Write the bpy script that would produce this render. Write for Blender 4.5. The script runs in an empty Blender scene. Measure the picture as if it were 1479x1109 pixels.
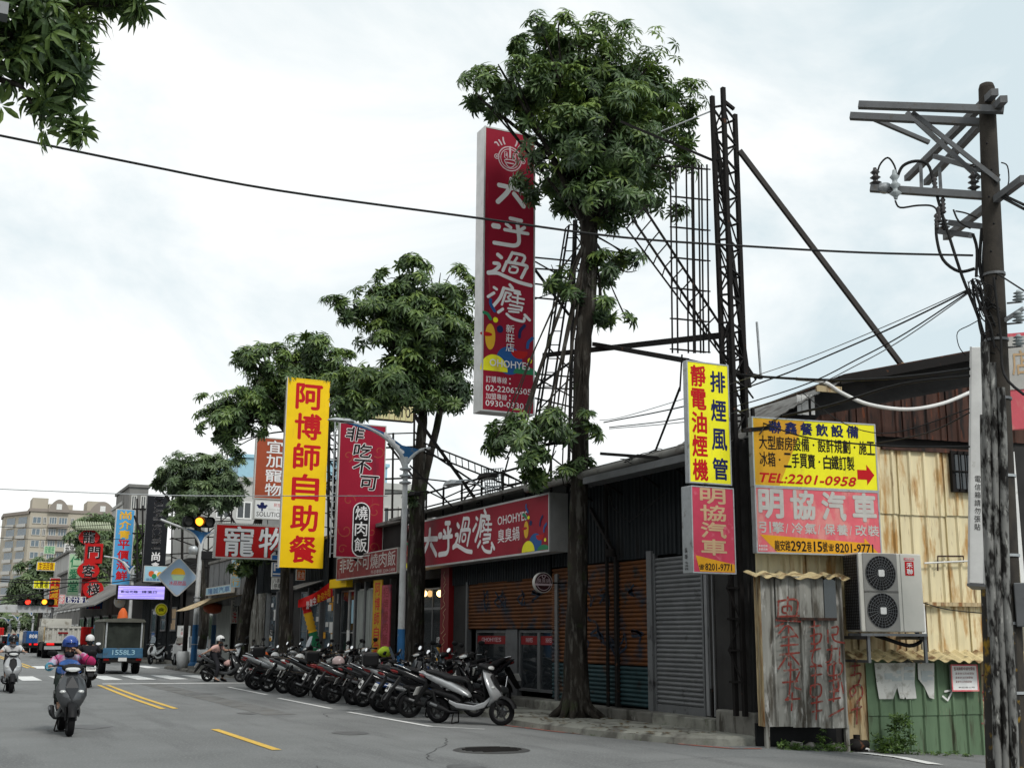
import bpy, math, random
from mathutils import Vector, Matrix, noise
random.seed(7)
R = math.radians
SC = bpy.context.scene
COL = SC.collection

# ---------------------------------------------------------------- camera
CAM_H, FOC, CX, CY = 1.55, 1720.0, 739.5, 554.5          # metres, and the photo's focal length in its own pixels
yaw, pitch, roll = R(25.5), R(11.95), R(0.4)
fw = Vector((math.sin(yaw)*math.cos(pitch), math.cos(yaw)*math.cos(pitch), math.sin(pitch)))
r0 = Vector((math.cos(yaw), -math.sin(yaw), 0)); u0 = r0.cross(fw)
rt = r0*math.cos(roll) + u0*math.sin(roll); up = u0*math.cos(roll) - r0*math.sin(roll)
cam = bpy.data.objects.new('camera', bpy.data.cameras.new('camera')); COL.objects.link(cam)
m = Matrix((rt, up, -fw)).transposed().to_4x4(); m.translation = (0, 0, CAM_H); cam.matrix_world = m
cam.data.sensor_width = 36; cam.data.lens = 36*FOC/1479; cam.data.clip_start = .1; cam.data.clip_end = 3000
SC.camera = cam

# ---------------------------------------------------------------- sky, sun, exposure
SUN_EL, SUN_AZ = 48, 172                                   # azimuth clockwise from +Y
w = bpy.data.worlds.new('World'); SC.world = w; w.use_nodes = True
nt = w.node_tree; bg = nt.nodes['Background']
sky = nt.nodes.new('ShaderNodeTexSky'); sky.sky_type = 'NISHITA'; sky.sun_disc = False
sky.sun_elevation = R(SUN_EL); sky.sun_rotation = R(SUN_AZ); sky.dust_density = 2
tc = nt.nodes.new('ShaderNodeTexCoord'); mp = nt.nodes.new('ShaderNodeMapping'); mp.inputs['Scale'].default_value = (1, 1, 1.8)
mp.inputs['Location'].default_value = (.35, .2, 0)
ns = nt.nodes.new('ShaderNodeTexNoise'); ns.inputs['Scale'].default_value = 2.6; ns.inputs['Detail'].default_value = 9; ns.inputs['Roughness'].default_value = .58; ns.inputs['Distortion'].default_value = .4
rp = nt.nodes.new('ShaderNodeValToRGB')
rp.color_ramp.elements[0].position = .40; rp.color_ramp.elements[0].color = (.52, .605, .635, 1)
rp.color_ramp.elements[1].position = .62; rp.color_ramp.elements[1].color = (.80, .81, .80, 1)
sc_ = nt.nodes.new('ShaderNodeVectorMath'); sc_.operation = 'SCALE'; sc_.inputs['Scale'].default_value = 9.8
mx = nt.nodes.new('ShaderNodeMix'); mx.data_type = 'RGBA'; mx.inputs['Factor'].default_value = .93
L = nt.links.new
L(tc.outputs['Generated'], mp.inputs['Vector']); L(mp.outputs[0], ns.inputs['Vector']); 
# thicker, whiter cloud towards the street's end, thinner and bluer cloud to the east
dt = nt.nodes.new('ShaderNodeVectorMath'); dt.operation = 'DOT_PRODUCT'; dt.inputs[1].default_value = (-.20, .06, -.16)
sm = nt.nodes.new('ShaderNodeMath'); sm.operation = 'ADD'; L(tc.outputs['Generated'], dt.inputs[0]); L(ns.outputs['Fac'], sm.inputs[0]); L(dt.outputs['Value'], sm.inputs[1]); sm2 = nt.nodes.new('ShaderNodeMath'); sm2.operation = 'ADD'; sm2.inputs[1].default_value = .10; L(sm.outputs[0], sm2.inputs[0]); L(sm2.outputs[0], rp.inputs['Fac'])
L(rp.outputs['Color'], sc_.inputs[0]); L(sky.outputs[0], mx.inputs[6]); L(sc_.outputs[0], mx.inputs[7]); L(mx.outputs[2], bg.inputs['Color'])
bg.inputs['Strength'].default_value = .1
sl = bpy.data.lights.new('sun', 'SUN'); sl.energy = 1.5; sl.angle = R(14); sl.color = (1, .97, .92)
so = bpy.data.objects.new('sun', sl); COL.objects.link(so); so.location = (0, 0, 40)
sdir = Vector((math.sin(R(SUN_AZ))*math.cos(R(SUN_EL)), math.cos(R(SUN_AZ))*math.cos(R(SUN_EL)), math.sin(R(SUN_EL))))
so.rotation_euler = sdir.to_track_quat('Z', 'Y').to_euler()
SC.view_settings.view_transform = 'Standard'; SC.view_settings.look = 'None'
SC.view_settings.exposure = 0.5; SC.view_settings.gamma = 1; SC.view_settings.use_curve_mapping = False
SC.render.engine = 'CYCLES'; SC.cycles.max_bounces = 5; SC.cycles.diffuse_bounces = 2; SC.cycles.transparent_max_bounces = 12
SC.cycles.caustics_reflective = False; SC.cycles.caustics_refractive = False

# ---------------------------------------------------------------- surveying: a measured image point met with a real plane of the street
EYE = Vector((0, 0, CAM_H))
def ray(x, y): return fw + rt*((x-CX)/FOC) - up*((y-CY)/FOC)
def PX(x, y, X): d = ray(x, y); return EYE + d*(X/d.x)
def PY(x, y, Y): d = ray(x, y); return EYE + d*(Y/d.y)
def PZ(x, y, Z=0): d = ray(x, y); return EYE + d*((Z-CAM_H)/d.z)
def PR(x, y, D): d = ray(x, y); return EYE + d*(D/Vector((d.x, d.y)).length)

# ---------------------------------------------------------------- materials
def M(name, col, rough=.6, metal=0, var=.12, vs=3., bump=0, bs=40, dirt=None, dirt2=None, stretch=(1, 1, 1), emit=0, spec=.14, coat=0, rv=0.):
    """principled material with colour drift, up to two layers of dirt ((colour, amount, scale, stretch)) and fine relief"""
    mt = bpy.data.materials.new(name); mt.use_nodes = True; n = mt.node_tree.nodes; lk = mt.node_tree.links.new
    b = n['Principled BSDF']; b.inputs['Roughness'].default_value = rough; b.inputs['Metallic'].default_value = metal
    b.inputs['Specular IOR Level'].default_value = spec; b.inputs['Coat Weight'].default_value = coat
    c4 = tuple(col)+(1,); mt.diffuse_color = c4
    geo = n.new('ShaderNodeNewGeometry')
    def nz(scale, st=(1, 1, 1), detail=5, off=0):
        mpn = n.new('ShaderNodeMapping'); mpn.inputs['Scale'].default_value = st; mpn.inputs['Location'].default_value = (off, off*1.7, off*.3)
        lk(geo.outputs['Position'], mpn.inputs[0]); t = n.new('ShaderNodeTexNoise'); t.inputs['Scale'].default_value = scale
        t.inputs['Detail'].default_value = detail; t.inputs['Roughness'].default_value = .6; lk(mpn.outputs[0], t.inputs['Vector']); return t
    if var or dirt:
        t = nz(vs, stretch); rr = n.new('ShaderNodeMapRange'); rr.inputs[1].default_value = .3; rr.inputs[2].default_value = .7
        rr.inputs[3].default_value = 1-var; rr.inputs[4].default_value = 1+var; lk(t.outputs['Fac'], rr.inputs[0])
        s = n.new('ShaderNodeVectorMath'); s.operation = 'SCALE'; s.inputs[0].default_value = tuple(col); lk(rr.outputs[0], s.inputs['Scale'])
        out = s.outputs[0]
        k = 3
        for dd in (dirt, dirt2):
            if not dd: continue
            dc, am, ds, dst = (tuple(dd)+((1, 1, 1),))[:4]
            k += 5; t2 = nz(ds, dst, 8, k); r2 = n.new('ShaderNodeMapRange'); thr = .71-.46*am
            r2.inputs[1].default_value = thr; r2.inputs[2].default_value = thr+.12; lk(t2.outputs['Fac'], r2.inputs[0])
            mxn = n.new('ShaderNodeMix'); mxn.data_type = 'RGBA'; lk(r2.outputs[0], mxn.inputs[0]); lk(out, mxn.inputs[6]); mxn.inputs[7].default_value = tuple(dc)+(1,)
            out = mxn.outputs[2]
        lk(out, b.inputs['Base Color'])
    else: b.inputs['Base Color'].default_value = c4
    if rv:
        t4 = nz(vs*2, stretch, 4, 21); r4 = n.new('ShaderNodeMapRange'); r4.inputs[3].default_value = max(.03, rough-rv); r4.inputs[4].default_value = min(1, rough+rv)
        lk(t4.outputs['Fac'], r4.inputs[0]); lk(r4.outputs[0], b.inputs['Roughness'])
    if bump:
        t3 = nz(bs, stretch, 4, 9); bp = n.new('ShaderNodeBump'); bp.inputs['Strength'].default_value = bump; bp.inputs['Distance'].default_value = .02
        lk(t3.outputs['Fac'], bp.inputs['Height']); lk(bp.outputs[0], b.inputs['Normal'])
    if emit: b.inputs['Emission Color'].default_value = c4; b.inputs['Emission Strength'].default_value = emit
    return mt

MT = {}
def mm(key, *a, **k):
    if key not in MT: MT[key] = M(key, *a, **k)
    return MT[key]
def glass_mat(name, tint=(.03, .035, .04), rough=.05):
    return M(name, tint, rough, var=.1, spec=.9, rv=.04)

RUST = (.16, .065, .03); DK = (.03, .028, .025)
mm('steel_dark', (.014, .0125, .012), .75, 0, dirt=(RUST, .12, 6))
mm('steel_grey', (.17, .175, .18), .5, .6, var=.15, dirt=((.09, .08, .07), .2, 8))
mm('galv', (.42, .44, .45), .45, .5, var=.12, vs=8, dirt=((.2, .19, .17), .25, 5))
mm('alu', (.55, .55, .54), .4, .4, dirt=((.25, .23, .2), .22, 4, (1, 1, .3)))
mm('white', (.72, .72, .70), .5, dirt=((.35, .33, .28), .15, 5))
mm('white_clean', (.8, .8, .79), .4, var=.04)
mm('black', (.012, .012, .013), .5, var=.2)
mm('black_gloss', (.012, .012, .014), .18, var=.1, coat=.4)
mm('rubber', (.010, .010, .011), .8, var=.2, bump=.3, bs=80)
mm('cable', (.02, .02, .02), .6, var=.1)
mm('glass', (.02, .024, .027), .04, var=.2, spec=1.0, rv=.03)
mm('glass_blue', (.10, .14, .17), .06, var=.25, spec=1.0)
mm('asphalt', (.205, .21, .208), .85, var=.16, vs=.4, bump=.6, bs=150, dirt=((.165, .168, .168), .42, .8, (1.6, .22, 1)), dirt2=((.29, .29, .28), .38, 30), spec=.1)
mm('asphalt_old', (.17, .17, .165), .88, var=.2, vs=1.2, bump=.5, bs=120, dirt=((.16, .15, .13), .35, 3), dirt2=((.06, .06, .055), .3, 2), spec=.25)
mm('concrete', (.27, .27, .235), .85, var=.22, vs=1.6, bump=.5, bs=45, dirt=((.13, .125, .11), .45, 1.6), dirt2=((.10, .13, .06), .22, 5))
mm('concrete_dark', (.15, .145, .13), .88, var=.25, vs=2, bump=.5, bs=45, dirt=((.05, .047, .04), .45, 2.2, (1, 1, .5)), dirt2=((.28, .27, .25), .2, 6))
mm('paint_white', (.72, .72, .70), .7, var=.1, dirt=((.2, .2, .2), .26, 14), bump=.2, bs=120)
mm('paint_yellow', (.68, .44, .09), .7, var=.1, dirt=((.2, .18, .13), .26, 14), bump=.2, bs=120)
mm('paint_red', (.42, .13, .09), .75, var=.15, dirt=((.13, .12, .12), .5, 9))
mm('bark', (.028, .024, .02), .95, var=.5, vs=5, bump=1., bs=14, stretch=(1, 1, .3), dirt=((.085, .08, .07), .40, 6, (1.6, 1.6, .35)), dirt2=((.035, .048, .02), .3, 2.5))
mm('cream', (.74, .65, .42), .55, var=.14, vs=2.2, stretch=(3, 3, .4), dirt=((.46, .27, .10), .42, 2.2, (2.2, 2.2, .45)), dirt2=((.22, .11, .05), .24, 4, (3, 3, .3)))
mm('cream_rusty', (.50, .40, .24), .6, var=.2, vs=3, stretch=(3, 3, .4), dirt=((.27, .14, .06), .45, 3, (3, 3, .4)), dirt2=((.07, .045, .03), .34, 3.4, (3, 3, .4)))
mm('rust_dark', (.065, .034, .026), .7, var=.35, vs=3, stretch=(3, 3, .4), dirt=((.022, .018, .017), .45, 2.6, (3, 3, .5)), dirt2=((.18, .055, .025), .25, 4, (3, 3, .5)))
mm('grey_weather', (.27, .265, .24), .65, var=.25, vs=2.4, stretch=(3, 3, .3), dirt=((.09, .08, .065), .50, 2.2, (3, 3, .5)), dirt2=((.48, .47, .44), .34, 5, (2, 2, .5)))
mm('sign_rose', (.52, .055, .10), .5, var=.12, vs=4, dirt=((.62, .16, .2), .25, 6))
mm('green_sheet', (.125, .19, .115), .6, var=.16, vs=2.2, stretch=(2, 2, .5), dirt=((.07, .08, .05), .3, 3, (3, 3, .4)), dirt2=((.24, .23, .16), .13, 6, (3, 3, .5)))
mm('dark_siding', (.022, .026, .029), .6, .1, var=.22, vs=3, stretch=(3, 3, .3), dirt=((.018, .018, .018), .35, 2.4, (3, 3, .4)))
mm('grey_siding', (.26, .265, .27), .5, .2, var=.15, vs=3, stretch=(3, 3, .3), dirt=((.05, .05, .05), .3, 3, (3, 3, .4)))
mm('shutter_grey', (.165, .17, .175), .5, .3, var=.14, dirt=((.05, .05, .05), .25, 3))
mm('shutter_orange', (.115, .042, .013), .6, .1, var=.3, vs=1.6, dirt=((.028, .036, .05), .42, 1.5, (1, 1, 1.2)), dirt2=((.03, .03, .03), .3, 3))
mm('shutter_teal', (.022, .05, .056), .6, .1, var=.25, dirt=((.10, .045, .018), .25, 1.6), dirt2=((.02, .02, .02), .3, 3))
mm('roof_tin', (.22, .215, .2), .6, .2, var=.2, vs=2, dirt=((.09, .08, .07), .42, 2), dirt2=(RUST, .15, 4))
mm('wall_dark', (.035, .034, .033), .8, var=.3, vs=1.5, bump=.2, bs=30)  # dark base colour also carries the deep shade of the shopfronts
mm('wall_grey', (.19, .185, .175), .85, var=.16, vs=.7, dirt=((.10, .095, .085), .3, .8, (1, 1, .4)))
mm('wall_pale', (.43, .43, .41), .85, var=.1, vs=.3, dirt=((.28, .27, .25), .3, .5, (1, 1, .3)))
mm('crimson', (.29, .010, .03), .5, var=.1, vs=1, dirt=((.20, .012, .03), .3, 1.4, (2, 2, .25)), dirt2=((.33, .06, .07), .14, 4, (3, 3, .3)))
mm('crimson_fascia', (.30, .012, .028), .5, var=.12, vs=1, dirt=((.14, .01, .02), .25, 1.3))
mm('sign_yellow', (.86, .56, .01), .45, var=.07, vs=1.3, dirt=((.62, .38, .03), .24, 2.5, (1.5, 1.5, .25)))
mm('sign_lemon', (.87, .82, .025), .45, var=.08, vs=2, dirt=((.70, .55, .06), .26, 2.5, (1.5, 1.5, .3)), dirt2=((.4, .34, .12), .14, 6, (3, 3, .3)))
mm('sign_orange', (.70, .34, .02), .45, var=.1, vs=3)
mm('sign_pink', (.68, .135, .165), .5, var=.12, vs=2, dirt=((.68, .27, .25), .42, 4, (1, 1, .5)), dirt2=((.42, .12, .13), .2, 5, (3, 3, .3)))
mm('sign_red', (.46, .012, .012), .45, var=.05)
mm('deep_red', (.20, .012, .014), .45, var=.05)
mm('ink_red', (.50, .01, .015), .5, var=.04)
mm('ink_navy', (.012, .018, .09), .5, var=.05)
mm('ink_black', (.012, .01, .01), .5, var=.05)
mm('ink_white', (.80, .78, .78), .5, var=.04)
mm('ink_silver', (.50, .49, .46), .5, var=.1, vs=5)
mm('ink_tan', (.55, .38, .22), .5, var=.1)
mm('ink_pinkish', (.55, .44, .47), .5, var=.04)
mm('ink_blue', (.02, .09, .27), .5, var=.05)
mm('ink_yellow', (.75, .42, .03), .5, var=.05)
mm('ink_green', (.03, .22, .10), .5, var=.05)
mm('ink_orange', (.62, .12, .03), .5, var=.05)
mm('sign_sky', (.09, .34, .62), .45, var=.05)
mm('sign_paleblue', (.32, .52, .62), .45, var=.06)
mm('sign_black', (.014, .015, .018), .4, var=.1)
mm('sign_terracotta', (.34, .075, .035), .5, var=.08)
mm('sign_palegreen', (.40, .58, .38), .5, var=.08)
mm('sign_blue', (.02, .10, .30), .45, var=.08)

# ---------------------------------------------------------------- objects
def origin(o):
    v = Vector((0, 0, 0))
    while o is not None: v += o.location; o = o.parent
    return v
def tag(o, label=None, cat=None, group=None, kind=None):
    if label: o['label'] = label
    if cat: o['category'] = cat
    if group: o['group'] = group
    if kind: o['kind'] = kind
    return o
def empty(name, loc=(0, 0, 0), label=None, cat=None, group=None, rz=0, kind=None):
    o = bpy.data.objects.new(name, None); COL.objects.link(o); o.location = loc; o.rotation_euler = (0, 0, rz); o.empty_display_size = .2
    return tag(o, label, cat, group, kind)
def link(name, me, parent=None, mat=None, loc=None, matrix=None):
    o = bpy.data.objects.new(name, me); COL.objects.link(o)
    if parent is not None: o.parent = parent
    if matrix is not None: o.matrix_local = matrix
    if loc is not None: o.location = loc
    if mat is not None:
        if not me.materials: me.materials.append(None)
        o.material_slots[0].link = 'OBJECT'; o.material_slots[0].material = MT[mat] if isinstance(mat, str) else mat
    return o
def frame_between(p, q, upv=(0, 0, 1)):
    z = (Vector(q)-Vector(p)); ln = z.length; z.normalize(); upv = Vector(upv)
    if abs(z.dot(upv)) > .97: upv = Vector((0, 1, 0))
    x = upv.cross(z).normalized(); y = z.cross(x)
    return x, y, z, ln

class MB:
    """collects vertices and faces, then links them as ONE mesh object"""
    def __init__(s): s.v = []; s.f = []; s.sm = []; s.M = Matrix.Identity(4)
    def add(s, vs, fs, smooth=False):
        k = len(s.v); s.v += [s.M @ Vector(a) for a in vs]; s.f += [tuple(i+k for i in f) for f in fs]; s.sm += [smooth]*len(fs); return s
    def box(s, x0, y0, z0, x1, y1, z1):
        if x0 > x1: x0, x1 = x1, x0
        if y0 > y1: y0, y1 = y1, y0
        if z0 > z1: z0, z1 = z1, z0
        return s.add([(x0, y0, z0), (x1, y0, z0), (x1, y1, z0), (x0, y1, z0), (x0, y0, z1), (x1, y0, z1), (x1, y1, z1), (x0, y1, z1)],
                     [(0, 3, 2, 1), (4, 5, 6, 7), (0, 1, 5, 4), (1, 2, 6, 5), (2, 3, 7, 6), (3, 0, 4, 7)])
    def cbox(s, x0, y0, z0, x1, y1, z1, c=.01):
        """box with cut edges on the four long sides of its front (y) outline"""
        P = [(x0+c, z0), (x1-c, z0), (x1, z0+c), (x1, z1-c), (x1-c, z1), (x0+c, z1), (x0, z1-c), (x0, z0+c)]
        return s.prism([(a, b) for a, b in P], y0, y1, 'y')
    def prism(s, poly, a, b, axis='z'):
        """extrude a 2D polygon between a and b along axis ('y': poly is (x,z); 'x': (y,z); 'z': (x,y))"""
        n = len(poly); mk = {'z': lambda p, t: (p[0], p[1], t), 'y': lambda p, t: (p[0], t, p[1]), 'x': lambda p, t: (t, p[0], p[1])}[axis]
        vs = [mk(p, a) for p in poly]+[mk(p, b) for p in poly]
        return s.add(vs, [tuple(range(n))[::-1], tuple(range(n, 2*n))]+[(i, (i+1) % n, (i+1) % n+n, i+n) for i in range(n)])
    def bar(s, p, q, w=.05, h=None, upv=(0, 0, 1)):
        h = h or w; x, y, z, ln = frame_between(p, q, upv); p = Vector(p); q = Vector(q); vs = []
        for c in (p, q): vs += [c-x*w/2-y*h/2, c+x*w/2-y*h/2, c+x*w/2+y*h/2, c-x*w/2+y*h/2]
        return s.add(vs, [(0, 3, 2, 1), (4, 5, 6, 7), (0, 1, 5, 4), (1, 2, 6, 5), (2, 3, 7, 6), (3, 0, 4, 7)])
    def tube(s, pts, r, n=8, cap=True, wob=0, seed=0):
        pts = [Vector(p) for p in pts]; rs = r if isinstance(r, (list, tuple)) else [r]*len(pts); k = len(pts); vs = []
        d0 = (pts[1]-pts[0]).normalized(); x = d0.orthogonal().normalized()
        for i, p in enumerate(pts):
            d = (pts[min(i+1, k-1)]-pts[max(i-1, 0)]).normalized(); x = (x-d*x.dot(d)).normalized(); y = d.cross(x)
            for j in range(n):
                a = 2*math.pi*j/n; rr = rs[i]
                if wob: rr *= 1+wob*noise.noise(Vector((math.cos(a)*1.6+seed, math.sin(a)*1.6, p.z*1.1+i*.15)))
                vs.append(p+(x*math.cos(a)+y*math.sin(a))*rr)
        fs = [(i*n+j, i*n+(j+1) % n, (i+1)*n+(j+1) % n, (i+1)*n+j) for i in range(k-1) for j in range(n)]
        s.add(vs, fs, True)
        if cap: s.add([v for v in vs[:n]], [tuple(range(n))[::-1]]); s.add([v for v in vs[-n:]], [tuple(range(n))])
        return s
    def cyl(s, c, r, h, axis='z', n=20, r2=None):
        c = Vector(c); d = {'x': Vector((1, 0, 0)), 'y': Vector((0, 1, 0)), 'z': Vector((0, 0, 1))}[axis]
        return s.tube([c-d*h/2, c+d*h/2], [r, r if r2 is None else r2], n)
    def lathe(s, prof, c=(0, 0, 0), axis='z', n=20):
        """prof: (radius, along) pairs"""
        c = Vector(c); k = len(prof); vs = []
        for rr, t in prof:
            for j in range(n):
                a = 2*math.pi*j/n; ca, sa = rr*math.cos(a), rr*math.sin(a)
                vs.append(c+Vector({'z': (ca, sa, t), 'y': (ca, t, sa), 'x': (t, ca, sa)}[axis]))
        return s.add(vs, [(i*n+j, i*n+(j+1) % n, (i+1)*n+(j+1) % n, (i+1)*n+j) for i in range(k-1) for j in range(n)], True)
    def loft(s, rings, cap=True, smooth=True):
        n = len(rings[0]); vs = [p for rg in rings for p in rg]; k = len(rings)
        s.add(vs, [(i*n+j, i*n+(j+1) % n, (i+1)*n+(j+1) % n, (i+1)*n+j) for i in range(k-1) for j in range(n)], smooth)
        if cap: s.add(rings[0], [tuple(range(n))[::-1]]); s.add(rings[-1], [tuple(range(n))])
        return s
    def ell(s, c, r, n=14, k=9):
        c = Vector(c); rings = []
        for i in range(k+1):
            t = math.pi*i/k; z = -math.cos(t); q = max(math.sin(t), .01)
            rings.append([c+Vector((r[0]*q*math.cos(2*math.pi*j/n), r[1]*q*math.sin(2*math.pi*j/n), r[2]*z)) for j in range(n)])
        return s.loft(rings, True)
    def corr(s, w, z0, z1, pitch=.19, dep=.03, x0=0, y=0, rib=.28, tops=None):
        """trapezoid-ribbed sheet in the local xz plane, ribs standing out to -y; tops(x) may cut the upper edge"""
        xs = []; x = 0
        while x < w-1e-4:
            a = min(x+pitch*(1-rib), w)
            for t, d in ((x, 0), (a, 0), (min(x+pitch*(1-rib*.72), w), -dep), (min(x+pitch*(1-rib*.28), w), -dep)): xs.append((t, d))
            x += pitch
        xs.append((w, 0)); zz = [z0+(z1-z0)*i/6 for i in range(7)]; vs = []; n = len(xs)
        for zi, z in enumerate(zz):
            for t, d in xs:
                zt = z if tops is None else z0+(tops(x0+t)-z0)*zi/6
                vs.append((x0+t, y+d+.004*noise.noise(Vector((t*1.3+x0*3, z*1.1, z0))), zt))
        return s.add(vs, [(i*n+j, i*n+j+1, (i+1)*n+j+1, (i+1)*n+j) for i in range(6) for j in range(n-1)])
    def mesh(s, name, mat=None):
        me = bpy.data.meshes.new(name); me.from_pydata([tuple(v) for v in s.v], [], s.f)
        me.polygons.foreach_set('use_smooth', s.sm)
        if mat is not None: me.materials.append(MT[mat] if isinstance(mat, str) else mat)
        return me
    def build(s, name, mat, parent=None, world=False, kind=None, label=None, at=None):
        if world:
            o = origin(parent) if parent is not None else Vector(at or (0, 0, 0)); s.v = [v-o for v in s.v]
        ob = bpy.data.objects.new(name, s.mesh(name, mat)); COL.objects.link(ob)
        if parent is not None: ob.parent = parent
        elif at is not None: ob.location = at
        return tag(ob, label, kind=kind)

CUBE = MB().box(-.5, -.5, -.5, .5, .5, .5).mesh('bar')
CYLM = MB().tube([(0, 0, -.5), (0, 0, .5)], .5, 8).mesh('rod')
def bar(name, p, q, w, mat, parent, h=None, rnd=False, upv=(0, 0, 1)):
    """one straight member as an object of its own (world coordinates), sharing mesh data with all others"""
    o = origin(parent) if parent is not None else Vector((0, 0, 0)); x, y, z, ln = frame_between(p, q, upv); h = h or w
    mt = Matrix((x*w, y*h, z*ln)).transposed().to_4x4(); mt.translation = (Vector(p)+Vector(q))/2-o
    return link(name, CYLM if rnd else CUBE, parent, mat, matrix=mt)
def smooth_mod(ob, lv=1):
    md = ob.modifiers.new('sub', 'SUBSURF'); md.levels = lv; md.render_levels = lv; return ob
def bevel(ob, wd=.01, seg=2):
    md = ob.modifiers.new('bevel', 'BEVEL'); md.width = wd; md.segments = seg; md.limit_method = 'ANGLE'; md.angle_limit = R(35); return ob
def copy_tree(o, parent=None, mats=None):
    c = o.copy(); COL.objects.link(c)
    if parent is not None: c.parent = parent; 
    if mats and o.type == 'MESH':
        for sl_, so_ in zip(c.material_slots, o.material_slots):
            if so_.material and so_.material.name in mats: sl_.link = 'OBJECT'; sl_.material = MT[mats[so_.material.name]]
    for ch in o.children: copy_tree(ch, c, mats)
    return c

# ---------------------------------------------------------------- lettering
GL = {}
def glyph(ch, bold=0.0, shear=0.0):
    k = (ch, bold, shear)
    if k not in GL:
        cu = bpy.data.curves.new('t', 'FONT'); cu.body = ch; cu.size = 1; cu.offset = bold; cu.resolution_u = 2; cu.shear = shear
        ob = bpy.data.objects.new('t', cu); me = bpy.data.meshes.new_from_object(ob)
        vs = [v.co.copy() for v in me.vertices]; fs = [tuple(p.vertices) for p in me.polygons]
        bpy.data.objects.remove(ob); bpy.data.meshes.remove(me); bpy.data.curves.remove(cu)
        GL[k] = (vs, fs)
    return GL[k]
def put(mb, ch, x0, z0, x1, z1, y=0, bold=0., fit=True, shear=0.):
    """one glyph or string flat in the local xz plane facing -y, filling the rectangle"""
    vs, fs = glyph(ch, 0, shear)
    if not vs: return
    ax, bx = min(v.x for v in vs), max(v.x for v in vs); az, bz = min(v.y for v in vs), max(v.y for v in vs)
    if bx-ax < 1e-6 or bz-az < 1e-6: return
    sx, sz = (x1-x0)/(bx-ax), (z1-z0)/(bz-az)
    if not fit: sx = sz = min(sx, sz)
    cx, cz = (x0+x1)/2-(ax+bx)/2*sx, (z0+z1)/2-(az+bz)/2*sz
    e = bold*.62*min(abs(sx), abs(sz))*(1 if len(ch) == 1 else 1); cx0, cz0 = cx, cz
    if e: q = (x1-x0-2*e)/(x1-x0); sx *= q; cx = (x0+x1)/2-(ax+bx)/2*sx; q = (z1-z0-2*e)/(z1-z0); sz *= q; cz = (z0+z1)/2-(az+bz)/2*sz
    for k, (dx, dz) in enumerate([(0, 0)]+([(e, 0), (-e, 0), (0, e), (0, -e)] if e else [])+([(e*.7, e*.7), (-e*.7, e*.7), (e*.7, -e*.7), (-e*.7, -e*.7)] if bold >= .045 else [])):
        mb.add([(v.x*sx+cx+dx, y-.0003*k, v.y*sz+cz+dz) for v in vs], fs)
THIN = set('一·-:/|1lIi.‧')
def row(mb, s, x0, z0, x1, z1, y=0, bold=.015, gap=.1, vertical=False):
    """characters in equal cells, across or down"""
    n = len(s)
    for i, ch in enumerate(s):
        if ch == ' ': continue
        dot = ch == '·'
        if vertical: a, b, c, d = x0, z1-(z1-z0)*(i+1)/n, x1, z1-(z1-z0)*i/n
        else: a, b, c, d = x0+(x1-x0)*i/n, z0, x0+(x1-x0)*(i+1)/n, z1
        gx = (c-a)*gap*(0 if vertical else .5); gz = (d-b)*gap*(.5 if vertical else 0)
        if dot: gx = (c-a)*.38; gz = (d-b)*.4
        put(mb, ch, a+gx, b+gz, c-gx, d-gz, y, bold, fit=ch not in THIN)
def ribbon(mb, pts, w, y=0, ends=True, n=10):
    """flat brush stroke through pts (x,z) facing -y, with round ends and joints"""
    k = len(pts); ws = w if isinstance(w, (list, tuple)) else [w]*k; L_, R_ = [], []
    for i, (x, z) in enumerate(pts):
        a, b = pts[max(i-1, 0)], pts[min(i+1, k-1)]; dx, dz = b[0]-a[0], b[1]-a[1]; l = math.hypot(dx, dz) or 1; nx, nz = -dz/l*ws[i]/2, dx/l*ws[i]/2
        L_.append((x+nx, y, z+nz)); R_.append((x-nx, y, z-nz))
    mb.add(L_+R_, [(i, i+1, k+i+1, k+i) for i in range(k-1)])
    if ends:
        for i, s in ((0, 1), (k-1, -1)):
            (x, z) = pts[i]; j = 1 if i == 0 else k-2; a0 = math.atan2(pts[i][1]-pts[j][1], pts[i][0]-pts[j][0])
            arc = [(x+ws[i]/2*math.cos(a0-math.pi/2+math.pi*t/n), y, z+ws[i]/2*math.sin(a0-math.pi/2+math.pi*t/n)) for t in range(n+1)]
            mb.add(arc, [tuple(range(n+1))])
def curve(pts, sub=5):
    """catmull-rom smoothing of a 2D/3D polyline"""
    out = []; P = [pts[0]]+list(pts)+[pts[-1]]
    for i in range(1, len(P)-2):
        for t in range(sub):
            t /= sub; out.append(tuple(.5*((2*P[i][k])+(-P[i-1][k]+P[i+1][k])*t+(2*P[i-1][k]-5*P[i][k]+4*P[i+1][k]-P[i+2][k])*t*t+(-P[i-1][k]+3*P[i][k]-3*P[i+1][k]+P[i+2][k])*t**3) for k in range(len(pts[0]))))
    out.append(tuple(pts[-1])); return out
def disc(mb, cx, cz, rx, rz, y=0, n=24, a0=0, a1=360):
    full = a1-a0 >= 360
    pts = [(cx+rx*math.cos(R(a0+(a1-a0)*i/n)), y, cz+rz*math.sin(R(a0+(a1-a0)*i/n))) for i in range(n if full else n+1)]
    mb.add(pts, [tuple(range(len(pts)))])
def ring(mb, cx, cz, r, w, y=0, n=28):
    pts = [(cx+q*math.cos(2*math.pi*i/n), y, cz+q*math.sin(2*math.pi*i/n)) for q in (r-w/2, r+w/2) for i in range(n)]
    mb.add(pts, [(i, (i+1) % n, (i+1) % n+n, i+n) for i in range(n)])

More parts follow.
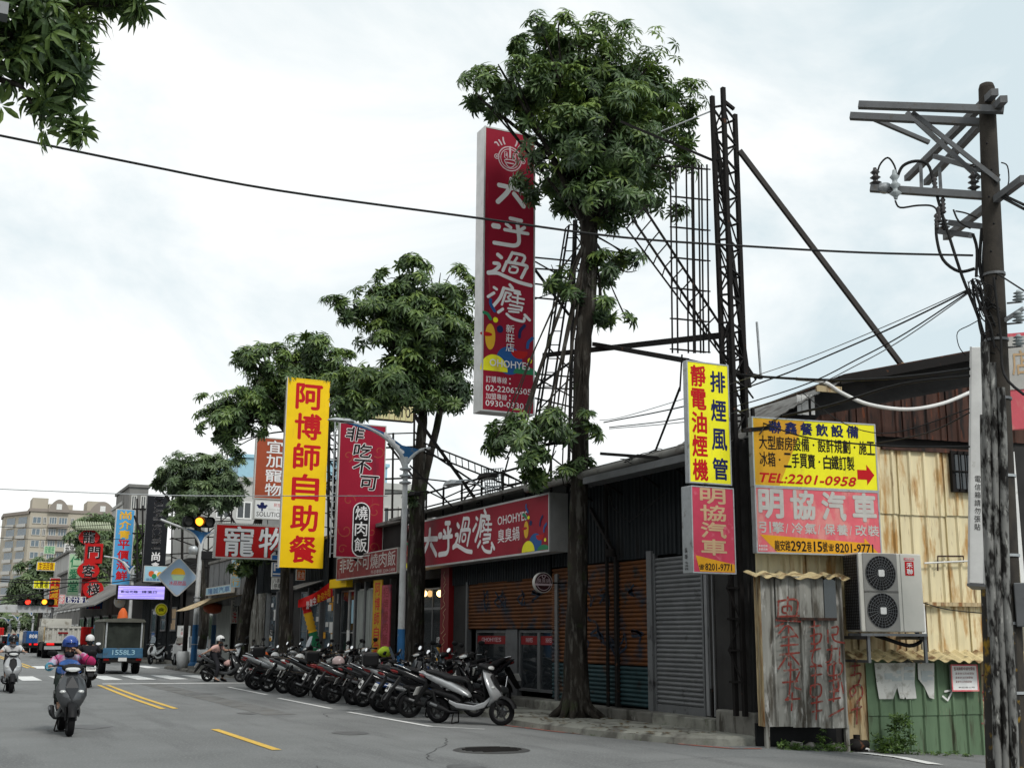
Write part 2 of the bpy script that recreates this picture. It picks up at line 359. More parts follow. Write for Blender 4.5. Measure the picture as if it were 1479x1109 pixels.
class Sign:
    """a boxed sign: Empty at its lower near corner; local x runs along the face, z up, the face looks to -y"""
    def __init__(s, name, label, cat, w, h, loc, rz=0, t=.22, face='crimson', frame='alu', group=None, fw_=.03, back=True):
        s.w, s.h, s.t = w, h, t; s.e = empty(name, loc, label, cat, group, rz)
        bevel(MB().box(0, 0, 0, w, t, h).build('casing', frame, s.e), .008, 1)
        MB().box(fw_, -.006, fw_, w-fw_, -.0005, h-fw_).build('face_panel', face, s.e)
        f = MB(); e = .012
        f.box(0, -e, 0, fw_, -.0005, h).box(w-fw_, -e, 0, w, -.0005, h).box(fw_, -e, 0, w-fw_, -.0005, fw_).box(fw_, -e, h-fw_, w-fw_, -.0005, h)
        f.build('trim', frame, s.e); s.y = -.0075; s.mbs = {}
    def mb(s, mat, name='lettering'):
        k = (mat, name)
        if k not in s.mbs: s.mbs[k] = MB()
        return s.mbs[k]
    def done(s):
        for (mat, name), mb in s.mbs.items():
            if mb.v: mb.build(name, mat, s.e)
        return s.e
def sign_y(name, label, xl, xr, yt, yb, Y, **k):
    """sign square to the street, measured in the photo: edges met with the plane y = Y"""
    ym = (yt+yb)/2; X0, X1 = PY(xl, ym, Y).x, PY(xr, ym, Y).x; xm = (xl+xr)/2; z1, z0 = PY(xm, yt, Y).z, PY(xm, yb, Y).z
    return Sign(name, label, k.pop('cat', 'sign'), X1-X0, z1-z0, (X0, Y, z0), **k)
def sign_x(name, label, xl, xr, ytl, ybl, X, **k):
    """sign along the street (faces the road), edges met with the plane x = X; heights read at its left end"""
    a, b, c = PX(xl, ytl, X), PX(xl, ybl, X), PX(xr, (ytl+ybl)/2, X)
    return Sign(name, label, k.pop('cat', 'sign'), a.y-c.y, a.z-b.z, (X, a.y, b.z), rz=-math.pi/2, **k)
# ================================================================ GROUND, ROAD, PAVEMENT
def gz(x, y):
    """the side lane falls away gently past the corner block"""
    t = min(max((x-10.9)/5.0, 0), 1.4)*min(max((16.0-y)/1.5, 0), 1)
    return -.26*t
mb = MB(); mb.add([(-1500, -300, -.62), (1500, -300, -.62), (1500, 2500, -.62), (-1500, 2500, -.62)], [(0, 1, 2, 3)])
mb.build('ground', 'asphalt_old', kind='structure')
def sheet(name, xs, ys, dz, mat, kind='structure', zf=gz):
    mb = MB(); n = len(xs); vs = [(x, y, zf(x, y)+dz) for y in ys for x in xs]
    mb.add(vs, [(j*n+i, j*n+i+1, (j+1)*n+i+1, (j+1)*n+i) for j in range(len(ys)-1) for i in range(n-1)]); return mb.build(name, mat, kind=kind)
xs = [-14, -6, -2, 2, 5, 8, 10.4]+[10.9+.5*i for i in range(18)]+[22, 30, 45]
ys = [-40, -10, 0, 5, 8, 10, 12, 13, 14, 14.5, 15, 15.5, 16]
sheet('road', xs, ys+[20, 30, 45, 60, 90, 140, 250, 420], 0, 'asphalt')
# asphalt repair patches and a dark seam along the lane, as on any old street
mb = MB()
for (x0, y0, x1, y1) in ((6.1, 24, 6.75, 41),): mb.add([(x0, y0, .004), (x1, y0, .004), (x1, y1, .004), (x0, y1, .004)], [(0, 1, 2, 3)])
mb.build('road_patch', 'asphalt_old', kind='structure')
def strip(pts, wd, z=.008, seg=1):
    mb = MB(); P = [Vector(p[:2]) for p in pts]; vs = []
    for i, p in enumerate(P):
        d = (P[min(i+1, len(P)-1)]-P[max(i-1, 0)]).normalized(); nn = Vector((-d.y, d.x))*wd/2
        for q in (p+nn, p-nn): vs.append((q.x, q.y, gz(q.x, q.y)+z))
    mb.add(vs, [(2*i, 2*i+1, 2*i+3, 2*i+2) for i in range(len(P)-1)]); return mb
def mark(name, pts, wd, mat, z=.008): return strip(pts, wd, z).build(name, mat, kind='structure')
lines = [((330, 992), (385, 1003)), ((402, 1008), (478, 1023)), ((503, 1028), (622, 1049))]
for a, b in lines: mark('parking_line', [PZ(*a), PZ(*b)], .11, 'paint_white')
mark('bay_end_line', [PZ(622, 1049), PZ(700, 1053)], .06, 'paint_white')
a, b = PZ(310, 1053), PZ(400, 1083); mark('lane_dash', [a, b], .13, 'paint_yellow')
mark('lane_dash', [(4.44, 8.5), (4.44, 12.6)], .13, 'paint_yellow')
for dx in (-.13, .13):
    mark('double_line', [(4.72+dx, 26.6), (4.74+dx, 31), (4.84+dx, 35.5), (4.95+dx, 39.3)], .12, 'paint_yellow')
    mark('double_line', [(4.3+dx, 59), (4.3+dx, 70), (4.3+dx, 95), (4.6+dx, 130)], .13, 'paint_yellow')
mark('stop_line', [PZ(148, 987.5), PZ(360, 986)], .4, 'paint_white')
for px in (37, 88, 150, 198, 245, 292):                    # zebra crossing beyond the stop line
    q = PZ(px, 978); mark('crossing_stripe', [(q.x, 43.6), (q.x, 47.8)], .62, 'paint_white')
for px in (52, 128, 203):
    q = PZ(px, 961.5); mark('crossing_stripe', [(q.x, 58), (q.x, 62.5)], .6, 'paint_white')
mark('side_lane_line', [PZ(1100, 1083, -.02), PZ(1060, 1081), PZ(1000, 1076), PZ(900, 1066), PZ(800, 1056), PZ(727, 1047)], .09, 'paint_red')
q = [PZ(x, y, -.1) for x, y in ((1245, 1090), (1300, 1096), (1352, 1109))]; mark('lane_arrow', q, .22, 'paint_white', .012)
# cracks and tar seams in the old surface
random.seed(77); cm_ = MB()
for (x0, y0, a0, n) in ((5.9, 14.6, 1.2, 16), (7.2, 22.5, 1.7, 22), (2.6, 12.5, .7, 14), (6.2, 30, 1.5, 30), (7.9, 13.2, .3, 12)):
    pts = [(x0, y0)]; a = a0
    for i in range(n): a += random.uniform(-.55, .55); a = a*.9+a0*.1; pts.append((pts[-1][0]+.22*math.cos(a), pts[-1][1]+.22*math.sin(a)))
    q = strip(pts, random.uniform(.007, .013), .0065); cm_.add(q.v, q.f)
cm_.build('road_cracks', M('crack_tar', (.05, .05, .05), .8, var=.3), kind='structure')
mb = MB()
for (x, y, r) in ((6.3, 19.2, .28), (6.0, 13.8, .22), (2.6, 22, .35), (6.6, 33, .4), (6.9, 12.4, .16), (5.9, 24.6, .2)):
    mb.add([(x+r*(1+.3*noise.noise(Vector((i, x, y))))*math.cos(i*.5236), y+1.5*r*(1+.3*noise.noise(Vector((i*2, x, y))))*math.sin(i*.5236), .0055) for i in range(12)], [tuple(range(12))])
mb.build('oil_stains', M('oil_stain', (.12, .122, .122), .6, var=.25, vs=3), kind='structure')
# manhole
mb = MB(); c = PZ(710, 1083); mb.lathe([(.0, .012), (.42, .012), (.44, .006), (.47, .006), (.5, .014), (.54, .003)], (c.x, c.y, 0), n=40)
mh = mb.build('manhole_cover', M('iron', (.09, .09, .088), .6, .5, dirt=((.11, .11, .1), .4, 8), bump=.4), at=None)
tag(mh, 'round iron manhole cover set in the asphalt of the near lane', 'manhole cover')
for k in range(6):
    yk = -.33+k*.122; hl_ = math.sqrt(.42**2-max(abs(yk), abs(yk+.05))**2); rb = MB().box(c.x-hl_, c.y+yk, .013, c.x+hl_, c.y+yk+.05, .02).build('raised_bar', 'steel_dark', mh)
# pavement with a worn sloping edge; two stretches
def slab(name, pts, mat, h=.13, c=.14):
    n = len(pts); ce = Vector((sum(p[0] for p in pts)/n, sum(p[1] for p in pts)/n)); mb = MB(); P = [Vector(p) for p in pts]; top = []
    for i in range(n):
        d1 = (P[i]-P[i-1]).normalized(); d2 = (P[(i+1) % n]-P[i]).normalized(); nn = Vector((-(d1+d2).y, (d1+d2).x)).normalized(); top.append(P[i]+nn*c)
    vs = [(p.x, p.y, gz(p.x, p.y)-.05) for p in P]+[(p.x+0.25*(t.x-p.x), p.y+.25*(t.y-p.y), h*.7) for p, t in zip(P, top)]+[(t.x, t.y, h) for t in top]
    mb.add(vs, [(i, (i+1) % n, (i+1) % n+n, i+n) for i in range(n)]+[(i+n, (i+1) % n+n, (i+1) % n+2*n, i+2*n) for i in range(n)]+[tuple(range(2*n, 3*n))])
    return mb.build(name, mat, kind='structure')
slab('pavement', [(9.95, 42), (9.95, 21.4), (9.55, 20.3), (9.5, 19), (9.75, 17), (10.15, 15.6), (10.7, 15.0), (11.35, 14.95), (11.6, 15.6), (11.6, 42)], 'concrete')
slab('pavement', [(10.0, 58), (9.75, 57), (9.75, 46.5), (10.3, 42.6), (13.5, 42.2), (13.5, 58)], 'concrete_dark')
slab('pavement', [(10.2, 135), (10.2, 68), (10.8, 66), (13.5, 66), (13.5, 135)], 'concrete_dark')
# raised plinth in front of the shops, in cast lengths
pl = empty('plinth', (11.15, 15.7, 0), kind='structure')
y = 16.06
for k in range(9):
    y2 = y+(1.35 if k % 2 else 1.75); bevel(MB().box(0, y-15.7, -.1, .5, y2-15.7-.012, .3+.004*math.sin(k*2.1)).build('plinth_block', 'concrete_dark' if k % 3 else 'concrete', pl), .02); y = y2

# ================================================================ helpers for buildings
def facade(name, label, yfar, X=11.5, cat='building', group=None):
    """Empty at the far foot of a road-side front; local x runs back towards the camera, -y looks at the road"""
    e = empty(name, (X, yfar, 0), label, cat, group, rz=-math.pi/2)
    return e
def shutter(parent, u0, u1, z0, z1, mat, y=-.01, pitch=.078):
    mb = MB(); vs = []; z = z0; rows_ = []
    while z < z1-.01:
        for dz, dy in ((0, 0), (.012, -.022), (.035, -.03), (.058, -.022), (.07, 0)): rows_.append((min(z+dz, z1), y+dy))
        z += pitch
    for zz, yy in rows_: vs += [(u0, yy, zz), (u1, yy, zz)]
    mb.add(vs, [(2*i, 2*i+1, 2*i+3, 2*i+2) for i in range(len(rows_)-1)]); return mb.build('rolling_shutter', mat, parent)
def window(parent, u0, u1, z0, z1, mat='glass', fmat='alu', nx=1, nz=1, y=-.02, fw_=.045, dep=.07, name='window'):
    f = MB(); f.box(u0, y-dep, z0, u0+fw_, y, z1).box(u1-fw_, y-dep, z0, u1, y, z1).box(u0+fw_, y-dep, z0, u1-fw_, y, z0+fw_).box(u0+fw_, y-dep, z1-fw_, u1-fw_, y, z1)
    for i in range(1, nx): a = u0+(u1-u0)*i/nx; f.box(a-fw_/2, y-dep*.8, z0+fw_, a+fw_/2, y-.002, z1-fw_)
    for i in range(1, nz): a = z0+(z1-z0)*i/nz; f.box(u0+fw_, y-dep*.75, a-fw_/3, u1-fw_, y-.004, a+fw_/3)
    o = f.build(name, fmat, parent)
    for i in range(nx):
        a, b = u0+(u1-u0)*i/nx, u0+(u1-u0)*(i+1)/nx
        MB().box(a+fw_/2, y-dep*.5, z0+fw_/2, b-fw_/2, y-dep*.5+.008, z1-fw_/2).build('pane', mat, o)
    return o
def sheets(parent, u0, u1, z0, z1, mat, w=.82, y=0, pitch=.19, dep=.028, tops=None, name='corrugated_sheet', jit=.02):
    u = u0; k = 0
    while u < u1-.05:
        ww = min(w, u1-u); mb = MB(); mb.corr(ww, z0+random.uniform(-jit, jit), z1, pitch, dep, u, y-.006*(k % 2), tops=tops); mb.build(name, mat, parent); u += ww; k += 1

# ================================================================ THE RESTAURANT ROW FRONT (plane x = 11.5)
YF = 30.7; rb = facade('restaurant_building', 'dark corrugated metal restaurant front with rolling shutters behind the big street tree', YF)
def U(x, y=900, X=11.5, yf=None): return (YF if yf is None else yf)-PX(x, y, X).y
def Z(x, y, X=11.5): return PX(x, y, X).z
E_ = U(1046, 1000)+.16
MB().box(U(800), .12, 0, E_, 6, 4.45).box(U(585), .12, 0, U(600), 6, 4.3).box(U(600), .12, 3.0, U(800), 6, 4.3).box(U(600), 2.8, 0, U(800), 6, 3).box(U(600), .12, 0, U(800), 2.8, .28).build('wall_core', 'wall_dark', rb)
# near end panel, posts, shutters
sheets(rb, U(1018)+.05, E_, .32, 4.42, 'grey_siding', .37, pitch=.16, y=-.04, dep=.05)
MB().box(E_+.002, .1, .3, E_+.03, 2.2, 4.4).build('end_panel', 'grey_siding', rb)
u1, u2 = U(951), U(1017)
shutter(rb, u1, u2, .36, Z(985, 803), 'shutter_grey', -.02)
MB().box(u1-.06, -.06, .3, u1, .02, 3).box(u2, -.05, .3, u2+.05, .02, 3).box(u1, -.05, .3, u2, .02, .42).build('shutter_rail', 'shutter_grey', rb)
MB().box(u2+.25, -.09, .33, u2+.3, -.03, .75).build('door_bolt', 'steel_dark', rb)
for a, b in ((800, 893), (898, 941)):
    ua, ub = U(a), U(b); zs = Z((a+b)/2, 962)
    shutter(rb, ua, ub, .34, 1.05, 'shutter_teal', -.02); shutter(rb, ua, ub, 1.05, 2.93, 'shutter_orange', -.02)
mm('graffiti_blue', (.012, .022, .04), .6, var=.3, dirt=((.08, .035, .015), .4, 7)); gb_ = MB(); random.seed(41)
for cx_, cz_, rr in ((855, 2.2, .32), (862, 1.75, .25), (878, 2.25, .22), (872, 1.5, .26), (905, 1.45, .22), (925, 1.5, .24), (915, 2.35, .15), (850, 1.35, .2), (888, 1.4, .2), (700, 2.35, .3), (725, 2.3, .34), (755, 2.35, .28), (780, 2.3, .3)):
    u_ = U(cx_); P = curve([(u_+rr*random.uniform(-1, 1), cz_+rr*random.uniform(-1, 1)*.9) for _ in range(6)], 5); ribbon(gb_, P, .05, -.052-.0004*cx_*.01)
gb_.build('graffiti', 'graffiti_blue', rb, kind='stuff')
for px, wd in ((895.5, .09), (945, .16)):
    a = U(px); MB().box(a-wd/2, -.1, .3, a+wd/2, .02, 3.05).build('post', 'steel_dark' if wd < .1 else 'shutter_grey', rb)
sheets(rb, U(800), E_, 2.95, 4.42, 'dark_siding', .78, y=-.05, pitch=.13)
sheets(rb, U(655), U(800), 2.75, 3.3, 'dark_siding', .78, y=-.05, pitch=.13)
# half open shutter with glass doors under it
ua, ub = U(679), U(806); shutter(rb, ua, ub, Z(740, 908), 2.78, 'shutter_orange', -.02)
MB().box(ua-.1, -.08, .3, ua, .04, 2.8).box(ub, -.08, .3, ub+.12, .04, 2.8).build('shutter_rail', 'steel_grey', rb)
zt = Z(740, 908)
for a, b in ((686, 730), (748, 776), (776, 804)):
    window(rb, U(a), U(b), .42, zt-.02, 'glass', 'steel_grey', 1, 1, y=.1, fw_=.06, name='glass_door' if a > 700 else 'window')
    MB().box(U(a)+.07, .045, 1.38, U(b)-.07, .05, 1.56).build('red_band', 'deep_red', rb)
    t = MB(); row(t, 'OHOHYES', U(a)+.3, 1.43, U(b)-.3, 1.52, .042, 0); t.build('lettering', 'ink_pinkish', rb)
MB().box(U(731), 0, .3, U(747), .12, zt).build('door_pillar', 'steel_grey', rb)
# open entrance with two round lamps
ua, ub = U(603), U(641)
window(rb, ua, ub, .35, 2.75, 'glass', 'steel_grey', 2, 1, y=.1, name='glass_door')
MB().box(ua, .05, 2.2, ub, .09, 2.26).build('transom', 'steel_grey', rb)
MB().box(ua+.1, .02, .35, (ua+ub)/2-.1, .04, 1.15).build('lower_panel', 'wall_grey', rb)
lampm = M('lamp_glow', (1, .62, .25), var=0, emit=3.2); MT['lamp_glow'] = lampm
for px in (612.5, 635.5):
    a, zz = U(px), Z(px, 857); MB().ell((a, -.02, zz), (.085, .085, .085)).build('round_lamp', 'lamp_glow', rb); MB().tube([(a, -.02, zz+.08), (a, -.02, zz+.5)], .008, 5).build('lamp_cord', 'black', rb)
t = MB()
for i in range(4):
    for j in range(3): t.box(U(629)+.03+j*.18, .025, .55+i*.19, U(629)+.17+j*.18, .03, .7+i*.19)
t.build('menu_poster', 'sign_orange', rb)
t = MB(); row(t, 'OPEN', U(629), 1.38, U(639), 1.52, .03, .01); t.build('lettering', 'ink_white', rb)
# red pillar with pale vine scrolls
ua, ub = U(642), U(654); MB().box(ua, -.12, .13, ub, .1, 3.2).build('red_pillar', 'deep_red', rb)
vn = MB()
for k in range(8):
    z0 = .7+k*.3; pts = curve([(ua+.12+.1*math.sin(k*2), z0), (ua+.3, z0+.1), (ua+.2, z0+.2), (ua+.3+.08*math.cos(k*3), z0+.3)], 4); ribbon(vn, pts, .018, -.124-.0005*k)
vn.build('vine_print', 'ink_tan', rb)
MB().box(U(656), -.02, .13, U(676), .1, 3.0).build('door_pillar', 'wall_dark', rb)
# roof with overhanging gutter
r_ = MB(); r_.add([(U(589), -.62, 4.62), (E_+.35, -.75, 4.62), (E_+.35, 7, 5.6), (U(589), 7, 5.6), (U(589), -.62, 4.55), (E_+.35, -.75, 4.55), (E_+.35, 7, 5.52), (U(589), 7, 5.52)],
     [(0, 1, 2, 3), (7, 6, 5, 4), (0, 4, 5, 1), (1, 5, 6, 2), (2, 6, 7, 3), (3, 7, 4, 0)])
rf = r_.build('roof', 'roof_tin', rb)
MB().tube([(U(806), -.72, 4.5), (E_+.3, -.82, 4.5)], .075, 10).build('gutter', 'roof_tin', rf)
g2 = MB(); a = U(905); g2.box(a, -.9, 4.3, E_+.25, -.55, 4.42); g2.build('awning_box', 'steel_grey', rf)
for px in (860, 905, 960, 1010):
    a = U(px); MB().bar((a, -.7, 4.5), (a, -.05, 4.15), .04).build('bracket', 'steel_dark', rb)
a = U(868); MB().bar((a-.2, -.1, 4.0), (a+.75, -.15, 3.1), .06).build('brace', 'steel_dark', rb)
MB().cyl((a+.75, -.2, 3.08), .09, .14, 'z', 12).build('floodlight', 'steel_dark', rb)
MB().tube([(U(890), -.2, 4.5), (U(905), -.25, 3.9), (U(925), -.2, 3.6), (U(990), -.3, 4.0)], .012, 5).build('loose_wire', 'black', rb)
MB().tube([(U(886), -.13, 4.4), (U(886), -.13, .3)], .035, 8).build('drain_pipe', 'steel_dark', rb)
# railing on the roof edge above the fascia
rl = empty('roof_railing', (11.0, 22, 4.6), 'rusty steel railing and spotlight arms above the restaurant sign board', 'railing')
prev = None
for yy in [21.4+i*1.15 for i in range(8)]:
    bar('post', (11.1, yy, 4.35), (11.1, yy, 5.15), .04, 'steel_dark', rl)
bar('rail', (11.1, 21.4, 5.1), (11.1, 29.5, 5.1), .04, 'steel_dark', rl); bar('rail', (11.1, 21.4, 4.75), (11.1, 29.5, 4.75), .03, 'steel_dark', rl)
for px, py, m_ in ((705, 690, 'steel_dark'), (655, 700, 'galv'), (597, 716, 'steel_dark')):
    c = PX(px, py, 10.3); lp = empty('sign_floodlight', c, {705: 'dark flat floodlight on an arm above the restaurant sign', 655: 'pale drooping floodlight reaching out over the restaurant sign', 597: 'dark floodlight beside the second tree above the sign'}[px], 'floodlight', 'floodlights over the restaurant sign')
    o_ = MB(); o_.loft([[Vector((x_*s_, y_*1.0, z_*s_)) for x_, z_ in ((-.16, 0), (.16, 0), (.1, .1), (-.1, .1))] for y_, s_ in ((-.3, .6), (-.1, 1), (.25, 1), (.33, .7))], smooth=False); o_.build('lamp_housing', m_, lp)
    MB().box(-.09, -.22, -.012, .09, .2, 0).build('lens', 'glass', lp)
    MB().tube([(0, .0, .08), (.4, .1, .15), (.85, .2, 0)], .018, 6).build('arm', m_, lp)

# ---- shop C: grilled rice
YC = 37.6; rc = facade('rice_shop_building', 'rice shop front with curtained glass doors under the faded red board', YC)
def UC(x): return YC-PX(x, 900, 11.5).y
MB().box(0, .12, 0, YC-YF-.02, 6, 4.6).build('wall_core', 'wall_dark', rc)
MB().box(-.05, -.12, 4.62, YC-YF+.1, 6.2, 4.72).build('roof', 'roof_tin', rc)
for a, b in ((490, 501), (501, 512), (516, 527), (529, 540)):
    window(rc, UC(a), UC(b), .35, 2.9, 'glass_blue' if a > 512 else 'glass', 'alu' if a > 500 else 'steel_grey', 1, 2, y=.1, name='glass_door')
cm = M('curtain', (.33, .35, .33), .8, stretch=(4, 4, .2), vs=5, var=.3); MT['curtain'] = cm
for a, b in ((516, 527), (529, 540)):
    cu = MB(); n = 24; u0_, u1_ = UC(a), UC(b); vs = []
    for i in range(n+1):
        x_ = u0_+(u1_-u0_)*i/n; vs += [(x_, -.02+.025*math.sin(i*1.9), .4), (x_, -.02+.02*math.sin(i*1.9), 2.85)]
    cu.add(vs, [(2*i, 2*i+2, 2*i+3, 2*i+1) for i in range(n)]); cu.build('strip_curtain', 'curtain', rc)
for a in (513.5, 528, 565): MB().box(UC(a)-.05, -.06, .13, UC(a)+.08, .1, 3.1).build('door_pillar', 'steel_grey', rc)
MB().box(UC(500)+.05, .01, 1.1, UC(500)+.3, .03, 1.7).build('notice_paper', 'white', rc)
MB().box(UC(508)-.1, .01, 1.9, UC(508)+.35, .03, 2.6).build('poster', 'sign_paleblue', rc)
MB().box(UC(487), -.3, 2.98, UC(512), -.1, 3.25).build('yellow_board', 'sign_yellow', rc)

# ---- shop D: buffet canteen, glass covered in notices
YD = 47.2; rd = facade('canteen_building', 'canteen front whose glass is covered with pale notices behind the scooters', YD)
def UD(x): return YD-PX(x, 900, 11.5).y
MB().box(0, .12, 0, YD-YC-.02, 6, 4.6).build('wall_core', 'wall_dark', rd)
MB().box(-.05, -.12, 4.62, YD-YC+.1, 6.2, 4.72).build('roof', 'roof_tin', rd)
for a, b in ((388, 400), (402, 414), (432, 446), (448, 462), (466, 484)):
    wn = window(rd, UD(a), UD(b), .35, 3.0, 'glass_blue', 'steel_grey', 1, 2, y=.1, name='shop_window')
random.seed(11)
for i in range(30):
    px = random.choice([390, 394, 404, 409, 450, 455, 468, 472, 476, 479]); u_ = UD(px)+random.uniform(-.1, .2); z_ = random.uniform(.6, 2.6); w_, h_ = random.uniform(.2, .45), random.uniform(.12, .4)
    p_ = MB().box(u_, .012-.0006*i, z_, u_+w_, .015-.0006*i, z_+h_).build('notice_paper', random.choice(['white', 'white', 'ink_silver', 'white_clean', 'sign_orange']), rd)
for i, ch in enumerate('漁選'):
    t = MB(); put(t, ch, UD(391), 2.05-i*.55, UD(391)+.5, 2.5-i*.55, -.03, .02); t.build('lettering', 'ink_black', rd)
for i, ch in enumerate('仲介'):
    t = MB(); put(t, ch, UD(408), 1.95-i*.55, UD(408)+.5, 2.4-i*.55, -.03, .02); t.build('lettering', 'ink_black', rd)
for a in (386, 401, 447, 464, 485): MB().box(UD(a)-.06, -.08, .13, UD(a)+.06, .1, 3.1).build('door_pillar', 'galv' if a < 390 else 'steel_grey', rd)
sheets(rd, 0, YD-YC, 3.1, 4.6, 'dark_siding', 1.1, y=-.04)
aw = MB(); aw.add([(UD(440), -.1, 3.25), (UD(470), -.1, 3.25), (UD(470), -1.0, 2.95), (UD(440), -1.0, 2.95)], [(0, 1, 2, 3)]); aw.add([(UD(440), -.1, 3.29), (UD(470), -.1, 3.29), (UD(470), -1.0, 2.99), (UD(440), -1.0, 2.99)], [(3, 2, 1, 0)]); aw.build('canopy', 'roof_tin', rd)

# ---- shops E/F: corrugated sheds with an awning and a pale curtain
YE = 56.5; re = facade('sheet_metal_shop_building', 'shabby sheet metal workshop with a sagging awning and pale canvas curtain', YE)
def UE(x): return YE-PX(x, 900, 11.5).y
MB().box(0, .12, 0, YE-YD-.02, 6, 4.7).build('wall_core', 'wall_dark', re)
sheets(re, 0, YE-YD, 2.7, 4.7, 'grey_siding', 1.1, y=-.04)
sheets(re, UE(358), UE(386), .15, 3.1, 'grey_weather', .9, y=-.08)
MB().box(UE(316), -.1, .5, UE(336), -.06, 2.75).build('canvas_curtain', 'curtain', re)
a = MB(); n = 12; vs = []
for i in range(n+1):
    u_ = UE(300)+(UE(358)-UE(300))*i/n; sg = -.25*math.sin(math.pi*i/n); vs += [(u_, -1.5, 2.55+i*.03+sg*.6), (u_, -.05, 3.15+sg*.2)]
a.add(vs, [(2*i, 2*i+2, 2*i+3, 2*i+1) for i in range(n)]); a.add([Vector(v)+Vector((0, 0, .02)) for v in vs], [(2*i+1, 2*i+3, 2*i+2, 2*i) for i in range(n)]); a.build('awning', 'cream_rusty', re)
MB().box(UE(302), .0, .4, UE(316), .06, 2.5).build('window', 'glass', re)
MB().box(-.05, -.12, 4.72, YE-YD+.1, 6.2, 4.82).build('roof', 'roof_tin', re)

# ---- dark shop block beyond the alley
YG = 87.; rg = facade('dark_shop_building', 'black fronted shop block with a round yellow sign beyond the alley', YG, X=12.2)
def UG(x): return YG-PX(x, 900, 12.2).y
MB().box(0, .12, 0, YG-66.5, 10, 5.6).build('wall_core', 'wall_dark', rg)
sheets(rg, UG(205), YG-66.5, .2, 5.2, 'dark_siding', 1.6, y=-.03, pitch=.25)
for a, b in ((222, 229), (250, 258), (236, 243)):
    window(rg, UG(a), UG(b), .3 if a < 236 else 1.7, 3.0, 'glass_blue' if a != 250 else 'ink_tan', 'steel_grey', 1, 2, y=-.1, fw_=.09, name='door' if a < 236 else 'window')
for i in range(9):
    a = UG(208)+i*.62; MB().ell((a, -.9, 3.75+.05*math.sin(i)), (.06, .06, .06), 8, 5).build('bulb', mm('bulb', (1, .95, .85), var=0, emit=2), rg)
MB().box(UG(205), -1.0, 3.85, UG(262), -.85, 4.1).build('eave_board', 'steel_dark', rg)
r_ = MB(); r_.add([(UG(192), -1.3, 4.15), (YG-66.3, -1.3, 4.15), (YG-66.3, .1, 4.9), (UG(192), .1, 4.9)], [(0, 1, 2, 3)]); r_.add([(UG(192), -1.3, 4.22), (YG-66.3, -1.3, 4.22), (YG-66.3, .1, 4.97), (UG(192), .1, 4.97)], [(3, 2, 1, 0)]); r_.build('roof', 'wall_dark', rg)
# gabled grey shed beyond it, roof sloping towards the road
YH = 118; rh = facade('gabled_shop_building', 'grey shop block with a sloping tin roof behind the canvas covered truck', YH, X=12.2)
MB().box(0, .1, 0, YH-YG-.3, 10, 4.4).build('wall_core', 'wall_grey', rh)
r_ = MB(); r_.add([(0, -2.2, 3.5), (YH-YG-.1, -2.2, 3.5), (YH-YG-.1, 4, 7.2), (0, 4, 7.2), (0, -2.2, 3.4), (YH-YG-.1, -2.2, 3.4), (YH-YG-.1, 4, 7.1), (0, 4, 7.1)], [(0, 1, 2, 3), (7, 6, 5, 4), (0, 4, 5, 1), (1, 5, 6, 2), (2, 6, 7, 3), (3, 7, 4, 0)]); r_.build('roof', 'wall_grey', rh)
for i in range(5): window(rh, 2+i*5.4, 5.6+i*5.4, .3, 2.9, 'glass', 'steel_grey', 2, 1, y=-.02, fw_=.1, name='shop_window')
for i, (y0, y1, h, mt_) in enumerate(((120, 150, 8, 'wall_grey'), (152, 190, 11, 'wall_pale'), (192, 240, 9, 'wall_grey'))):
    b_ = empty('shop_house', (13+i*1.2, y1, 0), ['two storey grey shophouse just past the gabled block', 'pale three storey shophouse behind the red inn sign', 'farthest low grey shophouse down the street'][i], 'building', 'shophouses down the street', rz=-math.pi/2)
    MB().box(0, .1, 0, y1-y0, 12, h).build('wall', mt_, b_); MB().box(-.1, -.2, h, y1-y0+.1, 12.1, h+.25).build('roof', 'wall_grey', b_)
    for f in range(int(h/3)):
        k = 0; u = 1.5
        while u < y1-y0-3: window(b_, u, u+2.6, f*3+.8, f*3+2.4, 'glass', 'white', 2, 1, y=.08, fw_=.12, dep=.12); u += 4.2

# ================================================================ THE CORNER SHED (its own plane, turned 9 degrees)
P0 = Vector((11.3, 15.0, 0)); AR = R(-9)
du = Vector((math.cos(AR), math.sin(AR), 0)); dn = Vector((math.sin(AR), -math.cos(AR), 0))   # along the wall; out of it
def W(x, y, off=0):
    """photo point met with the corner wall's plane (off metres proud of it) -> (u, z)"""
    d = ray(x, y); o = P0+dn*off; t = (o-EYE).dot(dn)/d.dot(dn); p = EYE+d*t; return (p-P0).dot(du), p.z
ws = empty('corner_shed_building', P0, 'two storey cream and rust corrugated shed on the corner behind the utility pole', 'building', rz=AR)
uR = 4.75
core = MB(); core.prism([(-.08, -.6), (uR+1.5, -.6), (uR+1.5, 6.75), (W(1397, 520)[0], W(1397, 520)[1]), (W(1210, 552)[0], W(1210, 552)[1]), (-.0, 4.75)], .06, .14, 'y')
core.box(-.08, .12, -.6, uR+1.5, 5.0, 4.6); core.build('wall_core', 'wall_dark', ws)
roofline = lambda u: max(4.72, 5.12+(u-W(1210, 552)[0])*(W(1397, 518)[1]-W(1210, 552)[1])/(W(1397, 518)[0]-W(1210, 552)[0])) if u > W(1170, 552)[0] else 4.72+.13*u
zb = W(1320, 652)[1]
sheets(ws, W(1165, 560)[0], uR+1.4, W(1265, 612)[1]-.2, 6, 'rust_dark', .85, y=-.04, pitch=.26, tops=roofline)
sheets(ws, 0, W(1165, 560)[0], 4.5, 4.9, 'green_sheet', .6, y=-.02, pitch=.2, tops=lambda u: 4.7+.25*u)
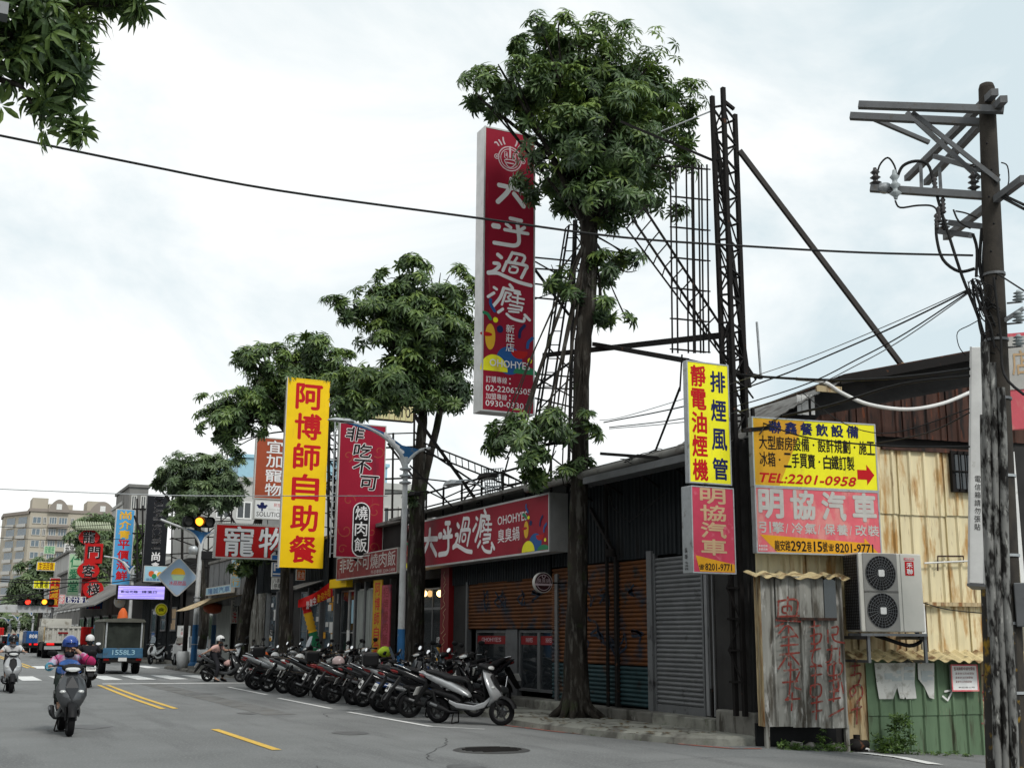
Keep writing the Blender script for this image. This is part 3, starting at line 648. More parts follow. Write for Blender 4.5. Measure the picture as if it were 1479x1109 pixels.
# pale torn patches at the left end of the rusty gable
for a, b in ((1148, 1153), (1155, 1163), (1168, 1172)):
    u_, z_ = W(a, 600); u2_, z2_ = W(b, 572); MB().box(u_, -.085, z_, u2_, -.078, z2_).build('peeling_paint', 'white', ws)
# cream sheets in three courses, overlapping like shingles
z1, z2, z3, z4 = W(1330, 655)[1], W(1330, 738)[1], W(1330, 872)[1], W(1330, 945)[1]
sheets(ws, 0, uR, z2-.06, z1+.06, 'cream', .86, y=-.035, pitch=.27, dep=.035)
sheets(ws, 0, uR, z3-.06, z2, 'cream', .86, y=-.01, pitch=.27, dep=.035)
sheets(ws, 0, W(1337, 900)[0], z4-.1, z3, 'cream_rusty', .86, y=0, pitch=.27, dep=.03)
sheets(ws, W(1337, 900)[0], uR-.1, z4, z3, 'cream', .8, y=-.02, pitch=.3, dep=.035)
MB().box(W(1270, 652)[0], -.1, z1+.02, uR, -.045, z1+.09).build('flashing', 'rust_dark', ws)
MB().box(W(1337, 872)[0]-.05, -.12, z3-.03, uR-.05, -.05, z3+.03).build('flashing', 'cream_rusty', ws)
MB().box(uR-.02, -.12, z4, uR+.06, .1, z1+.1).build('edge_trim', 'white', ws)
MB().box(W(1330, 900)[0]-.03, -.06, z4, W(1330, 900)[0]+.05, 0, z3).build('edge_trim', 'white', ws)
# roof edge boards
a1, a2 = W(1205, 550), W(1397, 514); a3 = (uR+1.6, a2[1]+(uR+1.6-a2[0])*(a2[1]-a1[1])/(a2[0]-a1[0]))
r_ = MB(); r_.add([(a1[0], -.3, a1[1]), (a3[0], -.3, a3[1]), (a3[0], 5.2, a3[1]), (a1[0], 5.2, a1[1]), (a1[0], -.3, a1[1]+.05), (a3[0], -.3, a3[1]+.05), (a3[0], 5.2, a3[1]+.05), (a1[0], 5.2, a1[1]+.05)],
      [(0, 3, 2, 1), (4, 5, 6, 7), (0, 1, 5, 4), (1, 2, 6, 5), (2, 3, 7, 6), (3, 0, 4, 7)]); r_.build('roof', 'rust_dark', ws)
fb = MB(); fb.bar((a1[0]-.1, -.32, a1[1]-.06), (a3[0], -.32, a3[1]-.06), .03, .14, (0, 0, 1)); fb.build('fascia_board', 'steel_dark', ws)
# the low lean roof that falls away to the left, seen from underneath
lr = MB(); p1, p2 = (-.02, 4.66), (a1[0]+.1, a1[1]+.02); n = 22; vs = []
for i in range(n+1):
    t = i/n; zz = p1[1]+(p2[1]-p1[1])*t**.8; b_ = .02*(i % 2)
    vs += [(p1[0]+(p2[0]-p1[0])*t, -.35+.05*t, zz-.05+b_), (p1[0]+(p2[0]-p1[0])*t, 3.5, zz+.05+b_)]
lr.add(vs, [(2*i, 2*i+2, 2*i+3, 2*i+1) for i in range(n)]); lr.add([Vector(v)+Vector((0, 0, .015)) for v in vs], [(2*i+1, 2*i+3, 2*i+2, 2*i) for i in range(n)]); lr.build('lean_roof', 'roof_tin', ws)
fl = W(1165, 562), W(1205, 556); MB().box(fl[0][0]-.02, -.34, fl[0][1]-.1, fl[1][0]-.08, -.3, fl[0][1]+.0).build('flashing', 'cream_rusty', ws)
MB().bar((0, -.1, 4.1), (0, -.1, 4.75), .1).bar((-.3, -.3, 4.66), (1.0, -.25, 4.85), .06).build('rafter', 'steel_dark', ws)
# small barred window
(ua, zb_), (ub, zt_) = W(1370, 711), W(1412, 655)
wn = window(ws, ua, ub, zb_, zt_, 'glass', 'steel_dark', 1, 1, y=-.06, fw_=.05)
for i in range(1, 5): MB().tube([(ua+(ub-ua)*i/5, -.15, zb_), (ua+(ub-ua)*i/5, -.15, zt_)], .012, 6).build('window_bar', 'steel_dark', wn)
MB().tube([(ua, -.15, (zb_+zt_)/2), (ub, -.15, (zb_+zt_)/2)], .012, 6).build('window_bar', 'steel_dark', wn)
# wavy little awning over the ground floor
def wavy(parent, u0, u1, z, dep_, mat, name='awning', y=-.02, drop=.14, wl=.2):
    n = int((u1-u0)/wl*6); mb = MB(); vs = []
    for k_ in (0, 1):
        for i in range(n+1):
            x_ = u0+(u1-u0)*i/n; wv = .022*math.sin(2*math.pi*(x_-u0)/wl+1.5*noise.noise(Vector((x_*1.7, 3, 0)))); jt = .05*noise.noise(Vector((x_*4+u0, k_, 1)))*k_
            vs.append((x_+.04*noise.noise(Vector((x_*2, 5, k_))), y-dep_*k_-jt*1.6, z-drop*k_+wv+jt*.9+.03*noise.noise(Vector((x_*1.1, 9, u0)))*k_))
    mb.add(vs, [(i, i+1, n+2+i, n+1+i) for i in range(n)]); mb.add([Vector(v)+Vector((0, 0, .006)) for v in vs], [(n+1+i, n+2+i, i+1, i) for i in range(n)]); return mb.build(name, mat, parent)
mm('cream_awning', (.58, .48, .27), .6, var=.25, vs=3, dirt=((.20, .12, .06), .45, 3.5), dirt2=((.05, .045, .035), .34, 5))
wavy(ws, W(1215, 950)[0], uR, z4+.06, .42, 'cream_awning', drop=.16)
# ground floor sheets
zg = -.45; zt5 = z4-.04
sheets(ws, W(1218, 1000)[0], W(1249, 1000)[0], zg, zt5, 'cream_rusty', .6, y=-.03, pitch=.3)
zj = W(1330, 1028)[1]
sheets(ws, W(1249, 1000)[0], W(1414, 1000)[0], zj-.03, zt5, 'green_sheet', .78, y=-.06, pitch=.26, dep=.03)
sheets(ws, W(1249, 1000)[0], W(1414, 1000)[0], zg, zj, 'green_sheet', .78, y=-.045, pitch=.26, dep=.03)
sheets(ws, W(1414, 1000)[0], uR, zg, zt5, 'cream_rusty', .5, y=-.03, pitch=.3)
MB().box(uR, .0, -.5, uR+1.45, .05, 6).build('side_panel', 'wall_dark', ws)
# thin pipe along the wall and a bent square conduit
pp = MB(); pts = [W(x, y, .1) for x, y in ((1335, 813), (1395, 810), (1425, 812))]; pp.tube([(u, -.1, z) for u, z in pts], .014, 6); pp.build('wall_pipe', 'white', ws)
pp = MB(); pts = [W(x, y, .1) for x, y in ((1355, 824), (1355, 803), (1392, 803), (1392, 812))]; pp.tube([(u, -.09, z) for u, z in pts], .014, 6); pp.build('wall_pipe', 'rust_dark', ws)
# scrawled red paint on sheets: strokes follow the ribs
def scrawl(parent, pts, wd, mat, yf, name='graffiti'):
    mb = MB(); P = []
    for a, b in zip(pts[:-1], pts[1:]):
        n = max(2, int(math.hypot(b[0]-a[0], b[1]-a[1])/.03)); P += [(a[0]+(b[0]-a[0])*i/n, a[1]+(b[1]-a[1])*i/n) for i in range(n)]
    P.append(pts[-1]); ribbon(mb, P, wd, 0, True, 4); mb.v = [Vector((v.x, yf(v.x), v.z)) for v in mb.v]; return mb

# lean-to shed with graffiti
lp_ = empty('lean_to_shed', P0+du*W(1103, 1050, .4)[0]+dn*.0, 'tall lean-to of grey peeling sheets with red graffiti below the pink sign', 'shed', rz=AR)
s0 = W(1103, 1050, .45)[0]; s1 = W(1222, 1000, .45)[0]-s0; zT = W(1160, 832, .45)[1]; zB = W(1160, 1048, .45)[1]
o45 = -.45
MB().box(0, o45+.05, zB, .04, -.26, zT).build('side_wall', 'grey_weather', lp_)
k = 0; u = 0
while u < s1-.02:
    ww = min(.46, s1-u); MB().corr(ww, zB-random.uniform(0, .04), zT, .23, .035, u, o45+.02-.008*(k % 2)).build('corrugated_sheet', 'grey_weather', lp_); u += ww; k += 1
sh = MB(); sh.corr(.5, zB, zT, .2, .03, 0, 0)
so_ = link('side_sheet', sh.mesh('side_sheet'), lp_, 'cream_rusty'); so_.rotation_euler = (0, 0, R(-90)); so_.location = (-.0, -.24, 0); so_.scale = (.42, 1, 1)
for uu in (.02, s1-.05): MB().box(uu, o45+.02, -.5, uu+.06, o45+.08, zB).build('leg', 'grey_weather', lp_)
MB().box(.05, -.08, -.5, s1, -.03, zB+.02).build('gap_shade_panel', 'black', lp_)  # black sheet standing in for the shade in the open gap below
wavy(lp_, -.15, s1+.08, zT+.06, .35, 'cream_awning', y=o45+.22, drop=.1, wl=.26)
(ua, zb_), (ub, zt_) = W(1188, 893, .45), W(1197, 828, .45)
MB().box(ua-s0, o45-.03, zb_, ub-s0+.06, o45-.022, zt_-.06).build('window', 'glass', lp_)
(ua, zb_) = W(1118, 893, .45); MB().box(ua-s0, o45-.045, zb_-.02, ub-s0+.05, o45-.02, zb_+.02).build('sill', 'rust_dark', lp_)
for a, b, c_, d in ((1118, 1135, 893, 830), (1136, 1150, 893, 830), (1151, 1168, 893, 832), (1169, 1184, 893, 832)):
    (q0, w0), (q1, w1) = W(a, c_, .45), W(b, d, .45); MB().box(q0-s0, o45-.03, w0+.01, q1-s0, o45-.02, w1-.03).build('board', 'grey_weather', lp_)
yfl = lambda x: o45-.025-.005*math.sin(x*27)
def shed_scrawl(strokes, wd=.028, mat='graffiti_red'):
    allm = MB()
    for i, st in enumerate(strokes):
        pts = [(W(x, y, .45)[0]-s0, W(x, y, .45)[1]) for x, y in curve(st, 4)]; mbx = scrawl(lp_, pts, wd, mat, lambda x, i=i: yfl(x)-.0004*i-.012); allm.add(mbx.v, mbx.f)
    allm.build('graffiti', mat, lp_)
mm('graffiti_red', (.22, .045, .035), .8, var=.35, vs=6, dirt=((.22, .2, .17), .42, 14))
ST = [[(1119, 868), (1147, 866), (1146, 888)], [(1120, 868), (1120, 892)], [(1119, 890), (1150, 889)], [(1126, 876), (1138, 875), (1137, 884), (1127, 884), (1126, 877)], [(1134, 862), (1133, 892)],
 [(1117, 895), (1152, 897)], [(1120, 915), (1134, 903), (1148, 920)], [(1126, 920), (1145, 918)], [(1135, 905), (1135, 960)], [(1123, 932), (1148, 930)], [(1122, 945), (1150, 942)], [(1133, 945), (1120, 965)], [(1138, 945), (1152, 962)],
 [(1128, 968), (1148, 966)], [(1138, 955), (1136, 1000), (1130, 1010)], [(1126, 985), (1147, 983)], [(1150, 970), (1143, 990), (1152, 995)], [(1132, 1010), (1150, 1008)], [(1140, 1000), (1139, 1025)],
 [(1165, 905), (1180, 903)], [(1172, 895), (1171, 930)], [(1166, 918), (1181, 915), (1178, 928), (1167, 929)], [(1166, 940), (1180, 936)], [(1173, 932), (1168, 955), (1182, 962)], [(1166, 962), (1181, 960)], [(1174, 960), (1172, 992)], [(1167, 975), (1182, 973)],
 [(1166, 990), (1180, 988), (1180, 1004), (1167, 1005), (1166, 991)], [(1167, 1015), (1183, 1012)], [(1175, 1005), (1174, 1038)], [(1168, 1027), (1182, 1025)],
 [(1191, 910), (1191, 928)], [(1197, 906), (1205, 905), (1204, 915), (1197, 916)], [(1197, 916), (1201, 925), (1215, 928)], [(1190, 938), (1204, 936)], [(1197, 932), (1195, 952), (1188, 956)], [(1208, 935), (1207, 955)], [(1190, 960), (1210, 957), (1209, 972), (1192, 974), (1191, 961)], [(1200, 955), (1199, 990)], [(1193, 983), (1208, 980)], [(1203, 975), (1206, 992), (1200, 996)],
 [(1194, 998), (1206, 997)], [(1200, 993), (1199, 1012)], [(1192, 1010), (1208, 1007)], [(1192, 1034), (1213, 1022)], [(1115, 905), (1126, 900)], [(1210, 985), (1213, 1000)]]
shed_scrawl([[(x, y) for x, y in s_] for s_ in ST])
ST2 = [[(1228, 962), (1242, 960)], [(1235, 955), (1234, 975)], [(1229, 975), (1243, 972), (1240, 985)], [(1232, 990), (1236, 997), (1230, 1005), (1228, 995), (1241, 988), (1246, 1000), (1240, 1012)], [(1230, 1025), (1244, 1020)], [(1238, 1012), (1237, 1045)],
 [(1418, 975), (1428, 973)], [(1423, 968), (1422, 985)], [(1418, 1000), (1424, 996), (1420, 1010), (1428, 1014)], [(1418, 1030), (1430, 1027), (1429, 1042), (1418, 1044)], [(1424, 1018), (1424, 1060)]]
gm = MB()
for i, st in enumerate(ST2):
    mbx = scrawl(ws, [W(x, y, .07) for x, y in curve(st, 4)], .028, '', lambda x, i=i: -.072-.0004*i); gm.add(mbx.v, mbx.f)
gm.build('graffiti', 'graffiti_red', ws, kind='stuff')
gm = MB(); mbx = scrawl(ws, [W(x, y, .1) for x, y in ((1362, 1005), (1369, 1011), (1376, 996), (1365, 998))], .03, '', lambda x: -.098); gm.add(mbx.v, mbx.f); gm.build('graffiti', 'white', ws)
mm('poster_paper', (.60, .60, .57), .8, var=.1, dirt=((.35, .34, .3), .42, 5), dirt2=((.2, .18, .15), .2, 9)); mm('poster_patch', (.48, .52, .52), .8, var=.15)
# torn white posters
for i, poly in enumerate([[(1263, 957), (1322, 957), (1321, 985), (1324, 1008), (1316, 1009), (1311, 996), (1306, 1009), (1300, 1008), (1296, 992), (1290, 1009), (1270, 1009), (1266, 985)],
          [(1300, 956.5), (1321, 956.5), (1320, 1008), (1309, 1009), (1304, 1000)], [(1325, 957), (1349, 957), (1349, 1009), (1342, 1007), (1334, 990), (1326, 980)]]):
    uv = [W(x, y, .1) for x, y in poly]; po = MB().prism(uv[::-1], -.099-.004*i, -.096-.004*i, 'y').build('torn_poster', 'poster_paper', ws)
    r9 = random.Random(i); t = MB(); u0_, u1_ = min(a[0] for a in uv), max(a[0] for a in uv); z9 = max(a[1] for a in uv)
    for k in range(5): a = u0_+.05+r9.random()*max(.02, u1_-u0_-.3); b = z9-.06-r9.random()*.18; t.box(a, -.1005-.004*i-.001*k, b-.05, min(u1_-.03, a+r9.uniform(.08, .25)), -.0995-.004*i, b)
    t.build('faded_print', 'poster_patch', po)
# pipe stub and stones by the foot of the wall
mm('block_concrete', (.20, .195, .175), .88, var=.25, vs=3, bump=.5, bs=40, dirt=((.07, .065, .055), .40, 3, (2, 2, .5)), dirt2=((.45, .44, .40), .24, 5, (3, 3, .3)))
# concrete block under the steel tower
kb = MB(); (xa, za), (xb, zb2) = W(1048, 1072, .25), W(1106, 1074, .25); kb.box(11.2, 15.02, -.35, 12.1, 16.02, .46); ko = kb.build('concrete_block', 'block_concrete', at=None); bevel(ko, .03)
tag(ko, 'stained concrete footing block at the foot of the tall steel tower', 'concrete block')

# ================================================================ far buildings
def block(name, label, px0, px1, ytop, Y, depth, mat, fl=3.1, nwin=6, wmat='glass', z0=0, group=None, side=True):
    a = PY(px0, ytop, Y); b = PY(px1, ytop, Y); W_ = b.x-a.x; Hh = a.z; e = empty(name, (a.x, Y, 0), label, 'building', group)
    MB().box(0, 0, 0, W_, depth, Hh).build('wall', mat, e); MB().box(-.2, -.2, Hh, W_+.2, depth+.2, Hh+.35).build('parapet', mat, e)
    n = int((Hh-1)/fl)
    for f in range(n):
        z = Hh-(f+1)*fl+.7
        if z < .5: continue
        for i in range(nwin):
            u = W_*(i+.2)/nwin; window(e, u, u+W_/nwin*.6, z, z+fl*.5, wmat, 'ink_silver', 2, 1, y=.02, fw_=.12, dep=.14)
    return e, W_, Hh
# ---- apartment block at the end of the street
ap = empty('apartment_building', (PY(44, 740, 300).x, 300, 0), 'beige eleven storey apartment block with rounded gables rising over the end of the street', 'building')
Wd = PY(168, 740, 300).x-ap.location.x; Hh = PY(44, 738, 300).z; mm('beige', (.42, .38, .31), .85, var=.06, vs=.1, dirt=((.3, .27, .22), .3, .15, (1, 1, .3))); mm('taupe', (.27, .235, .205), .8, var=.08, vs=.1)
MB().box(0, 0, 0, Wd, 16, Hh).build('wall', 'beige', ap)
lx = PY(6, 745, 312).x-ap.location.x
MB().prism([(0, .02), (0, 16), (lx, 20), (lx, 11)], 0, Hh-.6, 'z').build('side_wall', 'beige', ap)
MB().box(-.3, -.3, Hh, Wd+.3, 16, Hh+.7).prism([(-.3, -.3), (0, 16), (lx-.3, 20), (lx-.3, 10.7)], Hh-.6, Hh+.1, 'z').build('cornice', 'taupe', ap)
for c0, c1 in ((.2, .44), (.68, .98)):
    g_ = MB(); n = 14; pts = [(Wd*(c0+(c1-c0)*i/n), Hh+.4+2.6*math.sin(math.pi*i/n)**.7) for i in range(n+1)]; g_.prism([(Wd*c1, Hh), (Wd*c0, Hh)]+pts, -.9, 0, 'y'); g_.build('gable', 'taupe', ap)
    MB().box(Wd*(c0+c1)/2-.6, -.96, Hh+.6, Wd*(c0+c1)/2+.6, -.9, Hh+1.9).build('gable_window', 'white', ap)
for a, b, yt in ((47, 70, 719), (70, 105, 728), (126, 146, 724), (146, 158, 736)):
    pa, pb = PY(a, yt, 306), PY(b, yt, 306); MB().box(pa.x-ap.location.x, 5, Hh, pb.x-ap.location.x, 13, pa.z).build('roof_room', 'beige', ap)
nf = 10; fh = (Hh-1.2)/10.4
for f in range(nf):
    z = Hh-1.0-(f+1)*fh+.9
    if z < 6: continue
    for (c0, c1, kind) in ((.03, .13, 0), (.15, .19, 2), (.22, .31, 1), (.33, .43, 1), (.47, .51, 2), (.54, .63, 0), (.65, .69, 2), (.71, .81, 1), (.83, .93, 1)):
        u0_, u1_ = Wd*c0, Wd*c1
        if kind == 1:
            b_ = MB().box(u0_-.2, -1.0, z-.9, u1_+.2, 0, z-.1).build('balcony', 'taupe' if f < 2 else 'beige', ap)
            window(ap, u0_, u1_, z, z+1.7, 'glass_blue', 'ink_silver', 3, 1, y=.02, fw_=.14, dep=.2)
        else: window(ap, u0_, u1_, z, z+1.6, 'glass_blue' if kind == 0 else 'glass', 'ink_silver', 2, 1, y=.02, fw_=.14, dep=.2)
    for i in range(2):                                          # windows of the chamfered side, built along it
        a = Vector((0, .02, z)); b = Vector((lx, 11, z)); d = (b-a); p = a+d*(.1+.45*i); q = a+d*(.42+.45*i); nn = Vector((-d.y, d.x, 0)).normalized()
        if nn.y > 0: nn = -nn
        o_ = MB(); o_.add([p+nn*.05, q+nn*.05, q+nn*.05+Vector((0, 0, 1.6)), p+nn*.05+Vector((0, 0, 1.6))], [(0, 1, 2, 3)]); o_.build('window', 'glass_blue', ap)
        o_ = MB(); o_.bar(p+nn*.4-Vector((0, 0, .4)), q+nn*.4-Vector((0, 0, .4)), .1, .8).build('balcony', 'ink_silver', ap)
block('apartment_building', 'second pale apartment block showing behind the beige one at the picture edge', -60, 9, 800, 380, 20, 'wall_grey', 3.2, 5)
block('tower_building', 'grey blank sided tower behind the blue seafood sign', 188, 215, 703, 150, 12, 'wall_grey', 3.4, 2)
block('tower_building', 'low grey stair block tucked against the blank tower', 178, 188, 728, 155, 10, 'wall_pale', 3.4, 1)
bb, ww_, hh_ = block('white_building', 'wide pale concrete building behind the street trees', 300, 470, 692, 95, 14, 'wall_pale', 3.6, 0)
for f in range(2):
    for i in range(6): window(bb, .8+i*1.6, 2.0+i*1.6, hh_-3.0-f*4.0, hh_-1.6-f*4.0, 'glass', 'white', 2, 1, y=.02, fw_=.1)
bb, ww_, hh_ = block('blue_roofed_building', 'building with a pale blue top floor seen between the tree crowns', 345, 560, 660, 120, 14, 'sign_paleblue', 3.6, 0)
block('workshop_building', 'grey sheet clad backyard building behind the red rice sign', 445, 600, 700, 62, 10, 'wall_pale', 3.2, 5)
# opposite side of the street (left of the picture): plain shophouses that shade the fronts and show in the glass
for i in range(7):
    y0 = -30+i*26; h = (11, 14, 10, 13, 12, 15, 11)[i]; b_ = empty('shophouse_across', (-11-(i % 2), y0, 0), 'unseen', 'building', rz=math.pi/2)
    b_['label'] = ['cream tiled shophouse opposite the corner shed', 'tall grey shophouse opposite the restaurant', 'low grey shophouse opposite the canteen', 'cream shophouse opposite the alley', 'grey shophouse opposite the dark block', 'tallest pale shophouse opposite the gabled block', 'last grey shophouse across the street'][i]
    mt_ = ('cream', 'wall_grey', 'wall_grey', 'cream', 'wall_grey', 'wall_pale', 'wall_grey')[i]; mt_ = 'wall_pale' if mt_ == 'cream' else mt_
    MB().box(0, 0, 0, 24, 9, h).build('wall', mt_, b_); MB().box(-.2, -.3, h, 24.2, 9.2, h+.5).build('parapet', 'wall_grey', b_)
    MB().box(.5, -2.2, 3.2, 23.5, 0, 3.45).build('canopy', 'roof_tin', b_)
    for f in range(int(h/3)):
        for k in range(6): window(b_, 1+k*3.9, 3.6+k*3.9, f*3.1+.7, f*3.1+2.5, 'glass', 'alu', 2, 1, y=.03, fw_=.09, dep=.1)

# ================================================================ SIGNS
DA = [([(.15, .34), (.55, .36), (.95, .40)], .16), ([(.54, .05), (.52, .25), (.40, .55), (.12, .93)], .17), ([(.62, .56), (.75, .72), (.92, .94)], .16)]
HU = [([(.10, .38), (.22, .38)], .17), ([(.52, .05), (.80, .07)], .12), ([(.42, .26), (.53, .35)], .11), ([(.88, .28), (.78, .38)], .11), ([(.38, .45), (.97, .46)], .11), ([(.70, .2), (.74, .6), (.73, .82), (.62, .92), (.40, .93), (.12, .93)], .13)]
GUO = [([(.25, .15), (.32, .22)], .11), ([(.17, .43), (.27, .43), (.27, .52), (.16, .68), (.05, .74)], .1), ([(.05, .76), (.24, .72), (.4, .78), (.7, .9), (.97, .95)], .1), ([(.56, .02), (.47, .3)], .085), ([(.56, .03), (.82, .07), (.78, .3)], .085), ([(.66, .16), (.6, .3)], .07),
       ([(.44, .33), (.36, .62)], .09), ([(.44, .33), (.86, .36), (.84, .5), (.76, .75)], .09), ([(.52, .45), (.67, .47), (.64, .62), (.5, .62), (.52, .46)], .06)]
YIN = [([(.52, .02), (.58, .1)], .08), ([(.38, .13), (.74, .18)], .07), ([(.38, .13), (.3, .4), (.14, .66)], .085), ([(.16, .15), (.22, .19)], .07), ([(.16, .30), (.03, .42)], .075), ([(.43, .24), (.34, .58)], .06), ([(.45, .24), (.55, .27), (.47, .37), (.54, .44), (.42, .48)], .05),
       ([(.62, .23), (.76, .24)], .05), ([(.58, .34), (.84, .36)], .05), ([(.70, .26), (.69, .5)], .05), ([(.57, .46), (.83, .48)], .05), ([(.52, .56), (.8, .58)], .05), ([(.48, .66), (.78, .66)], .05), ([(.8, .58), (.78, .68)], .05), ([(.5, .74), (.72, .73)], .05),
       ([(.36, .70), (.26, .8)], .075), ([(.45, .82), (.58, .92), (.82, .96), (.85, .87)], .07), ([(.86, .78), (.97, .9)], .075)]
def brush(mb, strokes, x0, z0, x1, z1, y, k=1.):
    for i, (pts, w_) in enumerate(strokes):
        P = curve([(x0+(x1-x0)*a, z1-(z1-z0)*b) for a, b in pts], 5); ribbon(mb, P, w_*min(x1-x0, z1-z0)*k, y-.0004*i)
def blobs(s, x0, z0, w_, kz=1.):
    """the bright confetti of round shapes at the foot of the restaurant signs"""
    y = s.y; X = lambda a: x0+w_*a; Zz = lambda b: z0+w_*b*kz
    def D(mat, *a, **k): s._n = getattr(s, '_n', 0)+1; mbx = s.mb(mat, 'round_print'); disc(mbx, X(a[0]), Zz(a[1]), w_*a[2], w_*a[3]*kz, y-.0006*s._n, **k)
    D('sign_blue', .52, .22, .26, .26); D('sign_lemon', .22, .0, .27, .3, a0=0, a1=180); D('ink_green', .85, .0, .25, .14, a0=0, a1=180); D('sign_red', .72, .42, .17, .15, a0=180, a1=360)
    D('ink_yellow', .14, .62, .1, .24); D('sign_red', .06, .66, .12, .04); D('ink_navy', .33, .78, .065, .07); D('sign_lemon', .24, .94, .05, .05); D('sign_lemon', .93, .26, .045, .05)
    for k_, (pts, mat) in enumerate((([(.72, .68), (.74, .8), (.82, .9)], 'ink_navy'), ([(.88, .5), (.9, .6), (.98, .68)], 'ink_blue'), ([(.22, 1.1), (.14, 1.22), (.14, 1.3)], 'ink_blue'), ([(.14, .95), (.08, 1.03), (.01, 1.05)], 'ink_green'))):
        s._n += 1; ribbon(s.mb(mat, 'round_print'), curve([(X(a), Zz(b)) for a, b in pts], 4), .06*w_, y-.0006*s._n)

# --- the tall red restaurant sign
s = sign_y('restaurant_sign', 'tall narrow crimson sign with white brush characters and round face, beside the biggest tree', 697, 772.5, 189, 597, 22.0, t=.4, face='crimson', fw_=.035)
w_, h_ = s.w, s.h; y = s.y; f = s.mb('ink_pinkish', 'face_emblem'); cz = h_*(1-.104); cx = w_*.5; r_ = w_*.21
ring(f, cx, cz, r_*1.06, .025, y); ring(f, cx, cz, r_*.86, .018, y)
for sg in (-1, 1):
    ring(f, cx+sg*r_*1.22, cz+.0, r_*.2, .022, y-.001); disc(f, cx+sg*r_*1.22, cz, .02, .025, y-.001, 10)
    ribbon(f, [(cx+sg*r_*.2, cz+r_*.1), (cx+sg*r_*.3, cz+r_*.55), (cx+sg*r_*.5, cz+r_*.55), (cx+sg*r_*.52, cz+r_*.05), (cx+sg*r_*.3, cz-.02), (cx+sg*r_*.2, cz+r_*.1)], .016, y-.002)
    ribbon(f, [(cx+sg*r_*.36, cz+r_*.2), (cx+sg*r_*.36, cz+r_*.36)], .028, y-.003)
    for k_ in range(3): ribbon(f, curve([(cx+sg*r_*(.5+.28*k_), cz+r_*(1.25-.12*k_)), (cx+sg*r_*(.62+.33*k_), cz+r_*(1.5-.12*k_)), (cx+sg*r_*(.66+.38*k_), cz+r_*(1.78-.3*k_))], 3), .035, y-.0005*k_)
ribbon(f, [(cx, cz+r_*.15), (cx, cz+r_*1.05)], .045, y-.004)
ribbon(f, curve([(cx-r_*.55, cz-r_*.2), (cx, cz-r_*.08), (cx+r_*.55, cz-r_*.2), (cx+r_*.2, cz-r_*.72), (cx-r_*.2, cz-r_*.72), (cx-r_*.55, cz-r_*.2)], 3), .02, y-.005); ribbon(f, [(cx-r_*.3, cz-r_*.4), (cx+r_*.3, cz-r_*.4)], .03, y-.006)
ch = s.mb('ink_white')
for st, a, b, c, d, k_ in ((DA, .2, .82, .172, .275, 1), (HU, .12, .88, .315, .425, 1), (GUO, .06, .95, .44, .555, 1.1), (YIN, .08, .92, .555, .685, 1.05)):
    brush(ch, st, w_*a, h_*(1-d), w_*b, h_*(1-c), y-.001, k_)
row(ch, '新莊店', w_*.44, h_*.208, w_*.60, h_*.304, y-.02, .01, vertical=True)
blobs(s, w_*.02, h_*.138, w_*.95)
put(ch, 'OHOHYES', w_*.14, h_*.153, w_*.9, h_*.178, y-.02, .02)
row(ch, '訂購專線:', w_*.08, h_*.098, w_*.58, h_*.12, y-.001, 0); put(ch, '02-22063505', w_*.08, h_*.069, w_*.93, h_*.089, y-.001, .01)
row(ch, '加盟專線:', w_*.08, h_*.042, w_*.58, h_*.062, y-.001, 0); put(ch, '0930-033011', w_*.08, h_*.012+.04, w_*.93, h_*.012+.165, y-.001, .01)
s.done(); MB().box(.05, .4, .3, w_-.05, .46, h_-.3).build('back_frame', 'galv', s.e)

# --- the long fascia board over the restaurant
s = sign_x('restaurant_signboard', 'long crimson board with white brush characters and coloured dots along the restaurant eaves', 588, 794, 757, 823, 11.0, t=.42, face='crimson_fascia', fw_=.04)
w_, h_ = s.w, s.h; y = s.y; ch = s.mb('ink_white'); ux = lambda px, py=770: s.e.location.y-PX(px, py, 11.0).y
for st, a, b, hh0, hh1 in ((DA, 608, 633, .2, .8), (HU, 633, 654, .12, .82), (GUO, 654, 683, .12, .85), (YIN, 683, 716, .05, .9)): brush(ch, st, ux(a), h_*(1-hh1), ux(b), h_*(1-hh0), y-.001, 1.15)
put(ch, 'OHOHYES', ux(719), h_*.6, ux(762), h_*.76, y, .015); row(ch, '臭臭鍋', ux(719), h_*.27, ux(751), h_*.52, y, .012, gap=.08)
blobs(s, w_-1.2, .05, 1.1, .68); blobs(s, .06, .05, 1.0, .6); row(ch, '新莊店', .1, h_*.62, .25, h_*.95, y, 0, vertical=True)
s.done()

# --- yellow canteen sign
s = sign_y('canteen_sign', 'tall bright yellow sign with six red characters in front of the street trees', 409.5, 471.5, 547, 820, 38.0, t=.16, face='sign_yellow', frame='sign_yellow', fw_=.03)
row(s.mb('ink_red'), '阿博師自助餐', s.w*.2, s.h*.015, s.w*.84, s.h*.985, s.y, .04, gap=.12, vertical=True); s.done()
MB().box(-.03, -.02, -.02, 0, .14, s.h+.02).build('edge_strip', 'ink_silver', s.e)

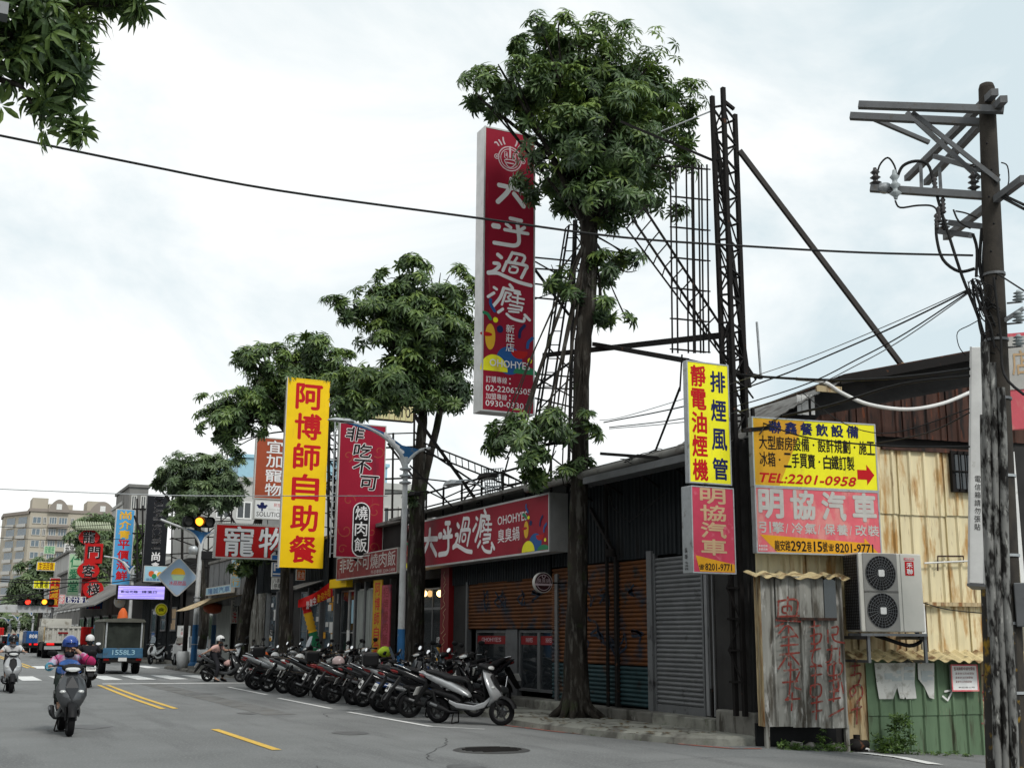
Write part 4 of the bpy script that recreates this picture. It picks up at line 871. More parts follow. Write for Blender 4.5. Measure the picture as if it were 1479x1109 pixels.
# --- red rice sign with swirls
s = sign_y('rice_shop_sign', 'crimson vertical sign with white brush characters and a black pill of three more', 487, 555.5, 612, 806, 33.0, t=.14, face='crimson', frame='ink_silver', fw_=.03)
w_, h_ = s.w, s.h
sw = s.mb('deep_red', 'swirl_print')
mm('swirl', (.34, .06, .04), .5, var=.1)
sw = s.mb('swirl', 'swirl_print')
for k_, (cx_, cz_, rr) in enumerate(((.25, .42, .14), (.8, .35, .16), (.75, .2, .12), (.2, .2, .16), (.85, .8, .14), (.2, .75, .12), (.8, .08, .12), (.15, .06, .1))):
    P = [(w_*cx_+rr*w_*(1-t/14)*math.cos(t*.55+k_), h_*cz_+rr*w_*(1-t/14)*math.sin(t*.55+k_)) for t in range(12)]; ribbon(sw, P, .03, s.y-.0004*k_)
for dx, mat, b_, yy in ((0, 'ink_white', .08, -.004), (0, 'ink_white', .05, -.007), (0, 'ink_black', .03, -.0105)):
    for i, (c_, cx_) in enumerate(zip('非吃不可', (.33, .5, .5, .67))): gq = (b_-.03)*.62*w_*.46; put(s.mb(mat), c_, w_*(cx_-.2)-gq, h_*(.985-.12*(i+1))-gq, w_*(cx_+.2)+gq, h_*(.972-.12*i)+gq, s.y+yy, b_, shear=.1)
bk = s.mb('ink_black', 'pill_print'); pc = w_*.52
P = [(pc+w_*.16*math.cos(a_), h_*.345+w_*.16*math.sin(a_)) for a_ in [math.pi*i/10 for i in range(11)]]+[(pc+w_*.16*math.cos(a_), h_*.075+w_*.16*math.sin(a_)) for a_ in [math.pi+math.pi*i/10 for i in range(11)]]
bk.add([(a_, s.y-.01, b_) for a_, b_ in P], [tuple(range(len(P)))])
P2 = [(pc+(a_-pc)*1.12, h_*.21+(b_-h_*.21)*1.035) for a_, b_ in P]; s.mb('ink_white', 'pill_rim').add([(a_, s.y-.0095, b_) for a_, b_ in P2], [tuple(range(len(P2)))])
row(s.mb('ink_white'), '燒肉飯', pc-w_*.13, h_*.04, pc+w_*.13, h_*.39, s.y-.014, .015, vertical=True)
s.done()
for k_ in range(16): MB().bar((-.12, .07, h_*(k_+.5)/16), (0, .07, h_*(k_+.5)/16), .02).build('rung', 'galv', s.e)
MB().bar((-.12, .07, 0), (-.12, .07, h_), .03).build('side_rail', 'galv', s.e)
# faded board of the rice shop
s = sign_x('rice_shop_signboard', 'faded brick red board with worn pale characters over the rice shop', 487, 574, 806, 838, 11.05, t=.2, face='sign_terracotta', frame='ink_silver', fw_=.03)
s.h; mm('faded_red', (.21, .035, .035), .6, var=.15, vs=2, dirt=((.28, .12, .11), .3, 3)); s.e.children[1].material_slots[0].link = 'OBJECT'; s.e.children[1].material_slots[0].material = MT['faded_red']
row(s.mb('ink_silver'), '非吃不可燒肉飯', s.w*.05, s.h*.3, s.w*.98, s.h*.92, s.y, .01); put(s.mb('ink_silver'), '外送專線 2204-5488', s.w*.6, s.h*.08, s.w*.97, s.h*.24, s.y, 0); s.done()
mm('strip_yellow', (.50, .30, .02), .6, var=.15, dirt=((.3, .2, .05), .3, 4)); mm('strip_pink', (.36, .06, .09), .6, var=.2, dirt=((.12, .03, .05), .4, 2))
# vertical strips by the rice shop door
for nm, lb, a, b, yt, yb, fc, tx, ink in (('strip_banner', 'narrow yellow strip banner with red characters by the rice shop door', 540, 550.5, 838, 970, 'strip_yellow', '阿博師自助餐', 'ink_red'), ('strip_banner', 'faded pink strip banner next to the yellow strip', 552, 563, 845, 968, 'strip_pink', '招牌燒肉飯便當', 'deep_red')):
    s = sign_x(nm, lb, a, b, yt, yb, 11.2, t=.03, face=fc, frame=fc, fw_=.01, cat='banner'); row(s.mb(ink), tx, s.w*.2, s.h*.02, s.w*.8, s.h*.98, s.y, .02, vertical=True); s.done()

# --- pet shop signs
s = sign_y('pet_shop_sign', 'orange brown vertical sign with white characters partly behind the yellow sign', 368, 414, 632, 721, 45.0, t=.2, face='sign_terracotta', frame='ink_silver', fw_=.04)
for mat, b_, yy in (('ink_black', .05, 0), ('ink_white', .025, -.003)): row(s.mb(mat), '宜加寵物', s.w*.34, s.h*.04, s.w*.86, s.h*.97, s.y+yy, b_, vertical=True)
s.done()
s = sign_y('solution_sign', 'small white sign with a grey tree emblem below the orange brown sign', 367, 412, 722, 750, 45.0, t=.2, face='white_clean', frame='ink_silver', fw_=.03)
put(s.mb('ink_black'), 'SOLUTION', s.w*.08, s.h*.14, s.w*.98, s.h*.38, s.y, .0); row(s.mb('ink_red'), '耐吉斯', s.w*.62, s.h*.66, s.w*.95, s.h*.85, s.y, 0)
put(s.mb('ink_silver'), 'Holistic Balance', s.w*.46, s.h*.47, s.w*.97, s.h*.58, s.y, 0)
e_ = s.mb('ink_navy', 'tree_emblem')
for k_, (a_, b_, r_) in enumerate(((.25, .68, .1), (.18, .62, .08), (.32, .62, .08), (.25, .8, .07), (.38, .7, .05), (.12, .7, .05))): disc(e_, s.w*a_, s.h*b_, s.w*r_*.9, s.h*r_, s.y-.0005*k_, 12)
ribbon(e_, [(s.w*.25, s.h*.45), (s.w*.25, s.h*.65)], .06, s.y-.004); s.done()
s = sign_y('pet_sign', 'wide red sign with two huge white characters and a toothed rim', 310, 408, 757.5, 807, 44.5, t=.22, face='sign_red', frame='ink_silver', fw_=.05)
for mat, b_, yy in (('ink_black', .05, 0), ('ink_white', .022, -.004)): row(s.mb(mat), '寵物', s.w*.1, s.h*.06, s.w*1.12, s.h*.94, s.y+yy, b_, gap=.12)
s.done(); tm = MB()
for k_ in range(34): tm.box(s.w*k_/34, -.03, s.h, s.w*(k_+.5)/34, .05, s.h+.05)
for k_ in range(16): tm.box(-.05, -.03, s.h*k_/16, 0, .05, s.h*(k_+.5)/16)
tm.build('toothed_rim', 'ink_silver', s.e)
# parking sign, small boards, red banner
s = sign_y('parking_sign', 'blue parking sign over a white plate, half behind the canteen tree trunk', 393, 414, 812, 833, 40.6, t=.12, face='sign_blue', frame='ink_silver', fw_=.02)
put(s.mb('ink_white'), 'P', s.w*.1, s.h*.4, s.w*.55, s.h*.93, s.y, .04); ribbon(s.mb('ink_white'), [(s.w*.1, s.h*.2), (s.w*.6, s.h*.2)], .05, s.y); s.done()
s = sign_y('parking_plate', 'white plate with two rows of dark characters under the blue parking sign', 393, 414, 833.5, 851, 40.6, t=.12, face='white_clean', frame='ink_silver', fw_=.02)
row(s.mb('ink_black'), '八德立體', s.w*.05, s.h*.52, s.w*.98, s.h*.92, s.y, .01); row(s.mb('ink_black'), '停車場', s.w*.1, s.h*.08, s.w*.9, s.h*.48, s.y, .01); s.done()
s = sign_y('small_board', 'narrow cream board with black and red characters by the sheet metal workshop', 334, 344, 866, 900, 51, t=.1, face='ink_silver', frame='ink_silver', fw_=.02); row(s.mb('ink_black'), '洗', s.w*.15, s.h*.5, s.w*.85, s.h*.95, s.y, .02); row(s.mb('ink_red'), '洗', s.w*.15, s.h*.04, s.w*.85, s.h*.48, s.y, .02); s.done()
s = sign_x('pale_blue_sign', 'pale blue sign with blue characters above the alley workshop', 298, 334, 849, 860, 11.2, t=.15, face='sign_paleblue', frame='ink_silver', fw_=.03); row(s.mb('ink_blue'), '隆誠汽車', s.w*.08, s.h*.12, s.w*.95, s.h*.85, s.y, .02); s.done()
s = sign_y('blue_pale_sign', 'pale blue and yellow upright board beside the pet shop tree trunk', 334, 348, 808, 848, 49, t=.1, face='sign_paleblue', frame='ink_silver', fw_=.02); row(s.mb('ink_yellow'), '修車行', s.w*.1, s.h*.05, s.w*.9, s.h*.95, s.y, .01, vertical=True); s.done()
# red banner hung between posts (soft cloth)
bn = empty('red_banner', PY(431, 862, 37.2), 'sagging red cloth banner with white and yellow characters above the striped pillar', 'banner')
A_, B_, C_, D_ = [PY(x, y_, 37.2)-bn.location for x, y_ in ((431, 866), (480, 838), (480, 861), (431, 877))]
mb = MB(); n = 12; vs = []
for j in range(4):
    for i in range(n+1):
        t = i/n; a_ = A_.lerp(B_, t); c_ = D_.lerp(C_, t); v = a_.lerp(c_, j/3); sag = .07*math.sin(math.pi*t)
        vs.append((v.x, .05*math.sin(t*9+j*.6), v.z-sag))
mb.add(vs, [(j*(n+1)+i, j*(n+1)+i+1, (j+1)*(n+1)+i+1, (j+1)*(n+1)+i) for j in range(3) for i in range(n)], True); mb.build('cloth', 'sign_red', bn)
for tx, u0_, u1_, ink in (('營業中', .22, .52, 'ink_white'), ('歡迎光臨', .55, .95, 'ink_yellow')):
    t = MB(); a_, b_ = A_.lerp(B_, u0_), A_.lerp(B_, u1_); hh_ = (A_.z-D_.z)*.62+.1
    for i, ch_ in enumerate(tx):
        k0, k1 = u0_+(u1_-u0_)*i/len(tx), u0_+(u1_-u0_)*(i+.9)/len(tx); p = A_.lerp(B_, k0); q = A_.lerp(B_, k1); put(t, ch_, p.x, p.z-.17-hh_, q.x, p.z-.17, -.065, .01)
    t.build('lettering', ink, bn)
s = sign_y('orange_board', 'small orange red board poking out from behind the canteen tree', 428, 441, 822, 838, 38.5, t=.1, face='ink_orange', frame='ink_silver', fw_=.02); row(s.mb('ink_white'), '素食', s.w*.1, s.h*.15, s.w*.9, s.h*.85, s.y, .01); s.done()
# striped balloon pillar, red / orange / green
bp_ = empty('balloon_pillar', PX(461, 948, 11.15), 'leaning ruffled pillar in red, orange and green bands by the canteen', 'pillar')
o = bp_.location; top = PY(440, 868, o.y)-o; bot = PY(461, 948, o.y)-o
for nm, t0, t1, mt_ in (('red_band', 0, .2, 'sign_red'), ('orange_band', .2, .55, 'ink_yellow'), ('green_band', .55, .93, 'ink_green'), ('blue_band', .93, 1.2, 'ink_blue')):
    n = int((t1-t0)*26); pts = [top.lerp(bot, t0+(t1-t0)*i/n) for i in range(n+1)]; MB().tube(pts, [.125+.02*(i % 2)+.01*math.sin(i*3) for i in range(n+1)], 10).build(nm, mt_, bp_)

# --- far signs
def simple(nm, lb, xl, xr, yt, yb, Y, face, tx, ink, vert=False, frame='ink_silver', t=.25, bold=.03, m_=(.1, .9, .08, .94), fw_=.05):
    s = sign_y(nm, lb, xl, xr, yt, yb, Y, t=t, face=face, frame=frame, fw_=fw_)
    if tx: row(s.mb(ink), tx, s.w*m_[0], s.h*m_[2], s.w*m_[1], s.h*m_[3], s.y-.01, bold, vertical=vert)
    return s
s = sign_y('black_sign', 'tall black sign with white sideways Latin letters under the far street tree', 209, 241, 716, 842, 72, t=.3, face='sign_black', frame='sign_black', fw_=.04)
L_ = MB(); put(L_, 'XUANCSIN', 0, 0, s.h*.60, s.w*.40, 0, .012)
s.mb('ink_white').add([(s.w*.32+v.z, s.y-.01, s.h*.99-v.x) for v in L_.v], L_.f); row(s.mb('ink_white'), '尚鑫', s.w*.36, s.h*.13, s.w*.74, s.h*.36, s.y-.01, .03, vertical=True); s.done()
s = sign_y('seafood_sign', 'tall sky blue sign with yellow and red characters beside the grey tower', 164, 192, 735, 845, 87, t=.3, face='sign_sky', frame='ink_silver', fw_=.06)
row(s.mb('ink_yellow'), '尚介青', s.w*.2, s.h*.6, s.w*.82, s.h*.98, s.y-.01, .05, vertical=True); row(s.mb('ink_red'), '平價海鮮', s.w*.2, s.h*.06, s.w*.82, s.h*.6, s.y-.01, .05, vertical=True); s.done()
mm('roof_glaze', (.33, .36, .25), .5, var=.2, vs=2)
# red inn sign: round plaques on a red post under a little tiled roof
Yi = 104.; inn = empty('inn_sign', PY(132, 880, Yi), 'red inn sign of round plaques with black characters under a small tiled roof', 'sign'); o = inn.location
def lp3(x, y_): v = PY(x, y_, Yi)-o; return v.x, v.z
for cpx, cpy, rx, rz_, ch_ in ((128, 776, 13, 10, '龍'), (135, 798, 0, 0, '門'), (127, 824, 14, 11, '客'), (134, 851, 13, 12, '棧')):
    x_, z_ = lp3(cpx, cpy); k_ = 104/1720*1.03
    if rx: MB().tube([(x_, -.32, z_), (x_, .1, z_)], 1, 4).v
    if rx:
        q = MB(); n = 18; P = [(x_+rx*k_*math.cos(2*math.pi*i/n), z_+rz_*k_*math.sin(2*math.pi*i/n)) for i in range(n)]; q.prism(P, -.35, 0, 'y'); q.build('round_plaque', 'sign_red', inn)
    else: MB().box(x_-11*k_, -.34, z_-14*k_, x_+11*k_, 0, z_+12*k_).build('square_plaque', 'sign_red', inn)
    for mat, b_, yy in (('ink_white', .06, -.37), ('ink_black', .03, -.39)): t = MB(); put(t, ch_, x_-8*k_, z_-8*k_, x_+8*k_, z_+8*k_, yy, b_); t.build('lettering', mat, inn)
x_, z_ = lp3(130, 800); MB().box(x_-.45, 0, lp3(130, 872)[1], x_+.7, .3, lp3(130, 772)[1]).build('post', 'deep_red', inn)
(xa, za), (xb, zb_) = lp3(108, 764), lp3(160, 757); rr = MB()
rr.add([(xa, -.9, za), (xb, -.9, za), (xb, .3, za+.6), (xa, .3, za+.6), (xa, .3, za+.5), (xb, .3, za+.5), (xb, -.9, za-.1), (xa, -.9, za-.1)], [(0, 1, 2, 3), (4, 5, 6, 7), (0, 7, 6, 1), (2, 5, 4, 3), (0, 3, 4, 7), (1, 6, 5, 2)]); rf_ = rr.build('tiled_roof', 'roof_glaze', inn)
for i in range(15):
    u_ = xa+(xb-xa)*(i+.5)/15; tl = MB(); tl.tube([(u_, -.98, za+.02), (u_, .3, za+.66)], .07, 6); tl.build('tile', 'roof_glaze', rf_)
simple('green_sign', 'pale green sign with dark characters left of the red inn sign', 98, 116, 799, 860, 118, 'sign_palegreen', '仁愛堂', 'ink_green', True).done()
simple('general_store_sign', 'small bright yellow sign with dark red characters before the tree belt', 53, 80, 811, 824, 118, 'sign_yellow', '生活百貨', 'deep_red', bold=.02).done()
simple('red_sign', 'narrow red sign with orange characters over the far crossing', 70.5, 86.5, 834, 877, 108, 'sign_red', '中醫減重', 'ink_yellow', True, bold=.03).done()
simple('navy_sign', 'small dark navy sign with a pale script below the red inn sign', 94, 124, 861, 871, 100, 'ink_navy', '松分香', 'ink_white', bold=.02).done()
simple('blue_board', 'plain blue board with red characters below the inn sign', 124, 149, 867, 880, 98, 'sign_blue', '生猛海鮮', 'sign_red', bold=.02, m_=(.15, .85, .08, .4)).done()
simple('yellow_white_sign', 'yellow and white sign behind the narrow red one', 48, 72, 838, 850, 122, 'sign_lemon', '大賣場', 'ink_black', bold=.02).done()
simple('white_board', 'pale board with dark characters high by the apartment block', 92, 109, 785, 804, 160, 'white', '租售', 'ink_black', bold=.02).done()
simple('pale_green_board', 'mint green board high before the apartment block', 63, 80, 788, 800, 165, 'sign_palegreen', '安親班', 'ink_green', bold=.02).done()
simple('pink_sign', 'small faded pink sign left of the navy sign', 84, 94, 858, 872, 112, 'sign_pink', '茶', 'white', bold=.02).done()
s = sign_y('picture_board', 'pale blue picture board of drinks below the black sign', 208, 243, 817, 840, 66, t=.2, face='sign_paleblue', frame='ink_silver', fw_=.03); e_ = s
for k_, (a_, b_, c_, m_) in enumerate(((.3, .5, .12, 'ink_orange'), (.5, .55, .1, 'white'), (.65, .45, .12, 'ink_yellow'), (.42, .35, .1, 'ink_green'), (.78, .5, .07, 'ink_red'))): disc(s.mb(m_, 'round_print'), s.w*a_, s.h*b_, s.w*c_, s.h*c_*1.6, s.y-.002*k_, 14)
row(s.mb('ink_blue'), '甜品鮮果冰', s.w*.1, s.h*.05, s.w*.8, s.h*.22, s.y, .01); s.done()
# diamond sign
dg = empty('diamond_sign', PY(257, 833, 60.5), 'pale blue diamond sign with a bowl of shaved ice beside the traffic signal', 'sign'); k_ = 60.5/1720*1.07
P = []
for i in range(4):
    a_ = math.pi/2*i
    for da in (-.12, 0, .12): P.append((25*k_*(1-.05*abs(da)/.12)*math.cos(a_+da), 25*k_*(1-.05*abs(da)/.12)*math.sin(a_+da)))
MB().prism(P, 0, .18, 'y').build('casing', 'ink_silver', dg); mm('diamond_blue', (.30, .40, .52), .45, var=.04); MB().prism([(a_*.93, b_*.93) for a_, b_ in P], -.012, -.002, 'y').build('face_panel', 'diamond_blue', dg)
t = MB(); disc(t, 0, .12, .34, .32, -.016, 20, 0, 180); t.build('shaved_ice_print', 'ink_yellow', dg); t = MB(); t.add([(-.36, -.018, .1), (.36, -.018, .1), (.22, -.018, -.16), (-.22, -.018, -.16)], [(0, 1, 2, 3)]); t.build('bowl_print', 'sign_palegreen', dg)
t = MB(); row(t, '冰品甜品', -.42, -.4, .42, -.2, -.016, .01); t.build('lettering', 'ink_red', dg)
# LED board
ld = empty('led_board', PY(170, 864, 65.4), 'lit violet LED board with dark characters over the street, on a bent pole', 'led sign'); q = PY(238, 847, 65.4)-ld.location
MB().box(-.08, 0, -.05, q.x+.08, .25, q.z+.05).build('casing', 'steel_dark', ld); mm('led', (.50, .42, .95), .4, var=0, emit=.42); mm('led2', (.16, .12, .70), .4, var=0, emit=.35)
MB().box(0, -.012, 0, q.x, 0, q.z).build('screen', 'led', ld)
for i in range(7): MB().box(q.x*(.1 if i % 2 else 0), -.016, q.z*(.08+.13*i), q.x*(1 if i % 3 else .8), -.013, q.z*(.11+.13*i)).build('light_line', 'led2', ld)
t = MB(); row(t, '歡迎光臨', q.x*.05, q.z*.45, q.x*.42, q.z*.66, -.02, .03); row(t, '請慢行', q.x*.5, q.z*.45, q.x*.85, q.z*.66, -.02, .03); t.build('lettering', 'ink_navy', ld)
# round signs
def roundsign(nm, lb, px, py, rpx, Y, face, ink, tx):
    o = empty(nm, PY(px, py, Y), lb, 'sign'); r_ = rpx*Y/1720*1.08; MB().cyl((0, .05, 0), r_, .1, 'y', 24).build('casing', 'ink_silver', o); t = MB(); disc(t, 0, 0, r_*.93, r_*.93, -.003); t.build('face_panel', face, o)
    t = MB(); ring(t, 0, 0, r_*.75, r_*.06, -.006); row(t, tx, -r_*.55, -r_*.3, r_*.55, r_*.3, -.006, .02); t.build('lettering', ink, o); return o
roundsign('round_sign', 'round yellow green sign on the dark shop front', 233, 880, 8, 69, 'sign_lemon', 'ink_black', '食')
roundsign('round_sign', 'round cream sign half hidden under the LED board', 173, 869, 7, 84, 'ink_silver', 'ink_tan', '茶飲')
rs = roundsign('round_sign', 'small dark maroon round sign on a bracket by the half open shutter', 785, 841, 15, 21.4, 'maroon' if mm('maroon', (.05, .018, .022), .5) else '', 'ink_pinkish', '')
t = MB(); t.box(-.19, -.012, -.06, .19, -.008, -.02); row(t, '臭臭鍋', -.14, -.005, .14, .08, -.012, 0); ring(t, 0, .12, .035, .015, -.01, 12); t.build('emblem', 'ink_pinkish', rs); MB().bar((.2, .05, 0), (.75, .05, 0), .03).build('bracket', 'steel_dark', rs)
s = sign_y('number_plate_sign', 'white plate with rows of black and red figures on the alley post', 256, 275, 903, 919, 60.5, t=.06, face='white', frame='ink_silver', fw_=.01)
for i in range(3): row(s.mb('ink_black'), '回', s.w*(.28+.2*i), s.h*.5, s.w*(.42+.2*i), s.h*.75, s.y, .03); row(s.mb('ink_red'), '回', s.w*(.28+.2*i), s.h*.15, s.w*(.42+.2*i), s.h*.42, s.y, .03)
s.done()
s = sign_y('blue_wayfinding_sign', 'small dark blue board hanging by the parking sign', 392, 412, 801, 809, 42, t=.1, face='sign_blue', frame='ink_silver', fw_=.02); s.done()
# billboard with telephone number behind the trees
s = sign_y('cream_billboard', 'cream billboard with big dark digits showing between tree crowns', 500, 598, 578, 606, 40, t=.2, face='cream_face' if mm('cream_face', (.60, .55, .30), .6, var=.08) else '', frame='steel_dark', fw_=.04)
put(s.mb('ink_black'), '2201-410', s.w*.28, s.h*.2, s.w*.95, s.h*.75, s.y, .02); s.done()
for k_ in range(12): MB().box(s.w*(k_+.5)/12, -.02, .02, s.w*(k_+.5)/12+.02, -.007, s.h-.02).build('panel_seam', 'cream_rusty', s.e)

# --- the four signs at the corner
s = sign_y('exhaust_duct_sign', 'lemon yellow vertical sign with red and navy character columns on the steel tower', 993, 1054, 524, 699, 14.95, t=.1, face='sign_lemon', frame='galv', fw_=.02)
row(s.mb('ink_red'), '靜電油煙機', s.w*.09, s.h*.015, s.w*.45, s.h*.975, s.y, .045, gap=.08, vertical=True); row(s.mb('ink_navy'), '排煙風管', s.w*.55, s.h*.01, s.w*.92, s.h*.965, s.y, .04, gap=.24, vertical=True); s.done()
s = sign_y('car_repair_sign', 'faded pink vertical sign with four tan characters below the lemon sign', 999, 1061, 703, 828, 14.85, t=.26, face='sign_rose', frame='galv', fw_=.018)
row(s.mb('ink_tan'), '明協汽車', s.w*.2, s.h*.2, s.w*.8, s.h*.99, s.y, .045, gap=.06, vertical=True)
MB().add([(s.w*.07, s.y-.002, s.h*.2), (s.w*.97, s.y-.002, s.h*.11), (s.w*.97, s.y-.002, s.h*.02), (s.w*.16, s.y-.002, s.h*.02)], [(3, 2, 1, 0)]).build('arrow_band', 'sign_orange', s.e)
put(s.mb('ink_black'), '8201-9771', s.w*.28, s.h*.035, s.w*.9, s.h*.115, s.y-.004, .03); put(s.mb('ink_black'), '☎', s.w*.14, s.h*.04, s.w*.26, s.h*.1, s.y-.004, .02)
t = MB(); 
for i, c_ in enumerate('長泰'): put(t, c_, .05, .3-i*.09, .12, .37-i*.09, -.005, .01)
ob = t.build('side_lettering', 'ink_black', s.e); ob.rotation_euler = (0, 0, -math.pi/2); ob.location = (-.003, .24, 0)
for i, c_ in enumerate(['TEL', '2208', '8298']):
    t = MB(); put(t, c_, .05, .14-i*.045, .13, .17-i*.045, -.005, .01); ob = t.build('side_lettering', 'ink_black', s.e); ob.rotation_euler = (0, 0, -math.pi/2); ob.location = (-.003, .24, 0)
s.done()
def wsign(nm, lb, xl, xr, yt, yb, off, face):
    ym = (yt+yb)/2; (u0_, _), (u1_, _) = W(xl, ym, off), W(xr, ym, off); z1_, z0_ = W((xl+xr)/2, yt, off)[1], W((xl+xr)/2, yb, off)[1]
    return Sign(nm, lb, 'sign', u1_-u0_, z1_-z0_, P0+du*u0_+dn*off+Vector((0, 0, z0_)), rz=AR, t=.12, face=face, frame='galv', fw_=.022)
s = wsign('kitchen_equipment_sign', 'wide yellow sign with navy and black rows and a red arrow on the cream shed', 1087, 1266, 607, 706, .3, 'sign_lemon'); w_, h_ = s.w, s.h
mm('sign_amber', (.68, .36, .03), .45, var=.1, vs=3)
MB().add([(.03, s.y-.0008, .03), (w_*.2, s.y-.0008, .03), (w_*.42, s.y-.0008, h_-.03), (.03, s.y-.0008, h_-.03)], [(0, 1, 2, 3)]).build('amber_corner', 'sign_amber', s.e)
row(s.mb('ink_navy'), '聯鑫餐飲設備', w_*.12, h_*.77, w_*.87, h_*.955, s.y-.002, .045, gap=.2)
row(s.mb('ink_black'), '大型廚房設備·設計規劃·施工', w_*.05, h_*.535, w_*.985, h_*.735, s.y-.002, .035, gap=.02); row(s.mb('ink_black'), '冰箱·二手買賣·白鐵訂製', w_*.05, h_*.29, w_*.81, h_*.5, s.y-.002, .035, gap=.02)
put(s.mb('ink_red'), 'TEL:2201-0958', w_*.045, h_*.06, w_*.82, h_*.2, s.y-.002, .04, shear=.25)
ax, az, aw = w_*.83, h_*.24, w_*.14; MB().add([(ax, s.y-.002, az-.07*h_), (ax+aw*.55, s.y-.002, az-.07*h_), (ax+aw*.55, s.y-.002, az-.15*h_), (ax+aw, s.y-.002, az), (ax+aw*.55, s.y-.002, az+.15*h_), (ax+aw*.55, s.y-.002, az+.07*h_), (ax, s.y-.002, az+.07*h_)], [(0, 1, 2, 3, 4, 5, 6)]).build('red_arrow', 'ink_red', s.e); s.done()
s = wsign('car_service_sign', 'wide faded pink sign with huge grey characters and an amber arrow band', 1091, 1271, 706, 801, .3, 'sign_pink'); w_, h_ = s.w, s.h
row(s.mb('ink_silver'), '明協汽車', w_*.0, h_*.52, w_*1.0, h_*.97, s.y-.002, .055, gap=.2)
for i, c_ in enumerate(('引擎', '冷氣', '保養', '改裝')): row(s.mb('ink_silver'), c_, w_*(.02+.255*i), h_*.305, w_*(.225+.255*i), h_*.475, s.y-.002, .03, gap=.1)
for i in range(3): ribbon(s.mb('ink_silver'), [(w_*(.235+.255*i), h_*.31), (w_*(.25+.255*i), h_*.45)], .012, s.y-.002, False)
MB().add([(w_*.03, s.y-.001, h_*.28), (w_*.16, s.y-.001, h_*.02), (w_*.985, s.y-.001, h_*.02), (w_*.86, s.y-.001, h_*.275), (w_*.86, s.y-.001, h_*.2)], [(0, 1, 2, 3, 4)]).build('arrow_band', 'sign_orange', s.e)
row(s.mb('ink_black'), '龍安路292巷15號', w_*.14, h_*.045, w_*.56, h_*.2, s.y-.003, .03, gap=.04); put(s.mb('ink_black'), '8201-9771', w_*.62, h_*.045, w_*.93, h_*.185, s.y-.003, .035); put(s.mb('ink_black'), '☎', w_*.565, h_*.06, w_*.61, h_*.17, s.y-.003, .02)
for i in range(2): row(s.mb('ink_white'), '長泰招牌', w_*.015, h_*(.04+.05*i), w_*.085, h_*(.075+.05*i), s.y-.003, .01)
s.done()
# notice plate
s = wsign('notice_plate', 'white notice plate with a pink rim and red print on the green sheets', 1373.5, 1412.5, 959, 998, .16, 'white_clean'); s.t
for ch_ in list(s.e.children):
    if ch_.name.startswith('trim'): ch_.material_slots[0].link = 'OBJECT'; ch_.material_slots[0].material = MT['sign_pink']
s.e.children[0].scale.y = .3
row(s.mb('deep_red'), '監視錄影中請勿張貼', s.w*.12, s.h*.78, s.w*.9, s.h*.9, s.y, .01)
for i in range(3): row(s.mb('deep_red'), '違者依法究辦罰款', s.w*.15, s.h*(.62-.15*i), s.w*(.86-.05*i), s.h*(.7-.15*i), s.y, 0)
put(s.mb('ink_black'), '新莊區公所', s.w*.25, s.h*.12, s.w*.85, s.h*.18, s.y, 0); s.done()
mm('steel_stay', (.05, .045, .042), .7, var=.2)
# ================================================================ STEEL TOWERS
def ladder(par, a0, a1, b0, b1, n, w_=.04, rw=.02, diag=False, mat='steel_dark'):
    a0, a1, b0, b1 = map(Vector, (a0, a1, b0, b1))
    bar('leg', a0, a1, w_, mat, par); bar('leg', b0, b1, w_, mat, par)
    for i in range(n+1):
        t = i/n; bar('rung', a0.lerp(a1, t), b0.lerp(b1, t), rw, mat, par)
        if diag and i < n: bar('brace', (a0.lerp(a1, t) if i % 2 else b0.lerp(b1, t)), (b0.lerp(b1, t+1/n) if i % 2 else a0.lerp(a1, t+1/n)), rw, mat, par)
YT = 15.35
tw = empty('steel_tower', (PY(1066, 1030, YT).x, YT, .45), 'tall dark lattice steel tower rising from the concrete block behind the lemon sign', 'tower')
ztop = PY(1045, 146, YT).z
LEG = []
for px, dy in ((1029, -.06), (1045, -.2), (1061, .18), (1045, .4)):
    t = PY(px, 155, YT+dy); LEG.append((t.x, YT+dy))
for k, (x_, y_) in enumerate(LEG): bar('leg', (x_+(.04 if k else .1), y_, .4), (x_, y_, ztop-(0, -.12, .1, .05)[k]), .066, 'steel_dark', tw)
prev = None
for i in range(21):
    z = .9+(ztop-1.1)*i/20
    for a, b in ((0, 1), (1, 2), (2, 3), (3, 0)):
        p = Vector((*LEG[a], z)); q = Vector((*LEG[b], z)); bar('rung', p, q, .03, 'steel_dark', tw)
        if i < 20 and a in (0, 1, 3): q2 = Vector((*LEG[b], z+(ztop-1.1)/20)); (bar('brace', p, q2, .022, 'steel_dark', tw) if (i+a) % 2 else bar('brace', q, Vector((*LEG[a], z+(ztop-1.1)/20)), .022, 'steel_dark', tw))
bar('brace', PY(1029, 160, YT), PY(1082, 560, YT+.2), .06, 'steel_dark', tw)
bar('brace', PY(1030, 232, YT), PY(897, 176, YT+1.5), .04, 'steel_dark', tw)
bar('brace', PY(1045, 146, YT), PY(1060, 158, YT), .05, 'steel_dark', tw)
bar('brace', PY(1029, 160, YT), PY(955, 190, YT+1), .02, 'galv', tw)
# lower right companion post with rungs
for px in (1058, 1078, 1090): t = PY(px, 640, YT+.3); bar('leg', (t.x, YT+.3, .46 if px < 1085 else 4.2), (t.x-.02, YT+.3, PY(px, 470 if px < 1085 else 590, YT+.3).z), .09 if px == 1078 else .05, 'steel_dark', tw)
for i in range(14): z = .8+i*.42; bar('rung', (PY(1058, 640, YT+.3).x, YT+.3, z), (PY(1080, 640, YT+.3).x, YT+.3, z), .028, 'steel_dark', tw)
bar('cable_pole', PY(1093, 465, YT+1), PY(1099, 545, YT+1), .03, 'galv', tw)

